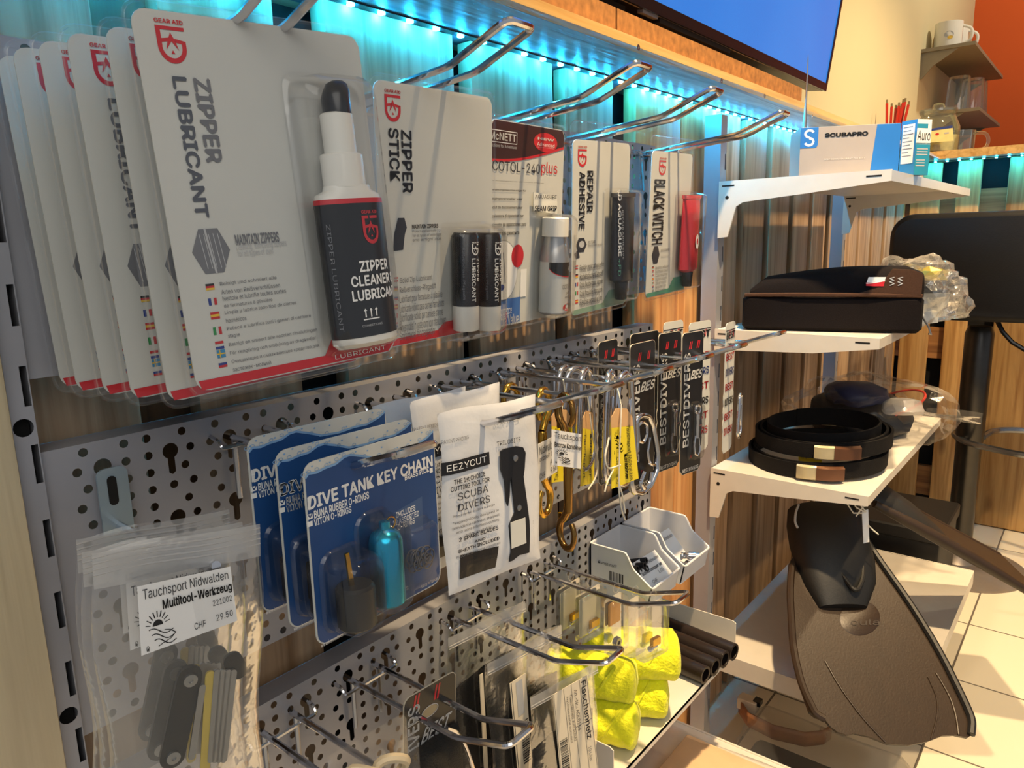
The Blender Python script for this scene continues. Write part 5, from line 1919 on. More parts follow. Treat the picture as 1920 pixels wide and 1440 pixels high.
def net_bag(label, pos, yaw, W_, H_, lab):
    c = Card('net_bag', label, 'bagged net', pos, yaw, 0.0, 0.02, group='bagged black nets')
    m, f = pouch_mesh(W_, H_, 0.007, int(pos[0] * 1000), amp=0.0018, nu=20, nv=26)
    m.build('bag', BAGN, c.root)
    h2 = H_ / 2
    m = MB().grid(lambda a, b_: ((a - 0.5) * W_, h2 - 0.012 + 0.012 * b_, 0.0030 + 0.0006 * math.sin(a * 9)), 10, 2)
    for k in range(2):
        m.tube([(W_ * (t / 8 - 0.5), h2 - 0.010 - 0.003 * k, 0.0034) for t in range(9)], 0.0006, 4)
    m.build('zip_strip', BAGTOP, c.root)
    # folded net fills the lower part of the bag
    ht = h2 - 0.062

    def g(a, b_, s):
        u, v = a - 0.5, b_ - 0.5
        e = math.sqrt(max(0, 1 - (2 * u) ** 4)) * math.sqrt(max(0, 1 - (2 * v) ** 6))
        y = -h2 + 0.004 + (ht + h2 - 0.004) * b_ + (0.008 * math.sin(3.0 * u + 1) if b_ > 0.9 else 0)
        return (u * (W_ - 0.010), y, s * (0.0055 * e) - 0.001 + 0.0012 * math.sin(21 * u) * math.sin(17 * v) * (1 if s > 0 else 0))
    m = MB()
    m.grid(lambda a, b_: g(a, b_, 1), 22, 26)
    m.grid(lambda a, b_: g(a, b_, -0.4), 8, 8)
    m.build('net', NETB, c.root)
    if lab:
        qd = [c.uv(*q, 0.0105) for q in lab]
        m = MB()
        m.rings([[(x, y, 0.0098) for x, y in qd], [(x, y, 0.0102) for x, y in qd]])
        lo = m.build('label', LABELC, c.root, smooth=False)
        p = Print(warp=on_quad(qd, 0.0105))
        for k in (0.02, 0.30, 0.52, 0.76, 0.98):
            p.line([(k, 0.0), (k, 1.0)], 0.008, INK)
        for k in (0.0, 0.55):
            p.line([(0.52, k), (0.98, k)], 0.004, INK)
        p.text('Flaschennetz', 0.79, 0.36, 0.94, 0.97, INK, rot=-90, bold=0.01)
        p.text('Art.-Nr.: AQL0164', 0.57, 0.50, 0.66, 0.93, INK, rot=-90)
        p.text('10 Liter', 0.79, 0.12, 0.88, 0.28, GREY, rot=-90)
        p.text('Flaschennetz zum Schutz', 0.44, 0.42, 0.51, 0.90, INK, rot=-90)
        p.text('Nylongewebe schwarz', 0.34, 0.42, 0.40, 0.90, INK, rot=-90)
        y = 0.08
        rnd = random.Random(5)
        while y < 0.50:
            t = rnd.choice((0.006, 0.011, 0.016))
            p.rect(0.06, y, 0.26, y + t, BLACK)
            y += t + rnd.choice((0.006, 0.012))
        p.build('label_printing', lo)
    return c


net_bag('bagged black net with a white printed label, front of its hook', (0.150, 0.3643, 0.4541), 0.219, 0.0958, 0.184, [(1037, 1303), (1101, 1266), (1122, 1440), (1054, 1480)])
n2 = net_bag('bagged black net in the middle of its hook, narrow buff label showing', (0.105, 0.3560, 0.4700), 0.174, 0.1076, 0.21, None)
n3 = net_bag('bagged black net at the back of its hook, against the panel', (0.062, 0.3450, 0.4850), 0.16, 0.1100, 0.22, None)
for c, qd in ((n2, ((956, 1282), (986, 1262), (998, 1440), (972, 1460))), (n3, ((899, 1266), (906, 1262), (916, 1440), (908, 1445)))):
    q = [c.uv(*t, 0.0105) for t in qd]
    m = MB()
    m.rings([[(x, y, 0.0098) for x, y in q], [(x, y, 0.0102) for x, y in q]])
    lo = m.build('label', LABELC, c.root, smooth=False)
    p = Print(warp=on_quad(q, 0.0105))
    if c is n2:
        y = 0.10
        rnd = random.Random(5)
        while y < 0.55:
            t = rnd.choice((0.006, 0.011, 0.016))
            p.rect(0.45, y, 0.95, y + t, BLACK)
            y += t + rnd.choice((0.006, 0.012))
        p.rect(0.35, 0.62, 0.75, 0.97, LGREY)
    p.line([(0.08, 0), (0.08, 1)], 0.03, INK)
    p.build('label_printing', lo)

# black card with a coiled mesh bag
c = Card('hanging_card', 'black card with red marks and a black mesh bag, left of the bagged nets', 'packaged mesh bag', (0.097, 0.2166, 0.5285), 0.016, 0.027, -0.05)
LW, LH = 0.0677, 0.1308
m = MB()
m.slab(LW, LH, 0.008, -0.0006, 0.0004)
m.build('card', CREAMED, c.root, smooth=False)
p = Print(0.0006)
p.poly(rr_pts(LW - 0.0012, LH - 0.0012, 0.0075, 4), BDB)
for a, b_ in (((773, 1310), (788, 1317)), ((812, 1290), (829, 1297))):
    x0, y0, x1, y1 = box2(c, a, b_)
    for j in (0, 1):
        p.poly([(x0 + 0.004 * j, y0 - 0.003), (x0 + 0.0025 + 0.004 * j, y0 - 0.003), (x0 + 0.005 + 0.004 * j, y1 + 0.002), (x0 + 0.003 + 0.004 * j, y1 + 0.002)], RED, 0.0002)
q = box2(c, (763, 1330), (785, 1402))
p.text('BESTDIVERS', q[0], q[1] - 0.05, q[2], q[3], PURE, rot=90, bold=0.02, dz=0.0004)
p.textc('BEST', c, (792, 1384), (842, 1344), 0.016, PURE, bold=0.02, shear=0.2, dz=0.0004)
hx = c.uv(805, 1332)
p.ring(hx[0], hx[1], 0.011, 0.006, 0.0009, LGREY, n=24, dz=0.0003)
p.disc(hx[0], hx[1], 0.0098, 0.005, plain('tan_backing', '#a89878', 0.6), 0.0002)
p.build('printing', c.root)
MESH = plain('black_mesh', '#17140f', 0.7, var=0.7, scale=420, bump=0.8, bscale=600)


def mesh_f(a, b_):
    u, v = 2 * a - 1, 2 * b_ - 1
    e = math.sqrt(max(0, 1 - u * u)) ** 0.6 * math.sqrt(max(0, 1 - v ** 4))
    return (u * LW * 0.52, -0.030 + v * 0.040, 0.001 + 0.020 * e + 0.0015 * math.sin(9 * u + 5 * v))


mm = MB()
mm.grid(mesh_f, 24, 24)
mb_ = mm.build('mesh_bag', MESH, c.root)
wp = [c.uv(*q, 0.012) for q in ((838, 1365), (858, 1372), (876, 1405), (890, 1450))]
MB().tube(fillet([(x, y, 0.012) for x, y in wp], 0.02, 5), 0.0019, 8).build('steel_wire', CHROME, c.root)

# clear clamshell of beige pieces at the bottom left
c = Card('clear_box', 'clear plastic box of beige cord pieces at the bottom edge, on the lower left hook', 'clear box', tuple(atY(690, 1475, 0.1170)), 0.1, 0.0, 0.0)
m = MB()
m.dome(0.075, 0.085, 0.026, 0, 0, 0.008)
m.slab(0.083, 0.093, 0.008, -0.0006, 0.0006)
m.build('shell', SHEET, c.root)
BEIGE = plain('beige_cord', '#d8c8a8', 0.5, var=0.08)
for k in range(4):
    a = random.Random(k + 3)
    cx, cy = -0.016 + 0.011 * k, 0.012 + 0.006 * math.sin(k * 2)
    pts = [(cx + 0.014 * math.cos(t + k), cy + 0.012 * math.sin(t), 0.010 + 0.004 * math.sin(2 * t + k)) for t in [2 * PI * i / 20 for i in range(18)]]
    MB().tube(pts, 0.0042, 8).build('cord', BEIGE, c.root)

# small clear cases
GREYC = plain('grey_card_insert', '#b8b4a0', 0.5, var=0.05)


def clear_case(label, pos, yaw, W_, H_, kind):
    c = Card('clear_case', label, 'small clear case', pos, yaw, 0, 0, group='small clear cases on the last lower hook')
    m = MB()
    m.loft([(W_, H_, 0.004, -0.006, 0, 0), (W_, H_, 0.004, 0.004, 0, 0), (W_ - 0.004, H_ - 0.004, 0.004, 0.0075, 0, 0)])
    m.build('case', CLEAR, c.root)
    m = MB()
    t = H_ / 2
    m.flat([(-W_ * 0.3, t - 0.002, 0.0), (W_ * 0.3, t - 0.002, 0.0), (W_ * 0.22, t + 0.020, 0.0), (-W_ * 0.22, t + 0.020, 0.0)])
    m.tube([(0.006 * math.cos(a), t + 0.012 + 0.006 * math.sin(a), 0) for a in [2 * PI * i / 16 for i in range(16)]], 0.0009, 5, closed=True)
    m.build('hang_tab', SHEET, c.root, norm=False)
    if kind == 'card':
        MB().slab(W_ - 0.007, H_ - 0.010, 0.003, -0.003, -0.0024).build('insert', GREYC, c.root)
    if kind in ('bolt', 'card'):
        m = MB().lathe([(0.0035, 0), (0.0035, 0.004), (0.0022, 0.0045), (0.0022, 0.013)], (-W_ * 0.12, -H_ * 0.34, 0.0), axis='x', n=10)
        m.build('fitting', CHROME, c.root)
        MB().box((-W_ * 0.05, -H_ * 0.30, -0.002), (W_ * 0.25, -H_ * 0.16, 0.003)).build('nut', BRASS, c.root, smooth=False)
    if kind == 'nut':
        MB().lathe([(0.0065, 0), (0.0065, 0.006), (0.003, 0.006), (0.003, 0.001)], (0, -H_ * 0.32, -0.002), n=6).build('nut', STEEL, c.root, smooth=False)
        MB().slab(W_ * 0.7, H_ * 0.42, 0.002, -0.004, -0.0034, 0, H_ * 0.2).build('insert', plain('orange_insert', '#cf9a5a', 0.6), c.root)
    return c


clear_case('small clear case with a brass fitting, front of the last lower hook', (0.172, 0.5167, 0.5370), 0.22, 0.046, 0.066, 'bolt')
clear_case('small narrow clear case, second from the front on the last lower hook', (0.150, 0.5130, 0.5360), 0.12, 0.030, 0.070, 'none')
clear_case('small clear case with an orange insert and dark nut, third on the last lower hook', (0.126, 0.5100, 0.5330), 0.12, 0.034, 0.072, 'nut')
clear_case('small clear case with a grey card insert, fourth on the last lower hook', (0.085, 0.5167, 0.5310), 0.1, 0.050, 0.062, 'card')
clear_case('small clear case with a grey insert, closest to the panel on its hook', (0.055, 0.5167, 0.5310), 0.05, 0.050, 0.062, 'card')

# ------------------------------------------------------------------ white picking bins
BINM = plain('white_bin_plastic', '#dfe0e4', 0.35, var=0.04)


def stock_bin(label, y0, w, depth):
    root = thing('stock_bin', label, 'storage bin', (0.003, y0, 0.490), group='white storage bins')
    t = 0.0018
    m = MB()
    h, lip = 0.073, 0.030
    m.box((0, 0, 0), (depth, w, t))
    m.box((0, 0, t), (t, w, h))
    side = [(0, t), (depth, t), (depth + 0.006, lip), (depth - 0.024, h - 0.022), (depth - 0.036, h), (0, h)]
    for y in (0, w - t):
        m.prism(side, y, y + t, axis='y')
    m.rings([[(depth - t, 0, t), (depth, 0, t), (depth + 0.006, 0, lip), (depth + 0.004, 0, lip)], [(depth - t, w, t), (depth, w, t), (depth + 0.006, w, lip), (depth + 0.004, w, lip)]])
    rim = [(0, 0, h), (depth - 0.036, 0, h), (depth - 0.024, 0, h - 0.022), (depth + 0.006, 0, lip), (depth + 0.006, w, lip), (depth - 0.024, w, h - 0.022), (depth - 0.036, w, h), (0, w, h)]
    m.tube(fillet(rim, 0.004, 2, closed=True), 0.0016, 6, closed=True)
    m.build('bin', BINM, root, smooth=False)
    return root


b1 = stock_bin('white storage bin holding black tubes and a printed label, the nearer of two', 0.640, 0.084, 0.096)
p = Print(warp=lambda u, v, dz: (0.014 + 0.035 * u, -0.0003 - dz, 0.040 + 0.012 * v))
p.text('Kunststoff', 0, 0.5, 0.9, 0.9, INK)
for k in range(9):
    p.rect(0.55 + 0.075 * k, -1.3, 0.55 + 0.075 * k + (0.03 if k % 2 else 0.05), -0.1, INK)
p.build('bin_printing', b1)
b2 = stock_bin('white storage bin holding chrome fittings, the farther of two', 0.732, 0.086, 0.100)
for i in range(9):
    y = 0.652 + 0.0095 * (i % 3) + 0.004 * (i // 3)
    z = 0.4975 + 0.0095 * (i // 3)
    s = thing('rubber_tube', 'short black rubber tube in the nearer white bin', 'tube', (0.010 + 0.004 * (i % 2), y, z), group='black tubes in the nearer bin')
    s.rotation_euler = (0, -0.30 - 0.02 * (i % 3), 0.06 * (i % 3 - 1))
    MB().lathe([(0.0046, 0), (0.0046, 0.066), (0.0028, 0.066), (0.0028, 0.0)], axis='x', n=12, cap=False).build('tube', RUBBER, s)


def paper(label, corners, lines, loc=None):
    """small printed price label standing in a bin; corners are points TL, TR, BR, BL"""
    o = (corners[0] + corners[2]) / 2
    q = [v - o for v in corners]
    nv = (q[1] - q[0]).cross(q[2] - q[0]).normalized()
    if nv.z < 0:
        nv = -nv
    root = thing('price_label', label, 'price label', o)
    m = MB()
    m.rings([[v - nv * 0.0005 for v in q], q])
    b_ = m.build('paper', LABEL, root, smooth=False)
    p = Print(warp=lambda u, v, dz: (q[3] * (1 - u) + q[2] * u) * (1 - v) + (q[0] * (1 - u) + q[1] * u) * v + nv * (0.0003 + dz))
    for s, a, b2_, c_, d, bo in lines:
        p.text(s, a, b2_, c_, d, INK, bold=bo)
    p.build('paper_printing', b_)


paper('white price label standing in the nearer white bin', [V(0.060, 0.662, 0.538), V(0.068, 0.716, 0.542), V(0.100, 0.716, 0.510), V(0.092, 0.662, 0.506)],
      [('Tauchsport Nidwalden', 0.06, 0.70, 0.94, 0.84, 0), ('Schlauchstopper set', 0.06, 0.46, 0.9, 0.60, 0.02), ('CHF', 0.2, 0.12, 0.4, 0.24, 0), ('1.00', 0.6, 0.3, 0.82, 0.42, 0)])
paper('white price label lying in the farther white bin', [V(0.040, 0.742, 0.540), V(0.048, 0.800, 0.544), V(0.082, 0.800, 0.505), V(0.074, 0.742, 0.503)],
      [('Tauchsport Nidwalden', 0.06, 0.70, 0.94, 0.84, 0), ('CHF', 0.2, 0.12, 0.4, 0.24, 0)])
for i, (x, y, rz) in enumerate(((0.088, 0.790, 0.5), (0.082, 0.768, -0.4), (0.092, 0.778, 1.2))):
    s = thing('hose_fitting', ('chrome threaded hose fitting at the front of the farther bin, topmost', 'chrome hose fitting beside the label in the farther bin', 'chrome hose fitting at the lip of the farther bin')[i], 'fitting', (x, y, 0.5005 + 0.010 * (i == 0)), group='chrome fittings in the farther bin')
    s.rotation_euler = (0, 0, rz)
    MB().lathe([(0.0075, 0), (0.0075, 0.010), (0.006, 0.0105), (0.006, 0.016), (0.0035, 0.016), (0.0035, 0.0)], axis='x', n=18, cap=False).build('collar', CHROME, s)
    MB().lathe([(0.005, -0.012), (0.0055, -0.010), (0.0045, -0.008), (0.0055, -0.006), (0.0045, -0.004), (0.0055, -0.002), (0.0055, 0.0)], axis='x', n=14).build('thread', CHROME, s)

# ------------------------------------------------------------------ tray with the yellow nets and the black tubes
TZ = 0.362
tr = thing('metal_tray', 'cream metal tray hooked on the lower panel, holding yellow nets and black tubes', 'tray', (0.0, 0.455, TZ))
m = MB()
m.box((0.002, 0, -0.0015), (0.157, 0.367, 0)).box((0.155, 0, -0.008), (0.157, 0.367, 0))
m.build('tray_deck', SHELFM, tr, smooth=False)
for y in (0.0, 0.3655):
    MB().prism([(0.002, 0), (0.155, 0), (0.155, 0.042), (0.150, 0.045), (0.002, 0.045)], y, y + 0.0015, axis='y').build('end_plate', SHELFM, tr, smooth=False)
LIME = plain('lime_net', '#f0f010', 0.7, var=0.18, scale=70, bump=1.0, bscale=260, sheen=0.2)
rolls = [((0.050, 0.545, TZ + 0.089), (0.156, 0.625, TZ + 0.084), 0.033, 'lime yellow net roll on top of the pile under the clear cases'),
         ((0.046, 0.548, TZ + 0.032), (0.150, 0.608, TZ + 0.031), 0.0295, 'lime yellow net roll in the middle of the tray pile'),
         ((0.050, 0.491, TZ + 0.031), (0.150, 0.528, TZ + 0.030), 0.0285, 'lime yellow net roll at the near end of the tray, beside the net bag label'),
         ((0.030, 0.490, TZ + 0.088), (0.140, 0.540, TZ + 0.084), 0.0275, 'lime yellow net roll behind the net bag, upper one at the near end')]
for k, (a, b_, r, l) in enumerate(rolls):
    a, b_ = Vector(a), Vector(b_)
    root = thing('net_roll', l, 'yellow net', (a + b_) / 2, group='lime yellow net rolls in the tray')
    rnd = random.Random(k)
    d = b_ - a
    up = Vector((0, 0, 1))
    si = d.normalized().cross(up)
    rs = []
    nn, ns = 64, 40
    ph = [rnd.uniform(0, 6) for _ in range(6)]
    for i in range(ns + 1):
        t = i / ns
        e = min(1.0, math.sqrt(max(0.0, 1 - (2 * t - 1) ** 10)) + 0.12)
        ring = []
        for j in range(nn):
            an = 2 * PI * j / nn
            rr = r * e * (1 + 0.03 * math.sin(3 * an + ph[0] + 4 * t) + 0.02 * math.sin(9 * t + 2 * an + ph[1]) + 0.016 * math.sin(37 * t + ph[2] + 3 * an) + 0.07 * (((an / (2 * PI)) * 3 + 0.6 * t + ph[3]) % 1.0 - 0.5))
            ring.append(a + d * t - (a + b_) / 2 + (si * math.cos(an) + up * math.sin(an)) * rr)
        rs.append(ring)
    MB().rings(rs).build('net', LIME, root)
    # loose folded edge of the netting wound round the roll
    pts = [a + d * (0.05 + 0.9 * i / 40) - (a + b_) / 2 + (si * math.cos(2.2 + i * 0.16) + up * math.sin(2.2 + i * 0.16)) * r * 1.0 for i in range(41)]
    MB().tube(pts, 0.0016, 6).build('folded_edge', LIME, root)
for i in range(4):
    y0 = 0.800 - 0.0275 * i
    s = thing('rubber_tube', ('thick black tube on the tray against the far end plate', 'thick black tube on the tray, second from the end plate', 'thick black tube on the tray, second from the yellow nets', 'thick black tube on the tray nearest the yellow nets')[i],
              'tube', (0.038 - 0.003 * i, y0, TZ + 0.0137), group='thick black tubes on the tray')
    s.rotation_euler = (0, 0, -0.10)
    L_ = 0.130
    MB().lathe([(0.0132, 0.0), (0.0132, L_), (0.0098, L_), (0.0096, L_ - 0.001)], axis='x', n=20, cap=False).build('tube', plain('brown_black_rubber', '#1e1512', 0.35, var=0.1), s)
    MB().lathe([(0.0001, L_ - 0.010), (0.0098, L_ - 0.010), (0.0098, 0.002), (0.0001, 0.002)], axis='x', n=20).build('core', DARK, s)
paper('white and yellow price label standing between the tubes and the yellow nets', [V(0.060, 0.690, TZ + 0.052), V(0.068, 0.722, TZ + 0.052), V(0.082, 0.722, TZ + 0.030), V(0.074, 0.690, TZ + 0.030)], [('Tauchsport', 0.1, 0.6, 0.9, 0.85, 0)])

# ------------------------------------------------------------------ wrapped parcel on the base shelf, mask in a bag on the floor below
q = [atZ(x, y, 0.186) for x, y in ((1180, 1420), (1322, 1384), (1400, 1362), (1478, 1440))]
pc = thing('wrapped_parcel', 'flat cardboard parcel in clear wrapping on the low base shelf', 'parcel', (0.17, 0.67, 0.183))
m = MB().box((-0.075, -0.10, 0.0), (0.125, 0.115, 0.022), bev=0.003)
m.build('box', plain('peach_card', '#e6c49a', 0.6, var=0.05), pc)
m = MB()
f = pillow(0.30, 0.32, 0.03, 0.004, 9)
m.grid(lambda a, b_: (f(a, b_, 1)[0] + 0.01, f(a, b_, 1)[1] - 0.02, max(0.004, f(a, b_, 1)[2])), 24, 24)
m.build('wrapping', BAGM, pc)

mk = thing('bagged_mask', 'clear bag with a brown strapped diving mask on the floor between the shelves', 'bagged mask', (0.20, 1.00, FZ))
BRSTRAP = plain('brown_strap', '#8a5a38', 0.45, var=0.12)
m = MB()
sp = [atZ(x, y, z) - Vector(mk.location) for x, y, z in ((1385, 1312, 0.085), (1402, 1338, 0.08), (1450, 1362, 0.07), (1510, 1376, 0.062), (1545, 1372, 0.056), (1560, 1362, 0.05))]
m.grid(lambda a, b_: (lambda P, b2: (P.x, P.y, P.z - 0.028 + 0.03 * b2))(sp[int(min(len(sp) - 2, a * (len(sp) - 1)))].lerp(sp[int(min(len(sp) - 2, a * (len(sp) - 1))) + 1], a * (len(sp) - 1) - int(min(len(sp) - 2, a * (len(sp) - 1)))), b_), 20, 3)
m.build('strap', BRSTRAP, mk, solid=0.003)
m = MB()
q0 = atZ(1402, 1312, 0.088) - Vector(mk.location)
m.box((q0.x - 0.018, q0.y - 0.012, q0.z - 0.02), (q0.x + 0.02, q0.y + 0.014, q0.z + 0.004), bev=0.003)
m.build('buckle', plain('pale_buckle', '#c8b8a0', 0.4), mk)
m = MB()
m.box((q0.x + 0.012, q0.y - 0.005, q0.z - 0.004), (q0.x + 0.026, q0.y + 0.012, q0.z + 0.006))
m.build('buckle_latch', BLACKPL, mk, smooth=False)
m = MB().box((-0.10, -0.02, 0.0), (0.10, 0.10, 0.045), bev=0.012)
m.build('mask_body', plain('dark_mask', '#1b1a1c', 0.4), mk)
m = MB()
f2 = pillow(0.34, 0.26, 0.115, 0.006, 21)
m.grid(lambda a, b_: (f2(a, b_, 1)[0] + 0.03, f2(a, b_, 1)[1] + 0.02, max(0.001, f2(a, b_, 1)[2])), 26, 22)
m.build('bag', BAGM, mk)


# ================================================================== RIGHT SIDE: THINGS ON THE SHELVES
S1, S2, S3, S4 = 1.0905, 0.832, 0.5695, 0.197
BLUEBOX = plain('blue_box_print', '#1f72c4', 0.4, var=0.05)
GREYBOX = plain('grey_box_print', '#a59d98', 0.4, var=0.04)
c = Card('product_box', 'long grey and blue cardboard box with a white emblem, on the topmost shelf', 'box', (0.208, 1.086, 1.1285), 1.066, 0, 0)
BW, BH = 0.150, 0.0745
MB().box((-BW / 2, -BH / 2, -0.085), (BW / 2, BH / 2, 0), bev=0.0).build('carton', GREYBOX, c.root, smooth=False)
p = Print(0.0004)
q = box2(c, (1503, 236), (1533, 277))
p.poly([(-BW / 2, BH / 2), (-BW / 2, q[1]), (q[2] - 0.005, q[1]), (q[2] - 0.0015, q[1] + 0.0015), (q[2], q[1] + 0.005), (q[2], BH / 2)], BLUEBOX)
xs = (-BW / 2 + q[2]) / 2
ys = (BH / 2 + q[1]) / 2
pts = [(xs + 0.0065 * math.cos(math.radians(a)), ys + 0.0062 + 0.0055 * math.sin(math.radians(a))) for a in range(20, 271, 25)]
pts += [(xs + 0.0065 * math.cos(math.radians(a)), ys - 0.0062 + 0.0055 * math.sin(math.radians(a))) for a in range(90, -161, -25)]
p.line(pts, 0.0036, PURE, 0.0002)
p.text('SCUBAPRO', *box2(c, (1546, 258), (1628, 246)), BLACK, bold=0.06)
k0 = c.uv(1545, 299)
k1 = c.uv(1622, 294)
p.text('DEEP DOWN YOU WANT THE BEST', k0[0], k0[1] - 0.0012, k1[0], k0[1] + 0.0012, PURE, bold=0.01)
bx0, bx1 = c.uv(1645, 232)[0], c.uv(1631, 318)[0]
p.poly([(bx0, BH / 2), (bx1, -BH / 2), (BW / 2, -BH / 2), (BW / 2, BH / 2)], BLUEBOX)
p.build('printing', c.root)
MB().box((-BW / 2 + 0.001, BH / 2, -0.084), (BW / 2 - 0.001, BH / 2 + 0.0005, -0.001)).build('lid', WHITE, c.root, smooth=False)

q = atY(1509, 232, 1.145)
nd = thing('metal_spike', 'tall thin metal spike standing behind the long grey and blue box', 'spike', (q.x, 1.145, S1))
top = atY(1512, 103, 1.145).z - S1
MB().lathe([(0.0032, 0), (0.0032, top * 0.35), (0.0026, top * 0.52), (0.0017, top * 0.62), (0.0017, top * 0.64), (0.0009, top * 0.96), (0.0003, top)], n=12).build('shaft', STEEL, nd)

# small medicine box and dropper bottle
TEAL = plain('teal_box_print', '#2a8fb0', 0.4, var=0.05)
mb_ = thing('medicine_box', 'small blue box with a white label, beside the long grey and blue box', 'box', (0.276, 1.222, S1))
mb_.rotation_euler = (0, 0, -0.55)
bw, bd, bh = 0.031, 0.031, 0.089
MB().box((-bw / 2, -bd / 2, 0), (bw / 2, bd / 2, bh)).build('carton', plain('blue_carton', '#2f7fc0', 0.4, var=0.05), mb_, smooth=False)
# face toward the camera's right (+x side) and left (-y side)
p = Print(warp=lambda u, v, dz: (-bw / 2 + bw * u, -bd / 2 - 0.0004 - dz, bh * v))
p.rect(0.10, 0.22, 0.88, 0.93, PURE)
for k in range(9):
    p.line([(0.15, 0.88 - 0.065 * k), (0.15 + (0.6, 0.5, 0.65, 0.4)[k % 4], 0.88 - 0.065 * k)], 0.012, GREY, 0.0002)
p.build('label', mb_)
p = Print(warp=lambda u, v, dz: (bw / 2 + 0.0004 + dz, -bd / 2 + bd * u, bh * v))
p.rect(0, 0, 1, 0.58, TEAL)
p.rect(0, 0.55, 1, 1, PURE)
p.rect(0.0, 0.84, 0.75, 0.92, TEAL, 0.0001)
p.text('Auro', 0.06, 0.62, 0.96, 0.80, BLACK, dz=0.0003)
for k in range(3):
    p.line([(0.08, 0.47 - 0.05 * k), (0.85, 0.47 - 0.05 * k)], 0.02, LGREY, 0.0002)
for k in range(3):
    p.line([(0.08, 0.27 - 0.05 * k), (0.7, 0.27 - 0.05 * k)], 0.02, LGREY, 0.0002)
p.build('front_printing', mb_)
db = thing('dropper_bottle', 'small white dropper bottle beside the blue medicine box', 'bottle', (0.268, 1.285, S1))
MB().lathe([(0.0115, 0), (0.0125, 0.002), (0.0125, 0.024), (0.010, 0.029)], n=20).build('bottle', plain('cream_bottle', '#e6dcc0', 0.4), db)
MB().lathe([(0.0092, 0.029), (0.0092, 0.037), (0.0075, 0.044), (0.004, 0.047), (0.0032, 0.058), (0.002, 0.060)], n=20).build('nozzle', WHITEPL, db)

# padded black bag on the second shelf
bgr = thing('padded_bag', 'black and brown padded bag with a small flag emblem, on the second shelf', 'bag', (0.050, 1.062, S2 + 0.0005))
bgr.rotation_euler = (0, 0, 0.27)
BAGB = plain('black_nylon', '#120c0d', 0.9, spec=0.2, var=0.25, scale=300, bump=0.3, bscale=700)
BAGBR = plain('brown_nylon', '#463024', 0.9, spec=0.2, var=0.15, scale=300, bump=0.2, bscale=700)
bwid, bdep = 0.285, 0.15
MB().box((0, 0, 0), (bwid, bdep, 0.062), bev=0.014).build('base', BAGB, bgr)
m = MB()
prof = []
for i in range(13):
    t = i / 12
    x = 0.012 + (bwid - 0.014) * t
    hgt = 0.026 + 0.022 * math.sin(min(1, t * 1.4) * PI / 2) - (0.010 * max(0, (t - 0.92) / 0.08))
    prof.append((x, hgt if 0 < i else 0.012))
rs = []
for x, hgt in prof:
    ring = []
    for j in range(11):
        a = PI * j / 10
        y = bdep / 2 - (bdep / 2 - 0.006) * (abs(math.cos(a)) ** 0.5) * (1 if math.cos(a) > 0 else -1)
        ring.append((x, y, 0.060 + hgt * (math.sin(a) ** 0.45)))
    rs.append(ring + [(x, bdep - 0.008, 0.060), (x, 0.008, 0.060)])
m.rings(rs)
m.build('lid', BAGB, bgr)
m = MB()
for x, hgt in ():
    pass
pn = [(bwid - 0.085, 0.004, 0.066), (bwid - 0.010, 0.003, 0.066), (bwid - 0.009, 0.004, 0.098), (bwid - 0.045, 0.010, 0.103), (bwid - 0.060, 0.006, 0.085)]
m.flat([(x, y - 0.001, z) for x, y, z in pn])
lidf = lambda x, z: 0.0
m2 = MB()
m2.prism([(bwid - 0.105, 0.064), (bwid - 0.006, 0.064), (bwid - 0.006, 0.098), (bwid - 0.020, 0.104), (bwid - 0.050, 0.106), (bwid - 0.068, 0.076)], -0.0005, 0.012, axis='y')
m.bm.free()
m2.build('brown_panel', BAGBR, bgr)
MB().tube([(0.004, 0.003, 0.062), (bwid * 0.3, -0.002, 0.0635), (bwid * 0.7, -0.002, 0.0635), (bwid - 0.004, 0.003, 0.062)], 0.0035, 6).build('seam', BAGBR, bgr)
p = Print(warp=lambda u, v, dz: (bwid - 0.088 + 0.06 * u, -0.0012 - dz, 0.078 + 0.016 * v))
p.poly([(0.0, 0.25), (0.05, 0.95), (0.48, 0.95), (0.45, 0.55), (0.2, 0.45)], PURE)
p.poly([(0.0, 0.05), (0.0, 0.4), (0.22, 0.42), (0.46, 0.55), (0.44, 0.0), (0.2, 0.0)], RED, 0.0001)
p.line([(0.0, 0.3), (0.2, 0.38), (0.46, 0.58)], 0.09, PURE, 0.0002)
for k in (0, 1):
    x = 0.56 + 0.2 * k
    p.line([(x + 0.13, 0.95), (x + 0.02, 0.82), (x + 0.12, 0.62), (x + 0.02, 0.45), (x + 0.13, 0.28), (x + 0.03, 0.08)], 0.045, LGREY, 0.0001)
p.build('emblem', bgr)
MB().tube([(bwid - 0.002, 0.02, 0.03), (bwid + 0.010, 0.015, 0.010), (bwid + 0.014, 0.012, -0.002), (bwid + 0.010, 0.010, 0.0)], 0.0016, 6).build('zip_pull', STEEL, bgr)


def crumple(w, d, h, seed, amp=0.25, n=3):
    bm = bmesh.new()
    bmesh.ops.create_icosphere(bm, subdivisions=n, radius=1.0)
    rnd = random.Random(seed)
    dirs = [(Vector((rnd.uniform(-1, 1), rnd.uniform(-1, 1), rnd.uniform(-1, 1))).normalized(), rnd.uniform(2, 7), rnd.uniform(0, 6)) for _ in range(7)]
    for v in bm.verts:
        k = 1.0
        for di, f, ph in dirs:
            k += amp / 7 * 2 * abs(math.sin(f * v.co.dot(di) + ph)) - amp / 7
        v.co *= k
        v.co = Vector((v.co.x * w / 2, v.co.y * d / 2, max(v.co.z, -0.55) * h / 1.55 + h * 0.55 / 1.55))
    m = MB()
    m.bm.free()
    m.bm = bm
    return m


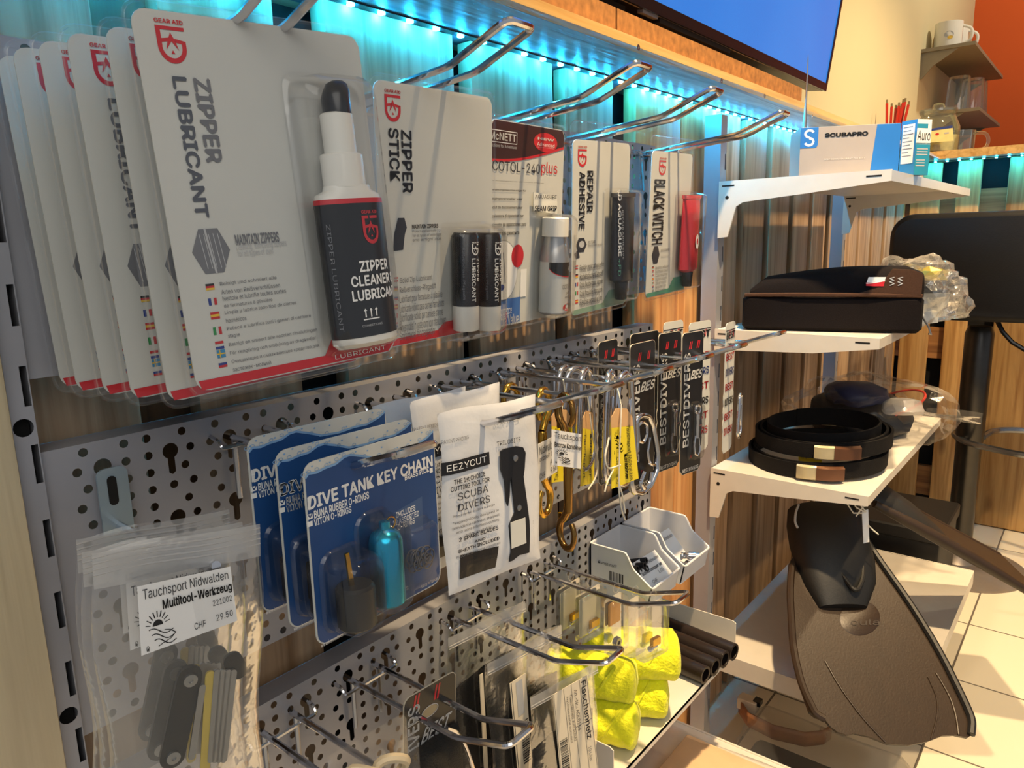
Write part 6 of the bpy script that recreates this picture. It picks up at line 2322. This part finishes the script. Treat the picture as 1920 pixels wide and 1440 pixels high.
cb_ = thing('plastic_bag', 'crumpled clear plastic bag with white cards, behind the padded bag', 'plastic bag', (0.266, 1.372, S2 + 0.001))
crumple(0.15, 0.17, 0.105, 4, 0.55, 4).build('film', CRINK, cb_, smooth=False)
GOLDF = plain('gold_foil', '#c8b860', 0.25, 0.7, var=0.3)
m = crumple(0.07, 0.05, 0.025, 8, 0.5, 2)
m.build('foil', GOLDF, cb_, smooth=False).location = (0.02, -0.02, 0.075)
m = MB().box((-0.05, -0.02, 0.010), (0.05, -0.018, 0.055)).build('card', WHITE, cb_, smooth=False)
m.rotation_euler = (0.2, 0, 0.6)
m = MB().box((-0.03, 0.0, 0.02), (0.04, 0.002, 0.075)).build('card', plain('slate_card', '#5a6068', 0.5), cb_, smooth=False)
m.rotation_euler = (0.1, 0.1, 0.3)
pw = [atZ(x, y, S2 + 0.004) for x, y in ((1735, 612), (1800, 580))]
wc = thing('white_card_strip', 'folded white card strip on the shelf edge beside the padded bag', 'card', (0.275, 1.235, S2 + 0.0005))
wc.rotation_euler = (0, 0, 1.15)
MB().prism([(0, 0), (0.10, 0), (0.10, 0.020), (0.085, 0.024), (0.015, 0.016), (0, 0.020)], -0.0006, 0.0006, axis='y').build('strip', WHITE, wc, smooth=False)

# ------------------------------------------------------------------ coiled belts on the third shelf
BELT = plain('black_webbing', '#0c0a0b', 0.8, spec=0.25, var=0.2, scale=200, bump=0.4, bscale=900)
COPPER = plain('worn_brown_lever', '#6a4630', 0.35, 0.35, var=0.2)


def belt(label, cx, cy, z0, rx, ry, hgt, phase, turns, bz):
    root = thing('weight_belt', label, 'belt', (cx, cy, z0), group='coiled black belts')
    n = int(56 * turns)
    m = MB()
    rs = []
    for i in range(n + 1):
        a = phase + 2 * PI * turns * i / n
        k = 1.0 - 0.045 * i / n * turns + 0.018 * math.sin(2.3 * a)
        zz = 0.004 * math.sin(a * 1.0 + 1) + 0.004 + 0.003 * (i / n)
        x, y = rx * k * math.cos(a), ry * k * math.sin(a)
        nx, ny = math.cos(a), math.sin(a)
        t = 0.0022
        tl = 0.05 * math.sin(a * 2)
        rs.append([(x - nx * t, y - ny * t, zz), (x + nx * t, y + ny * t, zz), (x + nx * (t + tl * hgt), y + ny * (t + tl * hgt), zz + hgt), (x - nx * (t - tl * hgt), y - ny * (t - tl * hgt), zz + hgt)])
    m.rings(rs)
    m.build('webbing', BELT, root)
    a = phase
    # buckle on the near side of the ring
    for nm_, a0, a1, lift, mat_, th in (('buckle_plate', bz - 0.26, bz + 0.02, 0.004, plain('pale_buckle_plate', '#cfc09a', 0.35, 0.5), 0.003), ('buckle_lever', bz + 0.0, bz + 0.36, 0.007, COPPER, 0.005)):
        rs = []
        for i in range(9):
            an = a0 + (a1 - a0) * i / 8
            k = 1.03
            x, y = rx * k * math.cos(an), ry * k * math.sin(an)
            nx, ny = math.cos(an), math.sin(an)
            b_ = lift * (math.sin(PI * i / 8) * 0.5 + 0.6)
            rs.append([(x, y, 0.003), (x + nx * (b_ + th * 0.2), y + ny * (b_ + th * 0.2), 0.006), (x + nx * (b_ + th * 0.2), y + ny * (b_ + th * 0.2), 0.003 + hgt - 0.003), (x, y, 0.003 + hgt)])
        m = MB().rings(rs)
        m.build(nm_, mat_, root)
    return root


bc = atZ(1553, 862, S3)
belt('coiled black belt lying lowest on the third shelf, with a pale buckle plate', 0.152, 1.205, S3 + 0.0005, 0.120, 0.130, 0.027, 2.6, 1.6, -1.27)
belt('upper outer coiled black belt, its buckle above the lower buckle', 0.158, 1.215, S3 + 0.036, 0.118, 0.128, 0.026, 2.9, 1.7, -1.12)
belt('smallest coiled black belt, nested inside the top of the belt pile', 0.1575, 1.2170, S3 + 0.040, 0.098, 0.107, 0.034, 1.2, 1.2, 1.9)
for i, (x, y, s_) in enumerate(((0.150, 1.135, 0.026), (0.215, 1.245, 0.03))):
    paper(('small white and yellow price label standing inside the belt coil', 'white and yellow price label lying along the inside of the belt coil')[i],
          [V(x - 0.012, y, S3 + 0.056 - 0.02 * (1 - i)), V(x + s_, y + 0.012, S3 + 0.054 - 0.02 * (1 - i)), V(x + s_ + 0.004, y + 0.004, S3 + 0.036 - 0.02 * (1 - i)), V(x - 0.008, y - 0.008, S3 + 0.038 - 0.02 * (1 - i))],
          [('CHF', 0.1, 0.3, 0.4, 0.6, 0)])
for o in list(bpy.data.objects):
    if o.name.startswith('paper.') and o.parent and 'belt coil' in str(o.parent.get('label')):
        o.data.materials[0] = TAGY

# bagged hose and gear at the far end of the third shelf
gb = thing('gear_bag', 'clear bag of dark blue and black gear with a red cord, on the third shelf', 'bagged gear', (0.170, 1.500, S3))
crumple(0.20, 0.20, 0.085, 12, 0.2).build('black_gear', plain('black_gear', '#0e0e12', 0.4, var=0.2), gb).location = (-0.02, 0.0, 0)
crumple(0.12, 0.11, 0.045, 15, 0.25).build('blue_gear', plain('blue_gear', '#16244e', 0.4, var=0.15), gb).location = (-0.02, -0.03, 0.066)
crumple(0.075, 0.07, 0.03, 19, 0.5, 2).build('pale_wrap', BAGTOP, gb, smooth=False).location = (0.07, -0.03, 0.055)
MB().tube([(0.050 + 0.055 * math.cos(a), 0.01 + 0.07 * math.sin(a), 0.055 + 0.032 * math.sin(a * 0.8 + 1)) for a in [-1.3 + 0.12 * i for i in range(30)]], 0.0026, 6).build('red_cord', plain('red_cord', '#c03020', 0.4), gb)
crumple(0.30, 0.26, 0.118, 23, 0.35, 4).build('film', BAGN, gb, smooth=False)
m = MB().grid(lambda a, b_: (0.10 + 0.11 * a, -0.06 + 0.14 * b_ * (1 - 0.75 * a) + 0.05 * a, 0.05 + 0.010 * math.sin(6 * b_ + 2 * a)), 8, 8)
m.build('bag_corner', BAGM, gb)

# ------------------------------------------------------------------ rubber fins under the third shelf
FIN = plain('warm_lit_fin_rubber', '#2e2013', 0.42, var=0.15, scale=30, bump=0.12, bscale=300)  # black rubber with the warm lamp light put into its base colour
FINB = plain('black_fin_rubber', '#161616', 0.5, var=0.12, bump=0.1, bscale=300)


class Sheet:
    """a tilted plane through three photo points at given distances from the camera"""

    def __init__(self, a, b_, c_):
        P = [CAM + ray(x, y) * d for x, y, d in (a, b_, c_)]
        self.o = P[0]
        self.n = (P[1] - P[0]).cross(P[2] - P[0]).normalized()
        if self.n.dot(CAM - self.o) < 0:
            self.n = -self.n

    def at(self, x, y, lift=0.0):
        d = ray(x, y)
        t = (self.o - CAM).dot(self.n) / d.dot(self.n)
        return CAM + d * t + self.n * lift


fs = Sheet((1540, 950, 1.45), (1510, 1350, 1.17), (1825, 1375, 1.17))
OUT = [(1483, 1050), (1478, 1110), (1481, 1170), (1487, 1230), (1502, 1290), (1518, 1335), (1530, 1345), (1546, 1348), (1557, 1362), (1570, 1372), (1588, 1378), (1602, 1375), (1630, 1381), (1665, 1395), (1705, 1397), (1740, 1390), (1768, 1379), (1790, 1378), (1815, 1383), (1824, 1376), (1822, 1350), (1806, 1315), (1782, 1262), (1745, 1195), (1700, 1125), (1650, 1055), (1615, 1000), (1600, 985), (1540, 980)]
fo = fs.at(1540, 960)
fin = thing('rubber_fin', 'large black rubber swim fin, its broad blade hanging toward the camera', 'swim fin', fo)
m = MB()
top_ = [fs.at(x, y, 0.0) - fo for x, y in OUT]
m.rings([[v - fs.n * 0.006 for v in top_], top_])
m.build('blade', FIN, fin, smooth=False)


def rib(name, pts, r, mat_, lift=0.0, parent=None, sheet=None, org=None):
    sh = sheet or fs
    P = fillet([sh.at(x, y, lift) - (org if org is not None else fo) for x, y in pts], 0.05, 6)
    return MB().tube(P, r, 8).build(name, mat_, parent or fin)


rib('side_rail', [(1484, 1060), (1480, 1110), (1486, 1220), (1503, 1290), (1528, 1340), (1545, 1349)], 0.0062, FIN, 0.003)
rib('side_rail', [(1610, 995), (1650, 1055), (1705, 1132), (1762, 1225), (1806, 1315), (1822, 1352), (1819, 1378)], 0.0062, FINB, 0.003)
rib('ridge', [(1547, 1240), (1575, 1290), (1618, 1348), (1660, 1392)], 0.0018, FIN, 0.0005)
rib('ridge', [(1745, 1386), (1757, 1345), (1758, 1310), (1740, 1270)], 0.0015, FIN, 0.0005)
rib('ridge', [(1755, 1262), (1782, 1308), (1793, 1345), (1797, 1378)], 0.0018, FIN, 0.0005)
m = MB()
for k in range(1):
    cx = fs.at(1612, 1158) - fo
    ex = (fs.at(1650, 1158) - fo - cx)
    ey = (fs.at(1612, 1192) - fo - cx)
    pts = [cx + ex * math.cos(2 * PI * i / 28) + ey * math.sin(2 * PI * i / 28) for i in range(28)]
    m.rings([pts, [q + fs.n * 0.0012 + (cx - q) * 0.06 for q in pts]])
m.build('round_boss', FIN, fin)
p = Print(warp=lambda u, v, dz: fs.at(1594 + 54 * u, 1173 - 11 * v, 0.0016 + dz) - fo)
p.text('oula', 0, 0, 1, 1, plain('embossed_mark', '#241812', 0.5))
p.build('embossed_lettering', fin)
# foot pocket: a rounded shoe standing out of the plane
m = MB()
PK = [((1478, 1600), 955, 0.030), ((1476, 1612), 985, 0.050), ((1481, 1625), 1020, 0.052), ((1492, 1637), 1060, 0.045), ((1510, 1640), 1100, 0.034), ((1535, 1625), 1140, 0.016)]
rs = []
for (xa, xb), y, h in PK:
    a, b_ = fs.at(xa, y) - fo, fs.at(xb, y) - fo
    ring = []
    for j in range(13):
        t = PI * j / 12
        ring.append(a.lerp(b_, 0.5 - 0.5 * math.cos(t)) + fs.n * (h * math.sin(t) ** 0.8))
    rs.append(ring + [b_ - fs.n * 0.004, a - fs.n * 0.004])
m.rings(rs)
m.build('foot_pocket', FINB, fin)
rib('rib', [(1545, 1060), (1570, 1100), (1592, 1128), (1606, 1100), (1604, 1062)], 0.004, FINB, 0.032)
rib('strap_loop', [(1486, 965), (1480, 980), (1479, 998), (1484, 1008)], 0.0022, plain('white_loop', '#c8c8c4', 0.5), 0.035)
# twin fin beyond it, seen edge on
P1, P2 = CAM + ray(1640, 945) * 1.42, CAM + ray(1935, 1115) * 1.40
f2 = thing('rubber_fin', 'second rubber fin beyond the large one, its long edge running past the right border', 'swim fin', P1)
ax = (P2 - P1).normalized()
LL = (P2 - P1).length
wd = Vector((0.05, 0.19, -0.075))
wd = (wd - ax * wd.dot(ax)).normalized()
nn_ = ax.cross(wd).normalized()
m = MB()
rs = []
for i in range(15):
    t = i / 14
    w0 = 0.15 + 0.06 * t
    th = 0.004
    base = ax * (LL * 1.12 * t)
    rs.append([base - nn_ * th, base + wd * w0 - nn_ * th, base + wd * w0 + nn_ * th, base + nn_ * th])
m.rings(rs)
m.build('blade', FIN, f2, smooth=False)
MB().tube([ax * (LL * 1.1 * i / 10) + nn_ * 0.004 * math.sin(PI * i / 10) for i in range(11)], [0.004 + 0.008 * math.sin(PI * (0.15 + 0.8 * i / 10)) for i in range(11)], 10).build('side_rail', FIN, f2)
MB().tube([ax * (LL * 1.1 * i / 10) + wd * (0.15 + 0.06 * i / 10) for i in range(11)], 0.007, 10).build('side_rail', FIN, f2)
m = MB()
rs = []
for i, (t, w0, h) in enumerate(((-0.02, 0.09, 0.012), (0.0, 0.11, 0.026), (0.04, 0.12, 0.030), (0.10, 0.13, 0.024), (0.17, 0.12, 0.008))):
    ring = []
    for j in range(13):
        a = PI * j / 12
        ring.append(ax * t + wd * (0.015 + w0 * (0.5 - 0.5 * math.cos(a))) - nn_ * (-h * math.sin(a) if nn_.z > 0 else h * math.sin(a)))
    rs.append(ring)
m.rings(rs)
m.build('foot_pocket', FINB, f2)
# white tag on strings under the shelf corner
tq = [CAM + ray(x, y) * 1.30 for x, y in ((1616, 958), (1628, 955), (1630, 1016), (1619, 1019))]
tg = thing('price_tag', 'small white tag tied with white strings to the fin under the third shelf', 'price tag', tq[0])
m = MB()
nq = (tq[1] - tq[0]).cross(tq[2] - tq[0]).normalized()
m.rings([[v - tq[0] for v in tq], [v - tq[0] + nq * 0.0005 for v in tq]])
m.build('tag', LABEL, tg, smooth=False)
for pts in (((1605, 925), (1598, 940), (1606, 952), (1622, 960)), ((1584, 937), (1592, 950), (1600, 962), (1618, 962)), ((1632, 945), (1618, 950), (1605, 968)), ((1628, 985), (1638, 995), (1647, 1002)), ((1618, 930), (1612, 945), (1624, 960))):
    MB().tube([CAM + ray(x, y) * 1.295 - tq[0] for x, y in pts], 0.0013, 5).build('string', STRING, tg)
bb = thing('storage_box', 'black storage box on the floor beyond the deep bottom shelf', 'box', (0.16, 1.90, FZ))
MB().box((-0.145, -0.10, 0.0), (0.13, 0.16, 0.28), bev=0.01).build('body', plain('black_box', '#121214', 0.5, var=0.1), bb)
MB().box((-0.148, -0.105, 0.25), (0.135, 0.165, 0.285), bev=0.008).build('lid', plain('black_box', '#121214', 0.5, var=0.1), bb)

# ------------------------------------------------------------------ bar stool
st = thing('bar_stool', 'black bar stool on a dark column in front of the plank counter', 'bar stool', (0.272, 2.31, FZ))
DKMET = plain('dark_metal_column', '#4a4846', 0.3, 0.9, var=0.08)
MB().lathe([(0.185, 0.0), (0.185, 0.006), (0.15, 0.014), (0.06, 0.026), (0.042, 0.05), (0.036, 0.09)], n=48).build('base', plain('brushed_base', '#8a8078', 0.4, 0.5, var=0.08), st)
MB().lathe([(0.0345, 0.05), (0.0345, 0.40), (0.0375, 0.405), (0.0375, 0.73), (0.03, 0.75)], n=28).build('column', DKMET, st)
LEATH = plain('black_leather', '#0f0f12', 0.5, spec=0.35, var=0.1, bump=0.15, bscale=250)
zb = atY(1800, 602, 2.10).z - FZ
zt = atY(1800, 398, 2.10).z - FZ
xl = atY(1664, 500, 2.10).x - 0.272
xr = 0.27
MB().box((xl, -0.20, zb), (xr, 0.20, zb + 0.075), bev=0.03).build('seat', LEATH, st)
m = MB()
w_, h_ = xr - xl, zt - zb
m.rings([[(cx_, yy, cz_) for cx_, cz_ in rr_pts(w_ - ins, h_ - ins, max(0.01, 0.06 - ins * 0.5), 6, (xl + xr) / 2, (zb + zt) / 2)] for yy, ins in ((-0.225, 0.03), (-0.215, 0.006), (-0.20, 0.0), (-0.165, 0.0), (-0.155, 0.012))])
m.build('backrest', LEATH, st)
MB().tube(fillet([(0.034, 0.0, 0.42), (0.05, 0.12, 0.42), (0.18, 0.17, 0.42), (0.30, 0.10, 0.42), (0.32, 0.0, 0.41), (0.30, -0.08, 0.41), (0.15, -0.12, 0.41), (0.0, -0.06, 0.41), (-0.05, 0.02, 0.415), (-0.02, 0.08, 0.42), (0.034, 0.0, 0.42)], 0.06, 6), 0.0095, 8).build('footrest', plain('steel_footrest', '#8a8c90', 0.25, 0.9), st)
cq = [atY(x, y, 2.2) - Vector((0.272, 2.31, FZ)) for x, y in ((1868, 598), (1880, 622), (1898, 642), (1925, 658))]
MB().tube(cq, 0.006, 8).build('lever', BLACKPL, st)

# ------------------------------------------------------------------ things on the far bar counter
CT = 1.252
YJ = 2.74
YP = atX(1683, 215, -0.005).y
cup = thing('pencil_cup', 'dark cup on the ledge behind the long box, holding red pencils', 'cup', (-0.018, YP, edge_top))
MB().lathe([(0.034, 0), (0.036, 0.002), (0.038, 0.062), (0.0355, 0.062), (0.033, 0.004)], n=24).build('cup', plain('brown_cup', '#5a3a28', 0.5), cup)
REDP = plain('red_pencil', '#b82818', 0.35, var=0.06)
cl = Vector(cup.location)
for i, (x, y) in enumerate(((1663, 187), (1672, 194), (1680, 197), (1686, 192), (1694, 186), (1698, 184), (1705, 190), (1690, 196))):
    tp = atY(x, y, YP - 0.006 + 0.004 * (i % 3))
    bt = Vector((cl.x + max(-0.022, min(0.022, (tp.x - cl.x) * 0.5)), cl.y + 0.008 * ((i % 3) - 1), edge_top + 0.006))
    tp.x = max(tp.x, -0.062)
    pn = thing('pencil', ('red pencil standing apart at the left of the pencil cup', 'second red pencil from the left in the cup', 'short red pencil left of the middle of the cup', 'red pencil in the middle of the cup', 'taller red pencil right of the middle of the cup', 'tallest red pencil in the crowded right of the cup', 'red pencil at the right rim of the cup', 'shortest red pencil, in front of the others')[i], 'pencil', bt, group='red pencils in a cup')
    d = tp - bt
    MB().tube([Vector((0, 0, 0)), d * 0.93], 0.0038, 6).build('shaft', REDP, pn)
    MB().tube([d * 0.93, d], 0.0030, 6).build('tip', plain('pencil_tip', '#8a7a5a', 0.4, 0.5), pn)
jx = atY(1752, 260, YJ).x
jar = thing('glass_jar', 'big glass jar with a yellow and blue paper on its front, on the far counter', 'jar', (jx, YJ + 0.03, CT))
jr = (atY(1800, 262, YJ).x - atY(1712, 262, YJ).x) / 2
jt = atY(1752, 207, YJ).z - CT
MB().lathe([(jr * 0.85, 0.0), (jr * 0.98, 0.006), (jr, jt * 0.3), (jr * 0.98, jt * 0.62), (jr * 0.78, jt * 0.85), (jr * 0.72, jt * 0.90), (jr * 0.80, jt * 0.95), (jr * 0.80, jt)], n=32).build('glass', GLASS, jar)
MB().lathe([(jr * 0.82, jt * 0.97), (jr * 0.82, jt * 1.03), (jr * 0.3, jt * 1.08), (jr * 0.22, jt * 1.16), (jr * 0.1, jt * 1.18)], n=28).build('lid', GLASS, jar)
MB().lathe([(jr * 0.8, 0.006), (jr * 0.93, 0.01), (jr * 0.95, jt * 0.42), (jr * 0.2, jt * 0.45)], n=28).build('contents', plain('pale_contents', '#cfc48a', 0.7, var=0.2, scale=60), jar)
YC = YJ - 0.075
pc_ = [atY(x, y, YC) for x, y in ((1716, 246), (1786, 235), (1788, 264), (1712, 270))]
pl_ = thing('paper_card', 'yellow printed card with a blue top edge, leaning on the glass jar', 'card', pc_[3])
m = MB()
m.rings([[v - pc_[3] for v in pc_], [v - pc_[3] + Vector((0, 0.0008, 0)) for v in pc_]])
m.build('card', plain('yellow_card', '#e8d898', 0.5), pl_, smooth=False)
p = Print(warp=lambda u, v, dz: (pc_[3].lerp(pc_[2], u)).lerp(pc_[0].lerp(pc_[1], u), v) - pc_[3] + Vector((0, -0.0006 - dz, 0)))
p.rect(0, 0.84, 1, 1.0, FLAGS['blue'])
p.disc(0.38, 0.55, 0.04, 0.08, FLAGS['yellow'])
p.disc(0.60, 0.55, 0.05, 0.08, FLAGS['red'])
p.rect(0.78, 0.5, 0.9, 0.6, LGREY)
p.build('printing', pl_)
mgx = atY(1815, 270, YJ + 0.12)
mug = thing('glass_mug', 'clear glass mug with a handle beside the glass jar', 'mug', (atY(1800, 265, YJ + 0.12).x, YJ + 0.12, CT))
MB().lathe([(0.040, 0.0), (0.044, 0.004), (0.046, 0.075), (0.046, 0.082), (0.043, 0.082), (0.041, 0.008)], n=28).build('cup', GLASS, mug)
MB().tube(fillet([(0.044, 0, 0.012), (0.080, 0, 0.018), (0.086, 0, 0.045), (0.075, 0, 0.070), (0.044, 0, 0.072)], 0.02, 5), 0.0055, 8).build('handle', GLASS, mug)
MB().lathe([(0.041, 0.064), (0.041, 0.078), (0.001, 0.078)], n=24).build('coffee', plain('dark_liquid', '#1a1c26', 0.2), mug)

# wall shelves near the corner
SHW = plain('grey_wall_shelf', '#8a8270', 0.5, 0.1, var=0.08)
for (px, py, pr, pb, l) in (((1728, 100), (1822, 84), (1862, 150), (1775, 160), 'grey wall shelf with a white mug, high in the corner by the orange wall'), ((1776, 212), (1815, 205), (1862, 238), (1790, 252), 'lower grey wall shelf holding glasses, by the orange wall')):
    zz = atX(px[0], px[1], -0.07).z if 'mug' in l else atX(1768, 232, -0.07).z
    Ps = [atZ(x, y, zz) for x, y in (px, py, pr, pb)] if 'mug' in l else [atZ(x, y, zz) for x, y in ((1768, 232), (1800, 226), (1868, 234), (1800, 245))]
    y0, y1 = min(v.y for v in Ps), max(v.y for v in Ps)
    x1 = max(v.x for v in Ps)
    y0, y1 = max(2.9, min(y0, 3.2)), min(3.9, max(y1, 3.5))
    x1 = min(0.22, max(x1, 0.10))
    sh = thing('wall_shelf', l, 'shelf', (-0.07, y0, zz), group='grey corner wall shelves')
    MB().box((0, 0, 0), (x1 + 0.07, y1 - y0, 0.012)).build('board', SHW, sh, smooth=False)
    for yy in (0.01, y1 - y0 - 0.03):
        MB().prism([(0, 0), (x1 + 0.02, 0), (x1 * 0.4, -0.05), (0.006, -0.09), (0, -0.09)], yy, yy + 0.006, axis='y').build('bracket', SHW, sh, smooth=False)
    WS = (zz + 0.012, y0, y1, x1)
    if 'mug' in l:
        for i, (mx, my, l2) in enumerate(((1778, 70, 'white mug with a small printed emblem, on the high corner shelf'), (1790, 68, 'second white mug behind the first, only its handle showing'))):
            yq = y0 + 0.12 + 0.10 * i
            mq = atY(mx, my, yq)
            mg = thing('coffee_mug', l2, 'mug', (mq.x, yq, zz + 0.012), group='white mugs on the corner shelf')
            MB().lathe([(0.042, 0), (0.046, 0.004), (0.046, 0.10), (0.042, 0.10), (0.041, 0.01)], n=28).build('cup', WHITEPL, mg)
            MB().tube(fillet([(0.044, 0, 0.02), (0.075, 0, 0.03), (0.078, 0, 0.07), (0.044, 0, 0.085)], 0.02, 5), 0.005, 8).build('handle', WHITEPL, mg)
            if i == 0:
                p = Print(warp=lambda u, v, dz: (0.0466 * math.sin(-0.2 + u), -0.0466 * math.cos(-0.2 + u) - dz, 0.03 + 0.04 * v))
                p.disc(0.4, 0.55, 0.35, 0.3, LGREY)
                p.disc(0.5, 0.3, 0.2, 0.14, FLAGS['yellow'], 0.0003)
                p.build('emblem', mg)
for i, (gx, gy) in enumerate(((1795, 200), (1836, 202), (1858, 215))):
    zz, y0, y1, x1 = WS
    yq = y0 + 0.06 + 0.09 * i
    g_ = atY(gx, gy, yq)
    gl_ = thing('drinking_glass', ('upturned glass nearest on the lower corner shelf', 'upturned glass in the middle of the lower corner shelf', 'glass farthest back on the lower corner shelf')[i], 'glass', (min(g_.x, x1 - 0.05), yq, zz), group='glasses on the lower corner shelf')
    MB().lathe([(0.045, 0), (0.045, 0.002), (0.038, 0.12), (0.036, 0.128), (0.005, 0.128)], n=28).build('glass', GLASS, gl_)
bpy.data.objects.remove(TOB)
